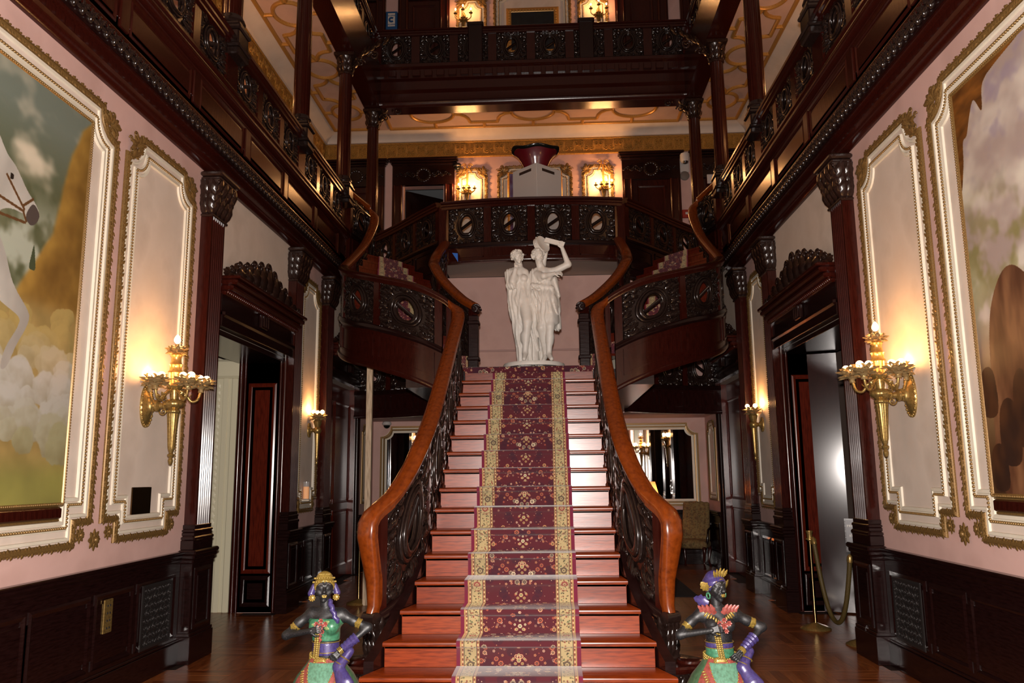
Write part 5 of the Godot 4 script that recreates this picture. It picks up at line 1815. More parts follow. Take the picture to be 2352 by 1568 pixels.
func sdf(bones: Array, cell: float, kk := 0.03, planes := []) -> ArrayMesh:
	var lo := Vector3.ONE * 1e9
	var hi := -lo
	for q in bones:
		if q[5] == 1: continue
		var r: float = maxf(q[2], q[3]) * maxf(1.0, q[4]) + q[6] * 1.5
		for p in [q[0], q[1]]:
			lo = lo.min(p - Vector3.ONE * r)
			hi = hi.max(p + Vector3.ONE * r)
	lo -= Vector3.ONE * cell * 2.5
	hi += Vector3.ONE * cell * 2.5
	var nx := int((hi.x - lo.x) / cell) + 1
	var ny := int((hi.y - lo.y) / cell) + 1
	var nz := int((hi.z - lo.z) / cell) + 1
	var f := PackedFloat32Array()
	f.resize(nx * ny * nz)
	f.fill(9.0)
	var sy := nz
	var sx := nz * ny
	for q in bones:
		var a: Vector3 = q[0]
		var b: Vector3 = q[1]
		var ra: float = q[2]
		var rb: float = q[3]
		var fz: float = q[4]
		var kind: int = q[5]
		var fold: float = q[6]
		var m := maxf(ra, rb) * maxf(1.0, fz) + kk * 1.2 + cell * 1.5 + fold
		var x0 := maxi(0, int((minf(a.x, b.x) - m - lo.x) / cell))
		var x1 := mini(nx - 1, int((maxf(a.x, b.x) + m - lo.x) / cell) + 1)
		var y0 := maxi(0, int((minf(a.y, b.y) - m - lo.y) / cell))
		var y1 := mini(ny - 1, int((maxf(a.y, b.y) + m - lo.y) / cell) + 1)
		var z0 := maxi(0, int((minf(a.z, b.z) - m - lo.z) / cell))
		var z1 := mini(nz - 1, int((maxf(a.z, b.z) + m - lo.z) / cell) + 1)
		var iz := 1.0 / fz
		var ba := b - a
		ba.z *= iz
		var bb := maxf(ba.length_squared(), 1e-9)
		var sc := minf(1.0, fz)
		var dr := rb - ra
		for x in range(x0, x1 + 1):
			var px := lo.x + x * cell - a.x
			for y in range(y0, y1 + 1):
				var py := lo.y + y * cell - a.y
				var base := x * sx + y * sy
				var part := px * ba.x + py * ba.y
				for z in range(z0, z1 + 1):
					var pz := (lo.z + z * cell - a.z) * iz
					var t := clampf((part + pz * ba.z) / bb, 0.0, 1.0)
					var dx := px - ba.x * t
					var dy := py - ba.y * t
					var dz := pz - ba.z * t
					var d := (sqrt(dx * dx + dy * dy + dz * dz) - ra - dr * t) * sc
					if d > m: continue
					if fold > 0.0:
						d += fold * sin((px + ra) * 118.0 + pz * 70.0 + py * 12.0 + sin(py * 15.0 + px * 25.0) * 1.8)
					var i := base + z
					var o := f[i]
					if kind == 0:
						var h := maxf(kk - absf(o - d), 0.0)
						f[i] = minf(o, d) - h * h / (4.0 * kk)
					else:
						var kc := 0.3 * maxf(ra, rb)
						var h := maxf(kc - absf(o + d), 0.0)
						f[i] = maxf(o, -d) + h * h / (4.0 * kc)
	if planes.size():
		for x in nx:
			for y in ny:
				for z in nz:
					var p := Vector3(lo.x + x * cell, lo.y + y * cell, lo.z + z * cell)
					var i := x * sx + y * sy + z
					for pl in planes:
						f[i] = maxf(f[i], pl[0].dot(p) - pl[1])
	# surface nets
	var vid := PackedInt32Array()
	vid.resize(f.size())
	vid.fill(-1)
	var vs := PackedVector3Array()
	var idx := PackedInt32Array()
	var lim := cell * 3.4
	var off := [0, 1, sy, sy + 1, sx, sx + 1, sx + sy, sx + sy + 1]
	var cp := [Vector3(0, 0, 0), Vector3(0, 0, 1), Vector3(0, 1, 0), Vector3(0, 1, 1), Vector3(1, 0, 0), Vector3(1, 0, 1), Vector3(1, 1, 0), Vector3(1, 1, 1)]
	var ed := [[0, 1], [2, 3], [4, 5], [6, 7], [0, 2], [1, 3], [4, 6], [5, 7], [0, 4], [1, 5], [2, 6], [3, 7]]
	for x in nx - 1:
		for y in ny - 1:
			var base := x * sx + y * sy
			for z in nz - 1:
				var i := base + z
				if absf(f[i]) > lim: continue
				var mask := 0
				for c in 8:
					if f[i + off[c]] < 0.0: mask |= 1 << c
				if mask == 0 or mask == 255: continue
				var sum := Vector3.ZERO
				var n := 0
				for e in ed:
					var fa := f[i + off[e[0]]]
					var fb := f[i + off[e[1]]]
					if (fa < 0.0) != (fb < 0.0):
						sum += cp[e[0]].lerp(cp[e[1]], fa / (fa - fb))
						n += 1
				vid[i] = vs.size()
				vs.append(lo + (Vector3(x, y, z) + sum / n) * cell)
	for x in range(1, nx - 1):
		for y in range(1, ny - 1):
			var base := x * sx + y * sy
			for z in range(1, nz - 1):
				var i := base + z
				if vid[i] < 0: continue
				var s0 := f[i] < 0.0
				for ax in 3:
					var st: int = [sx, sy, 1][ax]
					if s0 == (f[i + st] < 0.0): continue
					var u: int = [sy, 1, sx][ax]
					var w: int = [1, sx, sy][ax]
					var a := vid[i - u - w]
					var b := vid[i - w]
					var d := vid[i - u]
					var c := vid[i]
					if a < 0 or b < 0 or d < 0: continue
					if s0: idx.append_array(PackedInt32Array([a, b, c, a, c, d]))
					else: idx.append_array(PackedInt32Array([a, c, b, a, d, c]))
	var arr := []
	arr.resize(Mesh.ARRAY_MAX)
	arr[Mesh.ARRAY_VERTEX] = vs
	arr[Mesh.ARRAY_INDEX] = idx
	var s := SurfaceTool.new()
	s.create_from_arrays(arr)
	s.generate_normals()
	return s.commit()

# head of about h metres, looking along fwd; centre is the middle of the skull
func head_bones(c: Vector3, fwd: Vector3, up: Vector3, h: float) -> Array:
	var z := fwd.normalized()
	var x := up.cross(z).normalized()
	var y := z.cross(x)
	var at := func(a: float, b: float, d: float) -> Vector3: return c + (x * a + y * b + z * d) * h
	var o := []
	o.append(bone(at.call(0, 0.10, -0.08), at.call(0, 0.14, 0.02), 0.34 * h, 0.345 * h))
	o.append(bone(at.call(0, -0.1, 0.12), at.call(0, -0.3, 0.2), 0.27 * h, 0.15 * h))
	o.append(bone(at.call(0, -0.4, 0.25), at.call(0, -0.41, 0.27), 0.085 * h, 0.08 * h))
	o.append(bone(at.call(0, 0.06, 0.37), at.call(0, -0.11, 0.475), 0.035 * h, 0.05 * h))
	for s in [-1, 1]:
		o.append(bone(at.call(s * 0.045, -0.125, 0.41), at.call(s * 0.05, -0.12, 0.42), 0.04 * h, 0.04 * h))
		o.append(bone(at.call(s * 0.06, 0.12, 0.36), at.call(s * 0.2, 0.1, 0.28), 0.04 * h, 0.035 * h))
		o.append(bone(at.call(s * 0.2, -0.1, 0.22), at.call(s * 0.16, -0.16, 0.24), 0.09 * h, 0.08 * h))
		o.append(bone(at.call(s * 0.335, 0.03, -0.03), at.call(s * 0.335, -0.13, 0.0), 0.05 * h, 0.04 * h))
	o.append(bone(at.call(-0.07, -0.235, 0.36), at.call(0.07, -0.235, 0.36), 0.038 * h, 0.038 * h))
	o.append(bone(at.call(-0.055, -0.285, 0.35), at.call(0.055, -0.285, 0.35), 0.042 * h, 0.042 * h))
	for s in [-1, 1]:
		o.append(bone(at.call(s * 0.1, 0.03, 0.42), at.call(s * 0.17, 0.03, 0.38), 0.055 * h, 0.05 * h, 1.0, 1))
		o.append(bone(at.call(s * 0.12, 0.03, 0.305), at.call(s * 0.14, 0.03, 0.3), 0.058 * h, 0.055 * h))
	o.append(bone(at.call(-0.08, -0.26, 0.44), at.call(0.08, -0.26, 0.44), 0.012 * h, 0.012 * h, 1.0, 1))
	return o

# palm at c pointing along d with its back along n; size is wrist to middle fingertip
func hand_bones(c: Vector3, d: Vector3, n: Vector3, size: float, bend: float, side: float) -> Array:
	var z := n.normalized()
	var y := (d - z * d.dot(z)).normalized()
	var x := y.cross(z) * side
	var o := []
	for q in [-0.1, 0.0, 0.1]:
		o.append(bone(c + (x * q) * size, c + (x * q * 1.35 + y * 0.42) * size, 0.075 * size, 0.07 * size))
	var lens := [0.38, 0.46, 0.5, 0.43]
	for i in 4:
		var b := c + (x * (-0.2 + 0.135 * i) + y * 0.45) * size
		var l: float = lens[3 - i] * size
		var k := bend * (1.0 + 0.12 * i)
		var d1 := (y * cos(k * 0.5) - z * sin(k * 0.5)).normalized()
		var d2 := (y * cos(k * 1.3) - z * sin(k * 1.3)).normalized()
		var d3 := (y * cos(k * 2.0) - z * sin(k * 2.0)).normalized()
		o.append(bone(b, b + d1 * l * 0.45, 0.06 * size, 0.052 * size))
		o.append(bone(b + d1 * l * 0.45, b + d1 * l * 0.45 + d2 * l * 0.33, 0.052 * size, 0.046 * size))
		o.append(bone(b + d1 * l * 0.45 + d2 * l * 0.33, b + d1 * l * 0.45 + d2 * l * 0.33 + d3 * l * 0.26, 0.046 * size, 0.038 * size))
	var tb := c + (x * 0.17 + y * 0.08) * size
	var t1 := tb + (x * 0.16 + y * 0.17 - z * 0.08) * size
	o.append(bone(tb, t1, 0.075 * size, 0.06 * size))
	o.append(bone(t1, t1 + (x * 0.05 + y * 0.17 - z * 0.1) * size, 0.058 * size, 0.042 * size))
	return o

func hair_lumps(c: Vector3, fwd: Vector3, h: float, n: int, seed_: int, r := 0.085) -> Array:
	rng.seed = seed_
	var o := []
	var z := fwd.normalized()
	for i in n:
		var v := Vector3(rng.randfn(), rng.randfn() * 0.9 + 0.35, rng.randfn()).normalized()
		if v.dot(z) > 0.42 and v.y < 0.62: continue
		if v.y < -0.55: continue
		var p := c + Vector3(0, 0.1, 0) * h + v * 0.40 * h
		o.append(bone(p, p + Vector3(rng.randf() - 0.5, rng.randf() - 0.5, rng.randf() - 0.5) * 0.06 * h, r * h, r * 0.8 * h))
	return o

# ---------------------------------------------------------------- marble pair on the landing
func build_statue() -> void:
	var at := Vector3(0.06, 2.946, -9.78)
	var t := thing("marble_statue", "white marble statue of two draped women dancing with a tambourine, on the landing", "statue", "", at)
	var g := G.new()
	g.lathe(P2([0, 0.055, 0.33, 0.055, 0.37, 0.05, 0.38, 0.03, 0.375, 0.0]), Vector3.ZERO, 48)
	put(t, "base", g.done(), M.marble)
	var B := []
	var add := func(x0, y0, z0, x1, y1, z1, r0, r1, fz := 1.0, fold := 0.0) -> void:
		B.append(bone(Vector3(x0, y0, z0), Vector3(x1, y1, z1), r0, r1, fz, 0, fold))
	var ff := 0.0085
	# left woman
	add.call(-0.175, 1.31, 0.0, -0.15, 1.24, 0.0, 0.042, 0.046)
	add.call(-0.24, 1.225, -0.01, -0.10, 1.21, -0.01, 0.055, 0.055)
	add.call(-0.18, 1.19, 0.0, -0.145, 1.03, 0.01, 0.10, 0.10, 0.8, 0.003)
	for s in [-0.21, -0.11]: add.call(s, 1.12, 0.075, s, 1.115, 0.08, 0.048, 0.045)
	add.call(-0.145, 1.03, 0.01, -0.13, 0.84, 0.02, 0.095, 0.125, 0.85, ff)
	add.call(-0.14, 0.86, 0.0, -0.145, 0.58, 0.0, 0.13, 0.10, 0.9, ff)
	add.call(-0.145, 0.58, 0.0, -0.11, 0.08, -0.02, 0.095, 0.085, 0.9, ff)
	add.call(-0.27, 1.16, 0.02, -0.245, 0.74, 0.02, 0.055, 0.06, 1.0, ff)
	add.call(-0.245, 0.74, 0.02, -0.17, 0.30, 0.02, 0.055, 0.045, 1.0, ff)
	add.call(-0.17, 0.30, 0.02, -0.145, 0.09, 0.02, 0.045, 0.05, 1.0, ff)
	add.call(-0.265, 1.2, 0.02, -0.245, 1.075, 0.11, 0.052, 0.043)
	add.call(-0.245, 1.075, 0.11, -0.21, 1.225, 0.12, 0.042, 0.027)
	add.call(-0.29, 1.2, 0.03, -0.285, 1.03, 0.07, 0.055, 0.04, 1.0, ff)
	add.call(-0.285, 1.03, 0.07, -0.235, 1.01, 0.1, 0.04, 0.03, 1.0, ff)
	add.call(-0.10, 0.82, 0.05, -0.07, 0.56, 0.14, 0.085, 0.06)
	add.call(-0.07, 0.56, 0.14, -0.105, 0.19, 0.10, 0.058, 0.034)
	add.call(-0.105, 0.40, 0.10, -0.105, 0.34, 0.09, 0.055, 0.05)
	add.call(-0.105, 0.17, 0.1, -0.115, 0.095, 0.19, 0.036, 0.026)
	add.call(-0.10, 1.2, 0.0, -0.02, 1.08, 0.04, 0.045, 0.038)
	# right woman
	add.call(0.09, 1.31, 0.05, 0.115, 1.24, 0.03, 0.042, 0.045)
	add.call(0.05, 1.21, 0.01, 0.25, 1.215, 0.0, 0.055, 0.052)
	add.call(0.12, 1.18, 0.02, 0.16, 1.03, 0.03, 0.10, 0.098, 0.8, 0.004)
	for s in [0.1, 0.2]: add.call(s, 1.12, 0.10, s, 1.115, 0.105, 0.048, 0.045)
	add.call(0.16, 1.03, 0.03, 0.17, 0.85, 0.04, 0.098, 0.12, 0.85, ff)
	add.call(0.165, 0.86, 0.04, 0.175, 0.6, 0.05, 0.135, 0.14, 0.9, ff)
	add.call(0.12, 0.62, 0.06, 0.22, 0.62, 0.06, 0.085, 0.085, 1.0, ff)
	add.call(0.13, 0.66, 0.08, 0.10, 0.49, 0.11, 0.075, 0.055)
	add.call(0.10, 0.49, 0.11, 0.15, 0.18, -0.03, 0.052, 0.034)
	add.call(0.15, 0.17, -0.03, 0.12, 0.09, 0.04, 0.034, 0.026)
	add.call(0.20, 0.66, 0.08, 0.205, 0.5, 0.13, 0.078, 0.056)
	add.call(0.205, 0.5, 0.13, 0.185, 0.17, 0.09, 0.054, 0.033)
	add.call(0.205, 0.37, 0.1, 0.2, 0.31, 0.09, 0.05, 0.045)
	add.call(0.185, 0.16, 0.09, 0.215, 0.09, 0.19, 0.035, 0.026)
	add.call(0.28, 0.9, 0.0, 0.30, 0.50, -0.01, 0.055, 0.04, 1.0, ff)
	add.call(0.265, 1.1, 0.02, 0.28, 0.9, 0.0, 0.05, 0.05, 1.0, ff)
	add.call(0.26, 1.215, 0.0, 0.445, 1.30, 0.02, 0.046, 0.04)
	add.call(0.445, 1.30, 0.02, 0.375, 1.5, 0.05, 0.038, 0.025)
	add.call(0.06, 1.22, -0.05, 0.13, 1.34, -0.12, 0.045, 0.038)
	add.call(0.13, 1.34, -0.12, 0.175, 1.5, -0.06, 0.036, 0.025)
	add.call(0.06, 1.17, 0.08, 0.14, 1.12, 0.17, 0.042, 0.036)
	add.call(0.14, 1.12, 0.17, 0.27, 1.16, 0.12, 0.036, 0.026)
	add.call(0.02, 1.2, 0.03, 0.0, 0.8, 0.06, 0.05, 0.065, 1.0, ff)
	add.call(0.0, 0.8, 0.06, 0.015, 0.09, 0.0, 0.055, 0.055, 1.0, ff)
	add.call(0.05, 0.5, -0.07, 0.08, 0.09, -0.1, 0.05, 0.06, 1.0, ff)
	add.call(0.0, 1.02, 0.11, 0.24, 0.98, 0.10, 0.03, 0.03, 1.0, 0.004)
	add.call(0.02, 0.95, 0.12, 0.2, 0.7, 0.13, 0.03, 0.04, 1.0, ff)
	g = G.new()
	g.add(sdf(B, 0.0095, 0.022), Transform3D.IDENTITY)
	var h1 := Vector3(-0.19, 1.405, 0.01)
	var h2 := Vector3(0.07, 1.40, 0.06)
	for q in [[h1, Vector3(0.45, 0.05, 0.9), 3, Vector3(0, 1, 0.05)], [h2, Vector3(0.55, -0.22, 0.85), 4, Vector3(0.1, 1, 0.1)]]:
		var hb := head_bones(q[0], q[1], q[3], 0.185)
		hb.append(bone(q[0] + Vector3(0.01, -0.05, -0.01), q[0] + Vector3(0.025, -0.12, -0.015), 0.045, 0.045))
		g.add(sdf(hb, 0.0048, 0.012), Transform3D.IDENTITY)
		g.add(sdf(hair_lumps(q[0], q[1], 0.185, 120, q[2], 0.1), 0.005, 0.003), Transform3D.IDENTITY)
	g.add(sdf(hand_bones(Vector3(-0.21, 1.225, 0.12), Vector3(0.2, 1, -0.25), Vector3(0.3, 0.1, 1), 0.12, 0.8, 1), 0.0045, 0.008), Transform3D.IDENTITY)
	g.add(sdf(hand_bones(Vector3(0.375, 1.5, 0.05), Vector3(-0.1, 1, 0.1), Vector3(0.6, 0, 0.8), 0.14, 0.9, -1), 0.0045, 0.008), Transform3D.IDENTITY)
	g.add(sdf(hand_bones(Vector3(0.175, 1.5, -0.06), Vector3(0.05, 1, 0.1), Vector3(0, -0.2, -1), 0.14, 0.8, 1), 0.0045, 0.008), Transform3D.IDENTITY)
	g.add(sdf(hand_bones(Vector3(0.27, 1.16, 0.12), Vector3(1, 0.1, -0.1), Vector3(0, 0.6, 0.8), 0.13, 0.6, 1), 0.0045, 0.008), Transform3D.IDENTITY)
	put(t, "figures", g.done(), M.marble)
	# tambourine: hoop, skin and the handle-like far rim
	g = G.new()
	var bs := basis_to(Vector3(0.72, 0.32, 0.62), Vector3.UP)
	g.lathe(P2([0.0, 0.012, 0.085, 0.012, 0.105, 0.02, 0.112, 0.02, 0.112, -0.05, 0.1, -0.05, 0.1, 0.0, 0, 0.0]), Vector3(0.125, 1.57, 0.0), 36, bs)
	for i in 6:
		var a := TAU * i / 6
		g.add(ball, Transform3D(Basis.from_scale(Vector3(0.012, 0.012, 0.012)), Vector3(0.125, 1.57, 0.0) + bs * Vector3(cos(a) * 0.112, -0.018, sin(a) * 0.112)))
	var dv := (Vector3(0.40, 1.53, 0.06) - Vector3(0.15, 1.63, 0.02)).normalized()
	var r2 := []
	for q in [Vector3(0.16, 1.625, 0.02), Vector3(0.40, 1.54, 0.07)]:
		var u := dv.cross(Vector3.BACK).normalized()
		r2.append(PackedVector3Array([q + u * 0.03 + Vector3(0, 0, 0.012), q - u * 0.03 + Vector3(0, 0, 0.012), q - u * 0.03 - Vector3(0, 0, 0.012), q + u * 0.03 - Vector3(0, 0, 0.012)]))
	g.loft(r2, true)
	put(t, "tambourine", g.done(), M.marble)

# ---------------------------------------------------------------- painted dancers at the foot of the stair
func figurine(right: bool, at: Vector3, label: String) -> void:
	var t := thing("dancer_figurine", label, "figurine", "painted dancer figurines", at)
	var B := []
	var add := func(x0, y0, z0, x1, y1, z1, r0, r1, fz := 1.0) -> void:
		B.append(bone(Vector3(x0, y0, z0), Vector3(x1, y1, z1), r0, r1, fz))
	var fwd := Vector3(0.5, 0.06, 0.86) if right else Vector3(0.28, 0.12, 0.95)
	var hc := Vector3(0.0, 1.095, 0.02)
	# torso leans a little
	var torso := [bone(Vector3(0.012, 0.775, 0), Vector3(0.01, 0.87, 0), 0.062, 0.058, 0.8), bone(Vector3(0.01, 0.87, 0), Vector3(0.01, 0.935, 0.0), 0.06, 0.068, 0.8), bone(Vector3(-0.045, 0.955, -0.002), Vector3(0.068, 0.955, -0.002), 0.038, 0.038, 0.9),
		bone(Vector3(-0.028, 0.92, 0.045), Vector3(-0.028, 0.918, 0.048), 0.034, 0.032), bone(Vector3(0.05, 0.92, 0.045), Vector3(0.05, 0.918, 0.048), 0.034, 0.032)]
	B.append_array(torso)
	add.call(0.008, 0.98, 0.0, 0.004, 1.06, 0.008, 0.026, 0.024)
	add.call(-0.06, 0.972, 0, 0.085, 0.968, 0, 0.03, 0.03)
	# right hand to the breast, left hand on the hip
	add.call(-0.07, 0.972, 0, -0.125, 0.93, 0.01, 0.027, 0.022)
	add.call(-0.125, 0.93, 0.01, -0.185, 0.872, 0.03, 0.022, 0.019)
	add.call(-0.185, 0.872, 0.03, -0.04, 0.905, 0.095, 0.0185, 0.0125)
	add.call(0.088, 0.968, 0, 0.15, 0.935, 0.0, 0.027, 0.022)
	add.call(0.15, 0.935, 0.0, 0.225, 0.905, 0.0, 0.022, 0.019)
	add.call(0.225, 0.905, 0.0, 0.10, 0.805, 0.075, 0.0185, 0.0125)
	var g := G.new()
	g.add(sdf(B, 0.0058, 0.02), Transform3D.IDENTITY)
	var hb := head_bones(hc, fwd, Vector3(0.06, 1, 0), 0.138)
	hb.append(bone(hc + Vector3(0.003, -0.045, -0.015), hc + Vector3(0.005, -0.085, -0.015), 0.027, 0.026))
	g.add(sdf(hb, 0.0034, 0.009), Transform3D.IDENTITY)
	g.add(sdf(hand_bones(Vector3(-0.045, 0.904, 0.094), Vector3(1, 0.25, 0.1), Vector3(-0.2, 0.2, 1), 0.085, 0.55, 1), 0.0027, 0.005), Transform3D.IDENTITY)
	g.add(sdf(hand_bones(Vector3(0.105, 0.808, 0.073), Vector3(-0.75, -0.75, 0.1), Vector3(0.2, 0.1, 1), 0.085, 0.7, -1), 0.0027, 0.005), Transform3D.IDENTITY)
	put(t, "body", g.done(), M.fig_black)
	var z := fwd.normalized()
	var x := Vector3.UP.cross(z).normalized()
	var y := z.cross(x)
	var H := 0.138
	var hp := func(a: float, b: float, d: float) -> Vector3: return hc + (x * a + y * b + z * d) * H
	g = G.new()
	g.add(sdf([bone(hp.call(-0.065, -0.237, 0.4), hp.call(0.065, -0.237, 0.4), 0.03 * H, 0.03 * H), bone(hp.call(0, -0.237, 0.415), hp.call(0, -0.237, 0.417), 0.033 * H, 0.033 * H), bone(hp.call(-0.045, -0.283, 0.395), hp.call(0.045, -0.283, 0.395), 0.034 * H, 0.034 * H)], 0.0011, 0.003), Transform3D.IDENTITY)
	put(t, "lips", g.done(), M.fig_gold, Transform3D.IDENTITY, "gilded lips")
	for s in [-1, 1]:
		g = G.new()
		g.tube(PackedVector3Array([hp.call(s * 0.07, 0.055, 0.375), hp.call(s * 0.12, 0.07, 0.365), hp.call(s * 0.19, 0.045, 0.315)]), [0.0012, 0.0018, 0.0012], 5)
		g.tube(PackedVector3Array([hp.call(s * 0.06, 0.16, 0.40), hp.call(s * 0.13, 0.185, 0.37), hp.call(s * 0.22, 0.14, 0.3)]), [0.0014, 0.002, 0.0012], 5)
		put(t, "eyebrow", g.done(), M.fig_grey)
	# headdress
	if right:
		g = G.new()
		g.add(sdf([bone(hp.call(0, 0.16, 0.0), hp.call(0, 0.26, -0.03), 0.39 * H, 0.34 * H), bone(hp.call(0, 0.1, -0.2), hp.call(0, -0.05, -0.26), 0.33 * H, 0.2 * H)], 0.004, 0.01, [[(z * 0.75 - y * 0.66).normalized(), (z * 0.75 - y * 0.66).normalized().dot(hp.call(0, 0.13, 0.26))]]), Transform3D.IDENTITY)
		put(t, "turban", g.done(), M.fig_purple)
		g = G.new()
		for i in 5: g.add(leaf, Transform3D(basis_to(y + x * (i - 2) * 0.28 + z * 0.25, z) * Basis.from_scale(Vector3(0.022, 0.05 - 0.004 * absf(i - 2), 0.02)), hp.call((i - 2) * 0.09, 0.36, 0.28)))
		g.tube(PackedVector3Array([hp.call(-0.36, 0.02, 0.12), hp.call(-0.2, 0.22, 0.31), hp.call(0, 0.3, 0.36), hp.call(0.2, 0.22, 0.31), hp.call(0.36, 0.02, 0.12)]), [0.003], 6)
		put(t, "gold_crest", g.done(), M.fig_gold)
		for s in [-1, 1]:
			g = G.new()
			g.add(leaf, Transform3D(basis_to(x * s * 0.6 + y * 0.7 - z * 0.1, z + x * s) * Basis.from_scale(Vector3(0.05, 0.06, 0.04)), hp.call(s * 0.34, -0.08, 0.02)))
			put(t, "ear_wing", g.done(), M.fig_gold)
			g = G.new()
			g.tube(PackedVector3Array(range(13).map(func(i): return hp.call(s * 0.36, -0.26 + 0.1 * sin(TAU * i / 12), 0.02 + 0.09 * cos(TAU * i / 12)))), [0.0045], 6)
			put(t, "earring", g.done(), M.fig_green)
		g = G.new()
		g.add(leaf, Transform3D(basis_to(-x * 0.9 + y * 0.35 - z * 0.2, -z) * Basis.from_scale(Vector3(0.06, 0.08, 0.05)), hp.call(-0.25, -0.52, -0.12)))
		put(t, "nape_scarf", g.done(), M.fig_purple)
		for s in [-1, 1]:
			g = G.new()
			for i in 4: g.add(leaf, Transform3D(basis_to(Vector3(s * (0.5 + 0.12 * i), 1.0, 0.25), Vector3(0, 0.2, 1)) * Basis.from_scale(Vector3(0.03, 0.075, 0.03)), Vector3(0.008 + s * (0.012 + 0.014 * i), 0.958, 0.036 - 0.006 * i)))
			put(t, "collar_petals", g.done(), M.fig_red)
			g = G.new()
			for i in 8: g.box(Vector3(-0.0045, -0.016, -0.004), Vector3(0.0045, 0.016, 0.004), 0.002)
			g = G.new()
			for i in 8:
				var u := i / 7.0
				g.add(ball, Transform3D(Basis(Vector3.BACK, s * (0.9 - 0.8 * u)) * Basis.from_scale(Vector3(0.006, 0.016, 0.006)), Vector3(0.01 + s * lerpf(0.085, 0.012, u), lerpf(0.985, 0.935, u), lerpf(0.022, 0.07, u))))
			put(t, "necklace", g.done(), M.fig_gold)
	else:
		g = G.new()
		g.add(sdf([bone(hp.call(0, 0.15, 0.015), hp.call(0, 0.32, -0.04), 0.385 * H, 0.32 * H)], 0.004, 0.01, [[(z * 0.7 - y * 0.72).normalized(), (z * 0.7 - y * 0.72).normalized().dot(hp.call(0, 0.17, 0.27))]]), Transform3D.IDENTITY)
		for lay in 3:
			for i in 15:
				var a := lerpf(-1.9, 1.9, i / 14.0)
				var v := (x * sin(a) + z * cos(a)) * (0.41 - 0.05 * lay * lay) + y * (0.25 + 0.13 * lay) + z * 0.02
				g.add(ball, Transform3D(Basis.from_scale(Vector3(0.004, 0.0055, 0.004)), hc + v * H))
		put(t, "gold_cap", g.done(), M.fig_gold)
		for s in [-1, 1]:
			g = G.new()
			g.add(sdf([bone(hp.call(s * 0.37, 0.12, -0.02), hp.call(s * 0.46, -0.14, -0.02), 0.09 * H, 0.13 * H)], 0.003, 0.01), Transform3D.IDENTITY)
			put(t, "side_hair", g.done(), M.fig_purple)
			g = G.new()
			g.add(sdf([bone(hp.call(s * 0.43, -0.3, 0.04), hp.call(s * 0.43, -0.32, 0.04), 0.1 * H, 0.1 * H, 0.5)], 0.003, 0.01), Transform3D.IDENTITY)
			for i in 9: g.add(ball, Transform3D(Basis.from_scale(Vector3.ONE * 0.0045), hp.call(s * 0.43 + 0.1 * cos(TAU * i / 9), -0.3 + 0.1 * sin(TAU * i / 9), 0.08)))
			put(t, "earring", g.done(), M.fig_gold)
		g = G.new()
		var path := PackedVector3Array()
		for i in 15:
			var u := i / 14.0
			path.append(Vector3(lerpf(0.032, 0.085, u) + 0.004 * sin(i * 1.7), lerpf(1.045, 0.935, u), lerpf(0.035, 0.06, sin(u * PI * 0.7))))
		g.tube(path, [0.009, 0.012, 0.013, 0.012, 0.014, 0.012, 0.014, 0.012, 0.014, 0.012, 0.014, 0.012, 0.013, 0.012, 0.008], 8)
		put(t, "braid", g.done(), M.fig_purple)
		# green bodice
		var shell := []
		for q in torso: shell.append(bone(q[0], q[1], q[2] + 0.005, q[3] + 0.005, q[4]))
		g = G.new()
		g.add(sdf(shell, 0.0055, 0.02, [[Vector3.UP, 0.955], [Vector3.DOWN, -0.845]]), Transform3D.IDENTITY)
		put(t, "bodice", g.done(), M.fig_green)
		g = G.new()
		for i in 5: g.add(leaf, Transform3D(basis_to([Vector3(-1, -0.5, 0.2), Vector3(-1, 0.2, 0.1), Vector3(1, 0.5, 0.1), Vector3(1, -0.3, 0.2), Vector3(-0.6, -1, 0.2)][i], Vector3.BACK) * Basis.from_scale(Vector3(0.022, 0.036, 0.02)), Vector3(0.006 + 0.012 * [-1, -1, 1, 1, -1][i], 0.922 + 0.006 * (i % 3), 0.083)))
		put(t, "collar_petals", g.done(), M.fig_pale)
	# brooch of red blossoms
	g = G.new()
	rng.seed = 8
	for q in [[0.0, 0.0, 0.02], [-0.022, 0.012, 0.017], [0.022, 0.012, 0.017], [0.0, 0.027, 0.016], [0.008, -0.024, 0.015], [-0.014, -0.014, 0.014]]:
		for i in 6:
			var a := TAU * i / 6
			g.add(leaf, Transform3D(basis_to(Vector3(cos(a), sin(a), 0.55), Vector3.BACK) * Basis.from_scale(Vector3(0.9, 1.0, 0.8) * q[2]), Vector3((0.022 if right else 0.008) + q[0], 0.925 + q[1], 0.09)))
	if not right:
		for i in 9: g.add(ball, Transform3D(Basis.from_scale(Vector3.ONE * 0.006), Vector3(0.008 + 0.004 * sin(i * 2.0), 0.905 - 0.006 * i, 0.098)))
	put(t, "brooch", g.done(), M.fig_red)
	# waist: sash, strap, belt
	var wb := [bone(Vector3(0.012, 0.775, 0), Vector3(0.01, 0.87, 0), 0.069, 0.065, 0.82)]
	g = G.new()
	g.add(sdf(wb, 0.005, 0.01, [[Vector3.UP, 0.838], [Vector3.DOWN, -(0.812 if right else 0.778)]]), Transform3D.IDENTITY)
	put(t, "waist_sash", g.done(), M.fig_purple)
	if right:
		g = G.new()
		g.add(sdf(wb, 0.005, 0.01, [[Vector3.UP, 0.811], [Vector3.DOWN, -0.765]]), Transform3D.IDENTITY)
		put(t, "waistband", g.done(), M.fig_green)
	g = G.new()
	for yy in ([0.838, 0.812] if right else [0.84, 0.792]):
		g.tube(PackedVector3Array(range(25).map(func(i): return Vector3(0.011 + 0.07 * cos(TAU * i / 24), yy, 0.058 * sin(TAU * i / 24)))), [0.002], 5)
	put(t, "sash_piping", g.done(), M.fig_gold)
	g = G.new()
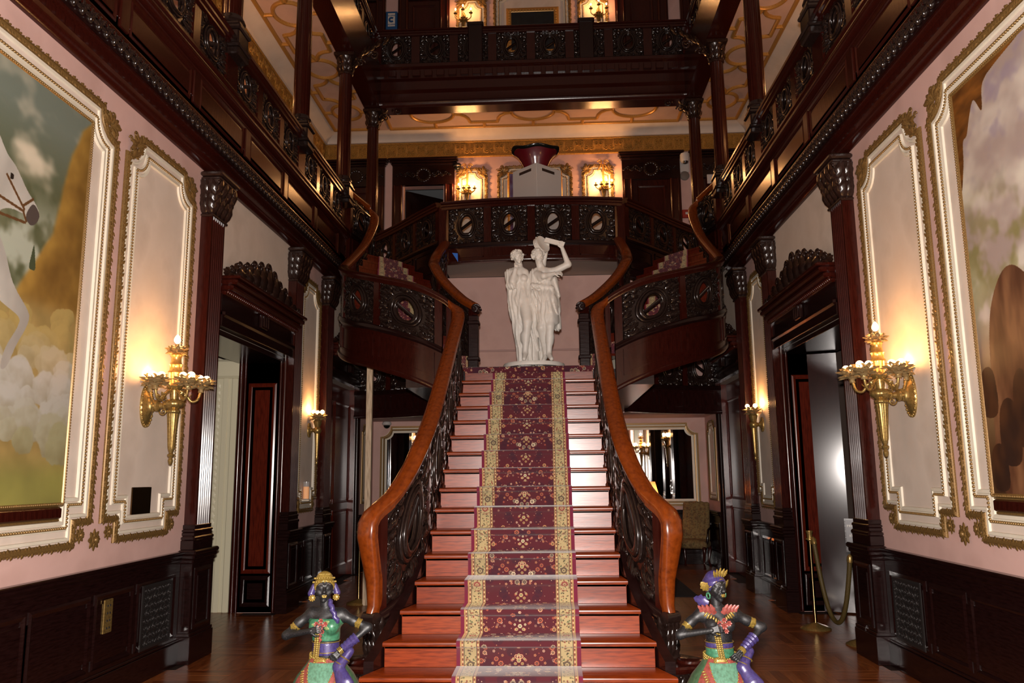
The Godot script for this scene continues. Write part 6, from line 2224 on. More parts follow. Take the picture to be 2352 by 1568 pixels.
	for i in 14:
		var yy := lerpf(0.90, 0.775, i / 13.0)
		for sx in [-1, 1]: g.add(ball, Transform3D(Basis.from_scale(Vector3(0.006, 0.005, 0.005)), Vector3(-0.012 + 0.02 * (i / 13.0) * (1 if right else -0.5) + sx * 0.011, yy, 0.063)))
		g.add(ball, Transform3D(Basis.from_scale(Vector3(0.008, 0.006, 0.005)), Vector3(-0.012 + 0.02 * (i / 13.0) * (1 if right else -0.5), yy, 0.061)))
	put(t, "beaded_strap", g.done(), M.fig_gold)
	g = G.new()
	for i in 40:
		var a := TAU * i / 40
		var dip := 0.018 * maxf(0.0, sin(a))
		for lay in 3: g.add(ball, Transform3D(Basis.from_scale(Vector3(0.0065, 0.0065, 0.005)), Vector3(0.012 + 0.078 * cos(a), 0.77 - dip + 0.011 * (lay - 1), 0.064 * sin(a))))
	g.add(sdf([bone(Vector3(-0.01, 0.752, 0.062), Vector3(0.015, 0.752, 0.064), 0.024, 0.022, 0.5)], 0.004, 0.01), Transform3D.IDENTITY)
	for i in 12: g.add(ball, Transform3D(Basis.from_scale(Vector3.ONE * 0.005), Vector3(0.002 + 0.028 * cos(TAU * i / 12), 0.752 + 0.02 * sin(TAU * i / 12), 0.074)))
	put(t, "belt", g.done(), M.fig_gold)
	# bell skirt: red front, green sides, gold edging, fan apron
	var skr := func(yy: float) -> float:
		var pr := [[0.765, 0.075], [0.73, 0.1], [0.68, 0.142], [0.6, 0.185], [0.45, 0.225], [0.25, 0.25], [0.02, 0.265]]
		for i in 6:
			if yy >= pr[i + 1][0]: return lerpf(pr[i + 1][1], pr[i][1], clampf((yy - pr[i + 1][0]) / (pr[i][0] - pr[i + 1][0]), 0, 1))
		return 0.265
	var skirt := func(a0: float, a1: float, n: int, out: float) -> ArrayMesh:
		var gg := G.new()
		var rings := []
		for i in n + 1:
			var a := lerpf(a0, a1, float(i) / n)
			var r := PackedVector3Array()
			for q in [[0.765, 0.075], [0.73, 0.1], [0.68, 0.142], [0.6, 0.185], [0.45, 0.225], [0.25, 0.25], [0.02, 0.265]]:
				var rr: float = q[1] + out + 0.006 * sin(a * 14.0) * clampf((0.7 - q[0]) * 3, 0, 1)
				r.append(Vector3(0.012 + cos(a) * rr, q[0], sin(a) * rr * 0.86))
			rings.append(r)
		gg.loft(rings, false, false, false, 0.3)
		return gg.done()
	put(t, "skirt", skirt.call(0.0, TAU, 48, 0.0), M.fig_green_dark)
	put(t, "skirt_front", skirt.call(PI / 2 - 0.95, PI / 2 + 0.95, 24, 0.004), M.fig_red)
	g = G.new()
	for i in 46:
		var a := lerpf(0.25, PI - 0.25, i / 45.0)
		var px := 0.098 * cos(a)
		var py := 0.75 - 0.165 * sin(a)
		var rr: float = skr.call(py)
		var pz := sqrt(maxf(0.0, rr * rr - px * px)) * 0.86 + 0.008
		g.add(ball, Transform3D(Basis(Vector3.BACK, -a) * Basis.from_scale(Vector3(0.013, 0.0042, 0.005)), Vector3(px + 0.012, py, pz)))
	for i in 30:
		var a := PI * i / 29.0
		var px := 0.066 * cos(a)
		var py := 0.745 - 0.116 * sin(a)
		var rr: float = skr.call(py)
		g.add(ball, Transform3D(Basis.from_scale(Vector3(0.004, 0.004, 0.004)), Vector3(px + 0.012, py, sqrt(maxf(0.0, rr * rr - px * px)) * 0.86 + 0.013)))
	put(t, "gold_trim", g.done(), M.fig_gold)
	g = G.new()
	var fan := []
	for i in 17:
		var a := PI * i / 16
		var r := PackedVector3Array()
		for k in 5:
			var q := k / 4.0
			var px := 0.066 * cos(a) * q
			var py := 0.75 - 0.118 * sin(a) * q
			var rr: float = skr.call(py)
			r.append(Vector3(px + 0.012, py, sqrt(maxf(0.0, rr * rr - px * px)) * 0.86 + 0.01 + 0.004 * (i % 2) * q))
		fan.append(r)
	g.loft(fan, false, false, false, 0.2)
	put(t, "fan_apron", g.done(), M.fig_green_pale)
	# arm bands, cuffs and hanging sleeve
	for q in [[Vector3(-0.145, 0.91, 0.015), Vector3(-0.06, -0.058, 0.02), 0.0235], [Vector3(0.175, 0.925, 0.0), Vector3(0.075, -0.03, 0), 0.0235]]:
		g = G.new()
		g.lathe(P2([0.0, -0.013, q[2], -0.013, q[2] + 0.003, -0.008, q[2], 0.0, q[2] + 0.003, 0.008, q[2], 0.013, 0.0, 0.013]), q[0], 16, basis_to(q[1], Vector3.UP))
		for i in 4: g.add(leaf, Transform3D(basis_to(Vector3(cos(i * 1.0) * 0.3, 1, 0.4), Vector3.BACK) * Basis.from_scale(Vector3(0.012, 0.028, 0.014)), q[0] + Vector3(-0.012 + 0.008 * i, -0.008, 0.026)))
		put(t, "arm_band", g.done(), M.fig_gold)
	g = G.new()
	var wrist := Vector3(0.112, 0.815, 0.07)
	var el := Vector3(0.215, 0.896, 0.008)
	var cs := []
	for i in 10: cs.append([0.019 + 0.004 * (i % 2) + 0.006 * i / 9.0, i / 9.0])
	var cp := PackedVector2Array()
	for q in cs: cp.append(Vector2(q[0], q[1] * 0.085))
	g.lathe(cp, wrist, 18, basis_to(el - wrist, Vector3.UP), 0, 0, 0.95)
	put(t, "cuff", g.done(), M.fig_purple)
	g = G.new()
	for i in 3: g.lathe(P2([0.016, -0.003, 0.0195, -0.002, 0.0195, 0.002, 0.016, 0.003]), wrist + (wrist - el).normalized() * (0.006 + 0.007 * i), 16, basis_to(el - wrist, Vector3.UP))
	put(t, "bangle", g.done(), M.fig_gold)
	g = G.new()
	g.add(sdf([bone(Vector3(0.145, 0.80, 0.05), Vector3(0.10, 0.735, 0.085), 0.022, 0.026), bone(Vector3(0.10, 0.735, 0.09), Vector3(0.145, 0.66, 0.13), 0.026, 0.045, 0.5)], 0.005, 0.015), Transform3D.IDENTITY)
	put(t, "hanging_sleeve", g.done(), M.fig_purple)
	g = G.new()
	for i in 2: g.lathe(P2([0.026, -0.003, 0.03, 0.0, 0.026, 0.003]), Vector3(0.105 + 0.02 * i, 0.745 + 0.025 * i, 0.082 - 0.012 * i), 16, basis_to(Vector3(0.4, 0.7, -0.3), Vector3.UP))
	put(t, "sleeve_band", g.done(), M.fig_gold)

func figure_materials() -> void:
	mat("fig_black", Color("2b2a2d"), 0.5, 0, {tex = M.speck, scale = Vector3(6, 6, 6)})
	mat("fig_grey", Color("6a6462"), 0.4)
	mat("fig_gold", Color("8f7838"), 0.34, 0.4, {tex = M.grain, scale = Vector3(14, 14, 14)})
	mat("fig_purple", Color("3b3265"), 0.36, 0.15, {tex = M.grain, scale = Vector3(9, 9, 9)})
	mat("fig_green", Color("3c7457"), 0.36, 0.2, {tex = M.grain, scale = Vector3(9, 9, 9)})
	mat("fig_green_pale", Color("54806a"), 0.4, 0.1, {tex = M.grain, scale = Vector3(9, 9, 9)})
	mat("fig_green_dark", Color("3d5b41"), 0.4, 0.1, {tex = M.grain, scale = Vector3(7, 7, 7)})
	mat("fig_red", Color("833f38"), 0.4, 0.05, {tex = M.grain, scale = Vector3(7, 7, 7)})
	mat("fig_pale", Color("67784a"), 0.4, 0.1)

# ---------------------------------------------------------------- paintings
func fill_poly(im: Image, p: PackedVector2Array, c: Callable) -> void:
	var w := im.get_width()
	var h := im.get_height()
	var q := PackedVector2Array()
	var lo := Vector2(1e9, 1e9)
	var hi := -lo
	for v in p:
		var s := Vector2(v.x * w, v.y * h)
		q.append(s)
		lo = lo.min(s)
		hi = hi.max(s)
	for y in range(maxi(0, int(lo.y)), mini(h, int(hi.y) + 2)):
		for x in range(maxi(0, int(lo.x)), mini(w, int(hi.x) + 2)):
			if Geometry2D.is_point_in_polygon(Vector2(x, y), q):
				im.set_pixel(x, y, c.call(float(x) / w, float(y) / h))

func smooth2(a: Array, k := 5) -> PackedVector2Array:
	var p := P2(a)
	var n := p.size()
	var o := PackedVector2Array()
	for i in n:
		for j in k: o.append(p[i].cubic_interpolate(p[(i + 1) % n], p[(i - 1 + n) % n], p[(i + 2) % n], float(j) / k))
	return o

func painting_image(horse: bool) -> Image:
	var n := 300
	var im := Image.create(n, n, false, Image.FORMAT_RGB8)
	var f := FastNoiseLite.new()
	f.seed = 12 if horse else 19
	f.frequency = 0.011
	f.fractal_octaves = 4
	var f2 := FastNoiseLite.new()
	f2.seed = 3
	f2.frequency = 0.03
	f2.fractal_octaves = 3
	for y in n:
		var v := float(y) / n
		for x in n:
			var u := float(x) / n
			if u < 0.55:
				im.set_pixel(x, y, Color("6b6647"))
				continue
			var a := f.get_noise_2d(x, y * 1.3) * 0.5 + 0.5
			var b := f2.get_noise_2d(x + y * 0.4, y - x * 0.4) * 0.5 + 0.5
			var c: Color
			if horse:
				c = Color("4e5238").lerp(Color("6a7368"), clampf(1.4 - v * 5, 0, 1))
				c = c.lerp(Color("c9bda6"), smoothstep(0.42, 0.7, a) * clampf(1.15 - absf(v - 0.16) * 4.5, 0, 1))
				c = c.lerp(Color("a9ac9c"), smoothstep(0.3, 0.65, b) * clampf(1.2 - absf(v - 0.41) * 7.0, 0, 0.9))
				var edge := (lerpf(1.0, 0.957, v / 0.042) if v < 0.042 else lerpf(0.957, 0.915, (v - 0.042) / 0.103) if v < 0.145 else lerpf(0.915, 0.869, (v - 0.145) / 0.198) if v < 0.343 else lerpf(0.869, 0.74, (v - 0.343) / 0.19)) + 0.02 * (a - 0.5)
				if v < 0.62: c = c.lerp(Color("6a4c20").lerp(Color("a9843c"), clampf(b * 0.7 - 0.15 + 0.5 * smoothstep(0.08, 0.0, u - edge), 0, 1)), smoothstep(-0.008, 0.012, u - edge))
				if v > 0.5: c = c.lerp(Color("7d6a3d").lerp(Color("a88c56"), b), smoothstep(0.5, 0.56, v))
				if v > 0.86: c = c.lerp(Color("97904a").lerp(Color("6f6a3a"), a), smoothstep(0.86, 0.95, v))
			else:
				c = Color("a08e86").lerp(Color("cabfb2"), smoothstep(0.3, 0.75, a))
				c = c.lerp(Color("8f8090"), smoothstep(0.5, 0.8, b) * clampf(1 - v * 2.5, 0, 0.7))
				c = c.lerp(Color("7f7848"), smoothstep(0.42, 0.75, b + (u - 0.85) * 1.2) * clampf(1.0 - absf(v - 0.45) * 4.5, 0, 0.85))
				c = c.lerp(Color("d3ccb9"), smoothstep(0.45, 0.8, a) * clampf(1.0 - absf(v - 0.36) * 5.0, 0, 0.8))
				if v > 0.6: c = c.lerp(Color("5d3c22").lerp(Color("7d6238"), b), smoothstep(0.58, 0.75, v) * 0.85)
				if v > 0.82: c = c.lerp(Color("2c1b13").lerp(Color("54361d"), a), smoothstep(0.8, 0.93, v))
			im.set_pixel(x, y, c)
	im.resize(720, 720, Image.INTERPOLATE_CUBIC)
	if horse:
		var r := RandomNumberGenerator.new()
		r.seed = 4
		for i in 70:
			var cy := lerpf(0.54, 0.86, i / 70.0)
			var cx := r.randf_range(0.62, 1.0)
			var rr := lerpf(0.026, 0.055, r.randf()) * lerpf(0.7, 1.1, smoothstep(0.54, 0.75, cy))
			var tone := Color("a08a52").lerp(Color("a7a39a"), smoothstep(0.6, 0.72, cy)).lerp(Color("8b8558"), smoothstep(0.78, 0.9, cy))
			var hue := r.randf_range(-0.06, 0.05)
			for y in range(int((cy - rr) * 720), int((cy + rr) * 720)):
				for x in range(int((cx - rr * 1.2) * 720), mini(720, int((cx + rr * 1.2) * 720))):
					var p := Vector2((x / 720.0 - cx) / 1.2, y / 720.0 - cy) / rr
					var d := p.length() + 0.22 * f2.get_noise_2d(x * 0.9 + i * 40, y * 0.9)
					if d > 1.0 or y >= 720: continue
					var lit := 0.5 - p.y * 0.22 - p.x * 0.1 + hue + 0.25 * f2.get_noise_2d(x * 0.7, y * 0.7)
					im.set_pixel(x, y, im.get_pixel(x, y).lerp(Color("6a5c38").lerp(tone, clampf(lit + 0.35, 0, 1)), smoothstep(1.0, 0.88, d)))
		var coat := func(u: float, v: float) -> Color: return Color("b9b4ab").lerp(Color("8d877f"), clampf(0.35 + 0.5 * f2.get_noise_2d(u * 260, v * 160) + (v - 0.3) * 0.9, 0, 1))
		fill_poly(im, smooth2([0.56, 0.12, 0.64, 0.17, 0.685, 0.215, 0.72, 0.235, 0.765, 0.275, 0.80, 0.298, 0.814, 0.318, 0.806, 0.34, 0.785, 0.35, 0.765, 0.335, 0.72, 0.335, 0.69, 0.345, 0.66, 0.37, 0.56, 0.45]), coat)
		fill_poly(im, smooth2([0.79, 0.30, 0.815, 0.318, 0.806, 0.342, 0.785, 0.352, 0.768, 0.335]), func(u, v): return Color("4a403c"))
		fill_poly(im, smooth2([0.704, 0.255, 0.714, 0.257, 0.714, 0.266, 0.704, 0.268]), func(u, v): return Color("1d1713"))
		fill_poly(im, smooth2([0.56, 0.4, 0.66, 0.39, 0.705, 0.43, 0.745, 0.5, 0.8, 0.548, 0.812, 0.57, 0.8, 0.6, 0.775, 0.64, 0.75, 0.69, 0.73, 0.695, 0.74, 0.65, 0.775, 0.595, 0.772, 0.572, 0.71, 0.55, 0.65, 0.52, 0.56, 0.55]), coat)
		for q in [[0.69, 0.262, 0.762, 0.324], [0.752, 0.318, 0.79, 0.287], [0.77, 0.352, 0.60, 0.362], [0.762, 0.328, 0.66, 0.318], [0.755, 0.325, 0.772, 0.35]]:
			var a := Vector2(q[0], q[1])
			var b := Vector2(q[2], q[3])
			var nn := (b - a).orthogonal().normalized() * 0.0032
			fill_poly(im, PackedVector2Array([a + nn, b + nn, b - nn, a - nn]), func(u, v): return Color("5a3c22"))
		fill_poly(im, smooth2([0.806, 0.395, 0.813, 0.42, 0.818, 0.45, 0.806, 0.455, 0.795, 0.45, 0.8, 0.42]), func(u, v): return Color("3e4630"))
	else:
		var rock := func(u: float, v: float) -> Color: return Color("54300f").lerp(Color("7b4a1a"), 0.5 + f2.get_noise_2d(u * 300, v * 900))
		fill_poly(im, smooth2([1.0, 0.0, 1.0, 0.25, 0.975, 0.2, 0.965, 0.14, 0.945, 0.13, 0.925, 0.09, 0.9, 0.06, 0.87, 0.1, 0.86, 0.05, 0.84, 0.03, 0.8, 0.02, 0.7, 0.0], 6), rock)
		fill_poly(im, smooth2([0.945, 0.99, 0.95, 0.72, 0.935, 0.6, 0.9, 0.53, 0.85, 0.49, 0.8, 0.5, 0.75, 0.56, 0.72, 0.7, 0.7, 0.99]), func(u: float, v: float) -> Color: return Color("50301f").lerp(Color("7c5539"), clampf(0.5 + f2.get_noise_2d(u * 500, v * 160), 0, 1)))
		for q in [[0.97, 0.7, 0.03, 0.11], [0.9, 0.78, 0.035, 0.14], [0.84, 0.72, 0.03, 0.16], [0.955, 0.88, 0.03, 0.1]]:
			fill_poly(im, smooth2([q[0] - q[2], q[1] + q[3], q[0] - q[2], q[1] + q[3] * 0.2, q[0], q[1], q[0] + q[2], q[1] + q[3] * 0.25, q[0] + q[2], q[1] + q[3]]), func(u: float, v: float) -> Color: return Color("2f1c14").lerp(Color("4c2d1a"), clampf(0.5 + f2.get_noise_2d(u * 400, v * 200), 0, 1)))
	return im

func framed(f: Face, called: String, label: String, a0: float, a1: float, b0: float, b1: float, w: float, d: float, canvas: Material, frame: Material, sill := false) -> void:
	var t := thing(called, label, "painting")
	var g := G.new()
	g.quv(f.at(a0, b0, d), f.at(a0, b1, d), f.at(a1, b1, d), f.at(a1, b0, d), Vector2(0, 1), Vector2(0, 0), Vector2(1, 0), Vector2(1, 1))
	f.box(g, a0, a1, b0, b1, 0.0, d - 0.004, 0)
	put(t, "canvas", g.done(), canvas)
	g = G.new()
	var p := PackedVector2Array([Vector2(a0, b0), Vector2(a0, b1), Vector2(a1, b1), Vector2(a1, b0)])
	g.sweep(P2([-w, 0, -w, 0.02, -w * 0.6, 0.035, 0, 0.045, w * 0.4, 0.035, w * 0.6, 0.02, w, 0.018, w, 0]), f.line(p, 0.0), f.n, true)
	put(t, "frame", g.done(), frame)
	many(t, "frame_beading", bead, frame, along(f.line(p, 0.0), w * 0.9, Vector3(w * 0.4, w * 0.35, w * 0.4), f.n, true, 0, 0.042))
	if sill:
		g = G.new()
		f.box(g, a0 - 0.02, a1 + 0.02, b0 - 0.1, b0 - w, 0.0, 0.05, 0.01)
		put(t, "dark_lower_rail", g.done(), M.mahogany)
		g = G.new()
		f.box(g, a0 - 0.02, a1 + 0.02, b0 - 0.12, b0 - 0.1, 0.0, 0.035, 0.006)
		put(t, "silver_slip", g.done(), M.gilt_old)

func canvas_mat(called: String, im: Image) -> StandardMaterial3D:
	var m := mat(called, Color(1, 1, 1), 0.42)
	m.albedo_texture = tex(im)
	return m

func build_pictures() -> void:
	framed(Face.new(Vector3(-W, 0, 0), Vector3(0, 0, 1), Vector3(1, 0, 0)), "painting", "huge painting of a white horse before a brown cliff, rounded stones below", -2.75, -5.57, 1.49, 4.32, 0.022, 0.03, canvas_mat("horse_canvas", painting_image(true)), M.gilt_old, true)
	framed(Face.new(Vector3(W, 0, 0), Vector3(0, 0, 1), Vector3(-1, 0, 0)), "painting", "huge painting of misty cliffs and dark rock arches with hanging brown stone", -2.75, -5.57, 1.49, 4.32, 0.022, 0.03, canvas_mat("cliff_canvas", painting_image(false)), M.gilt_old, true)
	# far wall of the galleries
	var f := Face.new(Vector3(0, 0, -16.5), Vector3(1, 0, 0), Vector3(0, 0, 1))
	for s in [-1, 1]:
		wall_panel(f, "wall_panel", "gilt-edged cream panel behind the ribbon-bow candle sconce beside the %s upper door" % ("open" if s < 0 else "closed"), s * 1.35 - 0.31, s * 1.35 + 0.31, 6.1, 8.2, {ss = 0.0, cv = 0.17, w = 0.03, inset = 0.09, size = 0.15})
		wall_panel(f, "wall_panel", "gilt-edged cream panel behind the top-gallery candle sconce %s" % ("nearer the blue box" if s < 0 else "farther from the blue box"), s * 1.35 - 0.31, s * 1.35 + 0.31, 10.4, 12.2, {ss = 0.0, cv = 0.17, w = 0.03, inset = 0.09, size = 0.15})
	wall_panel(f, "wall_panel", "wide gilt-edged cream panel behind the white pedestal and the purple-blue painting", -0.77, 0.78, 6.1, 8.22, {ss = 0.0, cv = 0.2, w = 0.03, inset = 0.09, size = 0.16})
	wall_panel(f, "wall_panel", "wide gilt-edged cream panel around the dark portrait on the top gallery", -0.83, 0.84, 10.4, 12.4, {ss = 0.0, cv = 0.2, w = 0.03, inset = 0.09, size = 0.16})
	var im := noise_img(128, 128, 0.02, 61, [Color("3a2440"), Color("55304f"), Color("6f6f96"), Color("a2a7b0"), Color("5c5c7c")], 3)
	framed(f, "painting", "purple and blue painting in a thin gilt frame, half hidden by the white pedestal", -0.55, 0.56, 6.4, 8.08, 0.035, 0.03, canvas_mat("purple_canvas", im), M.gilt)
	im = noise_img(128, 128, 0.015, 66, [Color("0d1114"), Color("161d22"), Color("12181b"), Color("1f2420")], 3)
	dab(im, 62, 60, 9, Color("5b3d2a"))
	dab(im, 62, 78, 15, Color("17130f"))
	framed(f, "painting", "dark old portrait in a heavy gilt frame on the top gallery", -0.5, 0.52, 10.9, 11.88, 0.075, 0.03, canvas_mat("portrait_canvas", im), M.gilt)

# ---------------------------------------------------------------- doors on the far wall
func upper_door(called: String, label: String, a0: float, a1: float, y0: float, top: float, open: bool) -> void:
	var f := Face.new(Vector3(0, 0, -16.5), Vector3(1, 0, 0), Vector3(0, 0, 1))
	var t := thing(called, label, "door", "", Vector3.ZERO, "structure")
	var jw := 0.22
	var head := top - 0.58
	var g := G.new()
	for q in [[a0, a0 + jw], [a1 - jw, a1]]: f.box(g, q[0], q[1], y0, head, 0, 0.09, 0.01)
	put(t, "jamb", g.done(), M.mahogany)
	g = G.new()
	for q in [a0 + 0.05, a1 - 0.05, a0 + jw - 0.03, a1 - jw + 0.03]:
		g.sweep(arc(Vector2.ZERO, 0.022, 0, PI, 5), PackedVector3Array([f.at(q, y0, 0.09), f.at(q, head, 0.09)]), f.n)
	put(t, "casing_moulding", g.done(), M.mahogany)
	g = G.new()
	f.box(g, a0, a1, head, top - 0.12, 0, 0.08)
	put(t, "frieze", g.done(), M.mahogany_dark)
	g = G.new()
	for k in 3: f.box(g, a0 - 0.02 - 0.03 * k, a1 + 0.02 + 0.03 * k, top - 0.13 + 0.043 * k, top - 0.085 + 0.043 * k, 0, 0.12 + 0.05 * k, 0.012)
	put(t, "cornice", g.done(), M.mahogany_dark)
	g = G.new()
	var mid := (a0 + a1) / 2
	for i in 16:
		var an := TAU * i / 16
		g.add(leaf, Transform3D(basis_to(f.u * -sin(an) + Vector3.UP * cos(an), f.n) * Basis.from_scale(Vector3(0.07, 0.09, 0.06)), f.at(mid + cos(an) * 0.13, head + 0.23 + sin(an) * 0.13, 0.085)))
	for sd in [-1, 1]:
		for i in 5:
			g.add(curl, Transform3D(Basis(f.u * sd, Vector3.UP * (1 if i % 2 else -1), f.n) * Basis.from_scale(Vector3.ONE * (0.07 - 0.008 * i)), f.at(mid + sd * (0.23 + 0.085 * i), head + 0.23 + 0.02 * (i % 2), 0.085)))
	put(t, "carved_wreath", g.done(), M.carved_gloss)
	if open:
		g = G.new()
		var rr := []
		for y in [y0, head - 0.03]: rr.append(PackedVector3Array([Vector3(a0 + jw + 0.02, y, -16.72), Vector3(a1 - jw + 0.05, y, -17.5), Vector3(a1 - jw + 0.07, y, -17.46), Vector3(a0 + jw + 0.04, y, -16.68)]))
		g.loft(rr, true)
		put(t, "leaf", g.done(), M.mahogany_dark)
	else:
		g = G.new()
		f.box(g, a0 + jw, a1 - jw, y0, head, 0, 0.03)
		put(t, "leaf", g.done(), M.mahogany)
		for q in [[y0 + 0.2, y0 + 1.0], [y0 + 1.15, head - 0.15]]:
			g = G.new()
			raised_panel(g, f, a0 + jw + 0.12, a1 - jw - 0.12, q[0], q[1], 0.03)
			put(t, "panel", g.done(), M.mahogany)

func mirror(s: int) -> void:
	var f := Face.new(Vector3(0, 0, -15.6), Vector3(1, 0, 0), Vector3(0, 0, 1))
	var t := thing("wall_mirror", "large chamfered wall mirror in cream and gilt moulding, behind the stair, %s side" % ("dome camera" if s < 0 else "floral chair"), "mirror", "wall mirrors behind the stair")
	var a0 := s * 1.0
	var a1 := s * 3.06
	var put_line := func(ins: float, cv: float) -> PackedVector2Array: return outline(a0 + s * ins, a1 - s * ins, 1.06 + ins, 2.63 - ins, cv, 0, 0)
	put(t, "backing", flat_poly(f, put_line.call(0.0, 0.2), 0.0, 0.012), M.cream_trim)
	put(t, "glass", flat_poly(f, put_line.call(0.11, 0.13), 0.012, 0.022), M.mirror)
	var g := G.new()
	g.sweep(P2([-0.02, 0, -0.016, 0.02, 0.016, 0.02, 0.02, 0]), f.line(put_line.call(0.02, 0.2), 0.01), f.n, true)
	put(t, "outer_gilt", g.done(), M.gilt_old)
	g = G.new()
	g.sweep(P2([-0.016, 0, -0.012, 0.025, 0.012, 0.022, 0.016, 0]), f.line(put_line.call(0.075, 0.16), 0.01), f.n, true)
	put(t, "inner_gilt", g.done(), M.gilt_old)
	g = G.new()
	g.sweep(P2([-0.022, 0, -0.02, 0.018, 0.02, 0.012, 0.024, 0]), f.line(put_line.call(0.115, 0.13), 0.012), f.n, true)
	put(t, "cream_slip", g.done(), M.cream_trim)

# ---------------------------------------------------------------- loose things
func stanchion(at: Vector3, label: String) -> Node3D:
	var t := thing("stanchion", label, "stanchion", "brass rope stanchions", at)
	var g := G.new()
	g.lathe(P2([0, 0, 0.155, 0, 0.16, 0.008, 0.152, 0.02, 0.12, 0.035, 0.06, 0.055, 0.03, 0.065, 0.02, 0.07]), Vector3.ZERO, 32)
	put(t, "base", g.done(), M.brass)
	g = G.new()
	g.lathe(P2([0.02, 0.065, 0.02, 0.93]), Vector3.ZERO, 18)
	put(t, "pole", g.done(), M.brass_bright)
	g = G.new()
	g.lathe(P2([0.02, 0.92, 0.026, 0.93, 0.045, 0.935, 0.045, 0.945, 0.028, 0.95, 0.03, 1.0, 0.038, 1.02, 0.038, 1.03, 0.0, 1.03]), Vector3.ZERO, 18)
	put(t, "cap", g.done(), M.brass)
	return t

func rope(a: Vector3, b: Vector3, sag: float, r: float, m: Material, label: String) -> void:
	var t := thing("barrier_rope", label, "rope")
	var p := PackedVector3Array()
	var rad := []
	for i in 33:
		var u := i / 32.0
		var q := a.lerp(b, u)
		q.y -= sag * (1 - pow(absf(2 * u - 1), 2.2))
		p.append(q)
		rad.append(r)
	var g := G.new()
	g.tube(p, rad, 10)
	put(t, "cord", g.done(), m)
	for k in 2:
		g = G.new()
		var e: Vector3 = p[0] if k == 0 else p[32]
		var d: Vector3 = (p[1] - p[0] if k == 0 else p[31] - p[32])
		g.lathe(P2([0.0, -0.03, 0.012, -0.025, r * 1.25, 0.0, r * 1.25, 0.05, r, 0.055]), e, 12, basis_to(d, Vector3.BACK))
		put(t, "end_cap", g.done(), M.brass)

func lettering(parent: Node, txt: String, at: Vector3, h: float, bs: Basis, m: Material, font := "Droid Serif", wght := 700) -> void:
	var tm := TextMesh.new()
	var sf := SystemFont.new()
	sf.font_names = PackedStringArray([font])
	sf.font_weight = wght
	tm.font = sf
	tm.text = txt
	tm.font_size = 64
	tm.pixel_size = h / 46.0
	tm.depth = 0.002
	put(parent, "lettering", tm, m, Transform3D(bs, at))

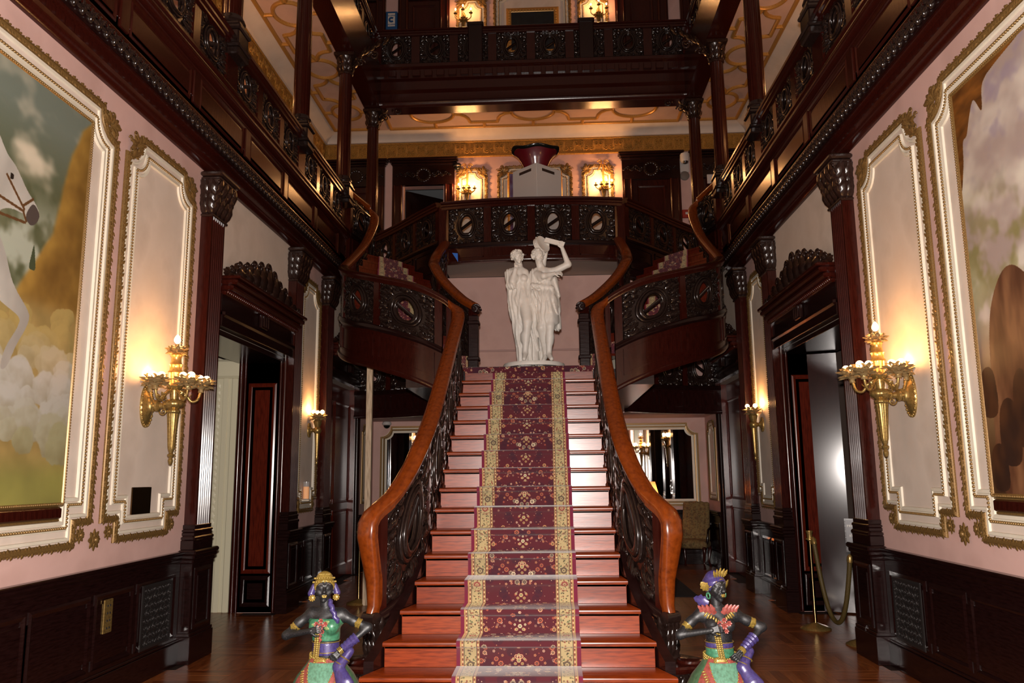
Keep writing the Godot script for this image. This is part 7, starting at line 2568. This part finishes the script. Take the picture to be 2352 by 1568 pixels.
func build_things() -> void:
	upper_door("door_5", "open dark door with carved wreath above it on the first gallery", -3.07, -1.72, 5.2, 8.43, true)
	upper_door("door_6", "closed dark door with carved wreath above it on the first gallery", 1.87, 3.1, 5.2, 8.43, false)
	upper_door("door_7", "dark door at the corner of the first gallery, beyond the open one", -4.5, -3.24, 5.2, 8.43, false)
	upper_door("door_8", "dark door at the corner of the first gallery, beyond the dome camera strip", 3.36, 4.5, 5.2, 8.43, false)
	upper_door("door_9", "dark door on the top gallery between blue box and candle sconce", -3.0, -1.84, 9.48, 12.8, false)
	upper_door("door_10", "dark door on the top gallery beside the farther candle sconce", 1.84, 3.0, 9.48, 12.8, false)
	upper_door("door_11", "dark door at the corner of the top gallery beyond the blue box", -4.5, -3.28, 9.48, 12.8, false)
	upper_door("door_12", "dark door at the corner of the top gallery, opposite the blue box", 3.26, 4.5, 9.48, 12.8, false)
	var bf := Face.new(Vector3(0, 0, -15.6), Vector3(1, 0, 0), Vector3(0, 0, 1))
	for s in [-1, 1]:
		mirror(s)
		wainscot(bf, s * 0.9, s * 3.2, [[s * 1.0, s * 1.65], [s * 1.75, s * 2.4], [s * 2.5, s * 3.1]], "trim", "dark panelled wainscot below the large mirror, %s side of the stair" % ("left" if s < 0 else "right"))
	# chair, lamp on its table, rug
	var t := thing("armchair", "upholstered chair in faded brown floral fabric below the large mirror", "chair", "", Vector3(2.78, 0, -15.02))
	t.rotation.y = -0.42
	var g := G.new()
	g.add(sdf([bone(Vector3(-0.2, 0.42, -0.16), Vector3(0.2, 0.42, -0.16), 0.07, 0.07), bone(Vector3(-0.23, 0.41, 0.2), Vector3(0.23, 0.41, 0.2), 0.06, 0.06), bone(Vector3(-0.22, 0.41, -0.1), Vector3(-0.22, 0.41, 0.2), 0.065, 0.06), bone(Vector3(0.22, 0.41, -0.1), Vector3(0.22, 0.41, 0.2), 0.065, 0.06), bone(Vector3(0, 0.43, -0.1), Vector3(0, 0.43, 0.18), 0.07, 0.07), bone(Vector3(-0.1, 0.43, -0.1), Vector3(-0.1, 0.43, 0.18), 0.07, 0.07), bone(Vector3(0.1, 0.43, -0.1), Vector3(0.1, 0.43, 0.18), 0.07, 0.07)], 0.014, 0.05), Transform3D.IDENTITY)
	put(t, "seat", g.done(), M.floral)
	g = G.new()
	var bb := []
	for i in 5:
		var x := -0.2 + 0.1 * i
		bb.append(bone(Vector3(x, 0.5, -0.21), Vector3(x * 0.98, 1.09 + 0.02 * cos(x * 6), -0.33), 0.055, 0.05))
	g.add(sdf(bb, 0.014, 0.05), Transform3D.IDENTITY)
	put(t, "backrest", g.done(), M.floral)
	for q in [[-0.24, 0.22, 1], [0.24, 0.22, 1], [-0.22, -0.22, -1], [0.22, -0.22, -1]]:
		g = G.new()
		g.tube(smooth_path([Vector3(q[0], 0.4, q[1]), Vector3(q[0] * 1.06, 0.3, q[1] + 0.03 * q[2]), Vector3(q[0] * 0.98, 0.12, q[1] + 0.0), Vector3(q[0] * 1.04, 0.03, q[1] + 0.03 * q[2]), Vector3(q[0] * 1.06, 0.0, q[1] + 0.05 * q[2])], 4), [0.034, 0.034, 0.035, 0.036, 0.034, 0.03, 0.026, 0.023, 0.02, 0.018, 0.017, 0.018, 0.02, 0.022, 0.024, 0.025, 0.022], 8)
		put(t, "leg", g.done(), M.mahogany)
	for s in [-1, 1]:
		g = G.new()
		g.tube(smooth_path([Vector3(s * 0.27, 0.42, 0.1), Vector3(s * 0.29, 0.56, 0.1), Vector3(s * 0.29, 0.66, 0.06), Vector3(s * 0.28, 0.68, -0.08), Vector3(s * 0.26, 0.69, -0.24)], 4), [0.02, 0.022, 0.026, 0.024, 0.02], 8)
		put(t, "arm", g.done(), M.mahogany_dark)
	t = thing("console_table", "small dark console table against the wall below the mirror, carrying the lit lamp", "table", "", Vector3(2.02, 0, -15.3))
	put(t, "top", box_mesh(Vector3(-0.4, 0.78, -0.22), Vector3(0.32, 0.82, 0.2), 0.012), M.mahogany_dark)
	put(t, "apron", box_mesh(Vector3(-0.37, 0.68, -0.2), Vector3(0.29, 0.78, 0.17), 0.006), M.mahogany_dark)
	for x in [-0.34, 0.26]:
		for z in [-0.17, 0.14]: put(t, "leg", box_mesh(Vector3(x - 0.025, 0, z - 0.025), Vector3(x + 0.025, 0.68, z + 0.025), 0.006), M.mahogany_dark)
	t = thing("table_lamp", "lit table lamp with a pinkish cloth shade standing before the mirror", "lamp", "", Vector3(2.08, 0.82, -15.25))
	g = G.new()
	g.lathe(P2([0, 0, 0.09, 0, 0.09, 0.015, 0.03, 0.04, 0.025, 0.1, 0.06, 0.18, 0.055, 0.25, 0.02, 0.32, 0.012, 0.34, 0.012, 0.5]), Vector3.ZERO, 20)
	put(t, "base", g.done(), M.brass)
	g = G.new()
	g.lathe(P2([0.16, 0.42, 0.085, 0.70]), Vector3.ZERO, 28)
	put(t, "shade", g.done(), M.shade)
	put(t, "bulb", globe, M.bulb, Transform3D(Basis.from_scale(Vector3.ONE * 0.035), Vector3(0, 0.54, 0)))
	lamp(t, Vector3(0, 0.54, 0), 0.16, 0.03)
	t = thing("area_rug", "dark bordered rug on the parquet under the right wing of the stair", "rug", "", Vector3(1.55, 0, -13.0))
	put(t, "field", box_mesh(Vector3(-0.5, 0.0005, -1.35), Vector3(0.5, 0.007, 1.35), 0.002), M.rug_field)
	for q in [[-0.68, -1.53, -0.5, 1.53], [0.5, -1.53, 0.68, 1.53], [-0.5, -1.53, 0.5, -1.35], [-0.5, 1.35, 0.5, 1.53]]:
		put(t, "border", box_mesh(Vector3(q[0], 0.0005, q[1]), Vector3(q[2], 0.008, q[3]), 0.002), M.rug_border)
	# ropes and stanchions
	stanchion(Vector3(-2.33, 0, -10.95), "brass stanchion with the purple rope, by the timber prop")
	stanchion(Vector3(3.05, 0, -9.15), "brass stanchion holding the gold rope before the staff doorway")
	rope(Vector3(-2.29, 0.95, -10.95), Vector3(-1.1, 0.9, -10.7), 0.24, 0.016, M.purple_rope, "purple velvet rope hung from the stanchion, upper strand")
	rope(Vector3(-2.35, 0.92, -10.93), Vector3(-1.05, 0.8, -10.66), 0.42, 0.016, M.purple_rope, "purple velvet rope sagging lower beneath the other purple strand")
	rope(Vector3(3.08, 0.94, -9.12), Vector3(3.21, 0.82, -8.42), 0.74, 0.024, M.gold_rope, "thick gold rope sagging almost to the floor before the staff doorway")
	t = thing("sign_stand", "dark notice on a brass stand reading PRIVATE STAFF ONLY, beside the pilaster", "sign", "", Vector3(3.24, 0, -8.33))
	g = G.new()
	g.lathe(P2([0, 0, 0.155, 0, 0.16, 0.008, 0.12, 0.03, 0.03, 0.06, 0.02, 0.07, 0.02, 0.9]), Vector3.ZERO, 28)
	put(t, "stand", g.done(), M.brass)
	var sb := Basis(Vector3.UP, -0.38)
	put(t, "board", box_mesh(Vector3(-0.085, 0.88, 0.03), Vector3(0.085, 1.2, 0.045), 0.004), M.black_iron, Transform3D(sb, Vector3.ZERO))
	g = G.new()
	g.sweep(P2([-0.006, 0, -0.006, 0.006, 0.006, 0.006, 0.006, 0]), PackedVector3Array([Vector3(-0.08, 0.885, 0.045), Vector3(-0.08, 1.195, 0.045), Vector3(0.08, 1.195, 0.045), Vector3(0.08, 0.885, 0.045)]), Vector3.BACK, true)
	put(t, "rim", g.done(), M.mahogany_dark, Transform3D(sb, Vector3.ZERO))
	lettering(t, "PRIVATE", sb * Vector3(0, 1.13, 0.048), 0.021, sb, M.sign_white)
	lettering(t, "STAFF", sb * Vector3(0, 1.035, 0.048), 0.021, sb, M.sign_white)
	lettering(t, "ONLY", sb * Vector3(0, 0.965, 0.048), 0.021, sb, M.sign_white)
	# timber prop
	var p := put(self, "timber_prop", box_mesh(Vector3(-2.25, 0, -10.88), Vector3(-2.172, 3.22, -10.82), 0.003), M.pine)
	meta(p, "plain pale timber post propping up the curved wing of the stair", "post")
	# plates, grilles and small fittings
	var lf := Face.new(Vector3(-W, 0, 0), Vector3(0, 0, 1), Vector3(1, 0, 0))
	var rf := Face.new(Vector3(W, 0, 0), Vector3(0, 0, 1), Vector3(-1, 0, 0))
	g = G.new()
	lf.box(g, -6.54, -6.86, 1.35, 1.59, 0.008, 0.02, 0.004)
	p = put(self, "wall_plaque", g.done(), M.plaque)
	meta(p, "small dark polished brass plaque on the panel below the large sconce", "plaque")
	t = thing("lock_plate", "tall narrow brass plate with holes on the hinged wainscot panel", "plate")
	g = G.new()
	lf.box(g, -6.2, -6.32, 0.50, 0.75, 0.03, 0.042, 0.003)
	put(t, "plate", g.done(), M.brass)
	g = G.new()
	for i in 4:
		for j in 2: lf.box(g, -6.235 - 0.035 * j, -6.25 - 0.035 * j, 0.53 + 0.055 * i, 0.545 + 0.055 * i, 0.042, 0.047, 0.002)
	put(t, "studs", g.done(), M.black_iron)
	vent(lf, -6.79, -7.29, "black cast scrollwork vent in the wainscot below the horse-side sconce")
	vent(rf, -6.79, -7.29, "black cast scrollwork vent in the wainscot below the cliff-side sconce")
	t = thing("electric_candle", "glowing electric candle in a glass sleeve on the panel below the two-light sconce", "candle", "", Vector3(-3.13, 1.36, -11.12))
	g = G.new()
	g.lathe(P2([0, 0.01, 0.038, 0.01, 0.038, 0.17, 0.03, 0.175, 0.0, 0.165]), Vector3.ZERO, 18)
	put(t, "wax", g.done(), M.wax)
	g = G.new()
	g.lathe(P2([0, 0.0, 0.045, 0.0, 0.047, 0.24, 0.044, 0.24, 0.043, 0.008, 0.0, 0.008]), Vector3.ZERO, 20)
	put(t, "glass_sleeve", g.done(), M.clear)
	g = G.new()
	g.box(Vector3(-0.07, -0.02, -0.06), Vector3(0.06, 0.0, 0.06), 0.004)
	put(t, "ledge", g.done(), M.cream_trim)
	dome(Vector3(-2.93, 2.66, -15.55), "white and black dome camera above the mirror corner on the ground floor", M.white_paint)
	dome(Vector3(-1.66, 8.25, -16.42), "dark dome camera at the corner of the open upper door's cornice", M.black_iron)
	t = thing("security_camera", "white dome camera on a square plate, on the pink strip by the closed upper door", "camera", "", Vector3(3.2, 8.2, -16.47))
	put(t, "plate", box_mesh(Vector3(-0.1, -0.2, -0.03), Vector3(0.1, 0.05, 0.0), 0.005), M.white_paint)
	g = G.new()
	g.lathe(P2([0, -0.1, 0.07, -0.09, 0.1, -0.02, 0.1, 0.11, 0.05, 0.14, 0, 0.15]), Vector3(0, 0.05, 0.1), 20)
	put(t, "housing", g.done(), M.white_paint)
	g = G.new()
	g.lathe(P2([0, -0.06, 0.045, -0.04, 0.06, 0.0]), Vector3(0, -0.02, 0.14), 16)
	put(t, "lens_dome", g.done(), M.black_iron)
	t = thing("wall_speaker", "round grey speaker on the pink strip below the white dome camera", "speaker", "", Vector3(3.2, 7.92, -16.49))
	g = G.new()
	g.lathe(P2([0.1, 0.0, 0.1, 0.02, 0.085, 0.03, 0.0, 0.035]), Vector3.ZERO, 28, Basis(Vector3.RIGHT, PI / 2))
	put(t, "grille", g.done(), M.speaker_grey)
	t = thing("fire_alarm", "small red fire alarm low on the pink strip beside the closed upper door", "alarm", "", Vector3(3.2, 7.1, -16.49))
	put(t, "body", box_mesh(Vector3(-0.1, -0.12, 0), Vector3(0.1, 0.06, 0.05), 0.01), M.red_plastic)
	put(t, "button", box_mesh(Vector3(-0.03, -0.05, 0.05), Vector3(0.03, 0.0, 0.06), 0.005), M.white_paint)
	t = thing("notice_card", "small white card on the corner door of the first gallery", "card", "", Vector3(3.74, 7.8, -16.38))
	put(t, "card", box_mesh(Vector3(-0.09, -0.1, -0.02), Vector3(0.09, 0.1, 0.0), 0.003), M.white_paint)
	# blue alarm box on the top gallery
	t = thing("alarm_box", "blue alarm box with a white C emblem on the top gallery wall", "alarm box", "", Vector3(-3.14, 11.69, -16.5))
	put(t, "case", box_mesh(Vector3(-0.13, -0.25, 0), Vector3(0.13, 0.25, 0.1), 0.012), M.alarm_blue)
	put(t, "emblem_plate", box_mesh(Vector3(-0.08, -0.12, 0.1), Vector3(0.08, 0.2, 0.104), 0.001), M.sign_white)
	g = G.new()
	var c := PackedVector3Array()
	for i in 15:
		var a := lerpf(0.7, TAU - 0.7, i / 14.0)
		c.append(Vector3(cos(a) * 0.045, 0.04 + sin(a) * 0.045, 0.104))
	g.sweep(P2([-0.022, 0, -0.022, 0.004, 0.022, 0.004, 0.022, 0]), c, Vector3.BACK)
	put(t, "emblem", g.done(), M.alarm_blue)
	for yy in [0.13, -0.085]:
		lettering(t, "ALARM", Vector3(0, yy + 0.01, 0.105), 0.034, Basis.IDENTITY, M.alarm_blue, "Droid Sans", 700)
	g = G.new()
	g.quad(Vector3(-1.27, 5.17, -12.365), Vector3(-1.18, 5.16, -12.36), Vector3(-1.175, 5.02, -12.36), Vector3(-1.2, 5.08, -12.361))
	g.quad(Vector3(-1.27, 5.17, -12.367), Vector3(-1.18, 5.16, -12.362), Vector3(-1.175, 5.02, -12.362), Vector3(-1.2, 5.08, -12.363))
	p = put(self, "tape_scrap", g.done(), M.blue_tape)
	meta(p, "torn scrap of bright blue tape stuck on the central balcony's fascia", "tape")
	# white pedestal and red bowl
	t = thing("display_pedestal", "tall white pedestal with dark slots, turned corner-on behind the central balcony", "pedestal", "", Vector3(0.09, 5.2, -13.38))
	t.rotation.y = PI / 4
	put(t, "body", box_mesh(Vector3(-0.3, 0.0, -0.3), Vector3(0.3, 1.69, 0.3), 0.004), M.white_paint)
	put(t, "slot", box_mesh(Vector3(-0.17, 1.575, 0.298), Vector3(0.13, 1.625, 0.3015), 0.001), M.slot_brown)
	put(t, "slot", box_mesh(Vector3(-0.3015, 1.575, -0.13), Vector3(-0.298, 1.625, 0.17), 0.001), M.slot_brown)
	t = thing("glass_bowl", "flaring ruby-red glass bowl with a wavy black rim on the white pedestal", "bowl", "", Vector3(0.07, 6.89, -13.36))
	var rings := []
	var rim := []
	for i in 48:
		var a := TAU * i / 48
		var wv := 0.02 * sin(a * 5.0 + 0.6) + 0.012 * sin(a * 3.0)
		var r := PackedVector3Array()
		for q in [[0.0, 0.0], [0.13, 0.0], [0.18, 0.03], [0.215, 0.09], [0.25, 0.17], [0.31, 0.27], [0.375, 0.335]]:
			r.append(Vector3(cos(a) * q[0], q[1] + wv * q[1] * 2.0, sin(a) * q[0] * 0.75))
		rings.append(r)
		var e := PackedVector3Array()
		for q in [[0.375, 0.335], [0.415, 0.365], [0.42, 0.385], [0.405, 0.39], [0.36, 0.345]]:
			e.append(Vector3(cos(a) * q[0], q[1] + wv * q[1] * 2.6, sin(a) * q[0] * 0.75))
		rim.append(e)
	g = G.new()
	g.loft(rings, false, true, false, 0.2)
	put(t, "vessel", g.done(), M.ruby)
	g = G.new()
	g.loft(rim, false, true, false, 0.2)
	put(t, "rim", g.done(), M.black_glaze)

func vent(f: Face, a0: float, a1: float, label: String) -> void:
	var t := thing("vent_grille", label, "vent")
	var g := G.new()
	f.box(g, a0, a1, 0.27, 0.76, 0.032, 0.036, 0.0)
	put(t, "backing", g.done(), M.vent_iron)
	g = G.new()
	g.sweep(P2([-0.018, 0, -0.018, 0.008, 0, 0.014, 0.018, 0.008, 0.018, 0]), f.line(PackedVector2Array([Vector2(a0, 0.27), Vector2(a0, 0.76), Vector2(a1, 0.76), Vector2(a1, 0.27)]), 0.036), f.n, true)
	put(t, "frame", g.done(), M.vent_iron)
	var xs := []
	rng.seed = 15
	for i in 8:
		for j in 8:
			var a := lerpf(a0, a1, (i + 0.5) / 8)
			var b := lerpf(0.27, 0.76, (j + 0.5) / 8)
			xs.append(Transform3D(Basis(f.u * (1 if (i + j) % 2 else -1), Vector3.UP * (1 if j % 2 else -1), f.n) * Basis(Vector3.BACK, (i * 3 + j * 5) % 4 * PI / 2) * Basis.from_scale(Vector3(0.033, 0.033, 0.03)), f.at(a, b, 0.036)))
	many(t, "scrolls", curl, M.vent_iron, xs)

func dome(at: Vector3, label: String, m: Material) -> void:
	var t := thing("dome_camera", label, "camera", "", at)
	var g := G.new()
	g.lathe(P2([0, 0.06, 0.07, 0.055, 0.09, 0.03, 0.09, 0.0, 0.07, -0.015]), Vector3.ZERO, 20)
	put(t, "housing", g.done(), m)
	g = G.new()
	g.lathe(P2([0.068, -0.01, 0.06, -0.045, 0.035, -0.07, 0, -0.08]), Vector3.ZERO, 20)
	put(t, "lens_dome", g.done(), M.black_glaze)

func thing_materials() -> void:
	var fl := noise_img(128, 128, 0.045, 71, [Color("2e2618"), Color("66522f"), Color("7f6a42"), Color("6b5030"), Color("4b3521"), Color("8a7449")], 3)
	mat("floral", Color(1, 1, 1), 0.9, 0, {tex = tex(fl), scale = Vector3(2.2, 2.2, 2.2), world = false})
	var sh := mat("shade", Color("d9a98c"), 0.8)
	sh.backlight_enabled = true
	sh.backlight = Color(0.9, 0.65, 0.5)
	mat("rug_field", Color("5f4f41"), 0.95, 0, {tex = tex(fl), scale = Vector3(1.2, 1.2, 1.2)})
	mat("rug_border", Color("241a18"), 0.95)
	mat("purple_rope", Color("3f0f34"), 0.8)
	mat("gold_rope", Color("8f7434"), 0.6, 0.2, {tex = M.speck, scale = Vector3(8, 8, 8)})
	mat("sign_white", Color("c9c4bb"), 0.6)
	mat("pine", Color("cdb79b"), 0.7, 0, {tex = M.grain, scale = Vector3(12, 0.7, 12)})
	mat("plaque", Color("4a3722"), 0.08, 0.9)
	mat("wax", Color("e3b070"), 0.6, 0, {glow = Color(1, 0.62, 0.3), power = 0.35})
	mat("speaker_grey", Color("6f6660"), 0.7)
	mat("red_plastic", Color("8f2018"), 0.4)
	mat("alarm_blue", Color("1d4f7e"), 0.4)
	mat("blue_tape", Color("2f6fd0"), 0.6)
	mat("slot_brown", Color("2b1a12"), 0.7)
	mat("black_glaze", Color("101312"), 0.1)
	mat("vent_iron", Color("34302f"), 0.35, 0.5)
	var r := mat("ruby", Color("5c0616"), 0.12)
	r.clearcoat_enabled = true
	r.clearcoat = 0.6
	var c := mat("clear", Color(0.95, 0.95, 0.95, 0.12), 0.03)
	c.transparency = BaseMaterial3D.TRANSPARENCY_ALPHA

func build_all() -> void:
	M.streak = tex(noise_img(128, 128, 0.05, 31, [], 3))
	carpet_materials()
	figure_materials()
	thing_materials()
	build_stairs()
	build_lamps()
	build_pictures()
	build_statue()
	figurine(false, Vector3(-0.912, 0, -4.2), "black and green painted dancer figurine with a gold cap, beside the stair foot")
	figurine(true, Vector3(1.05, 0, -4.2), "black painted dancer figurine with purple turban and red collar, beside the stair foot")
	build_things()
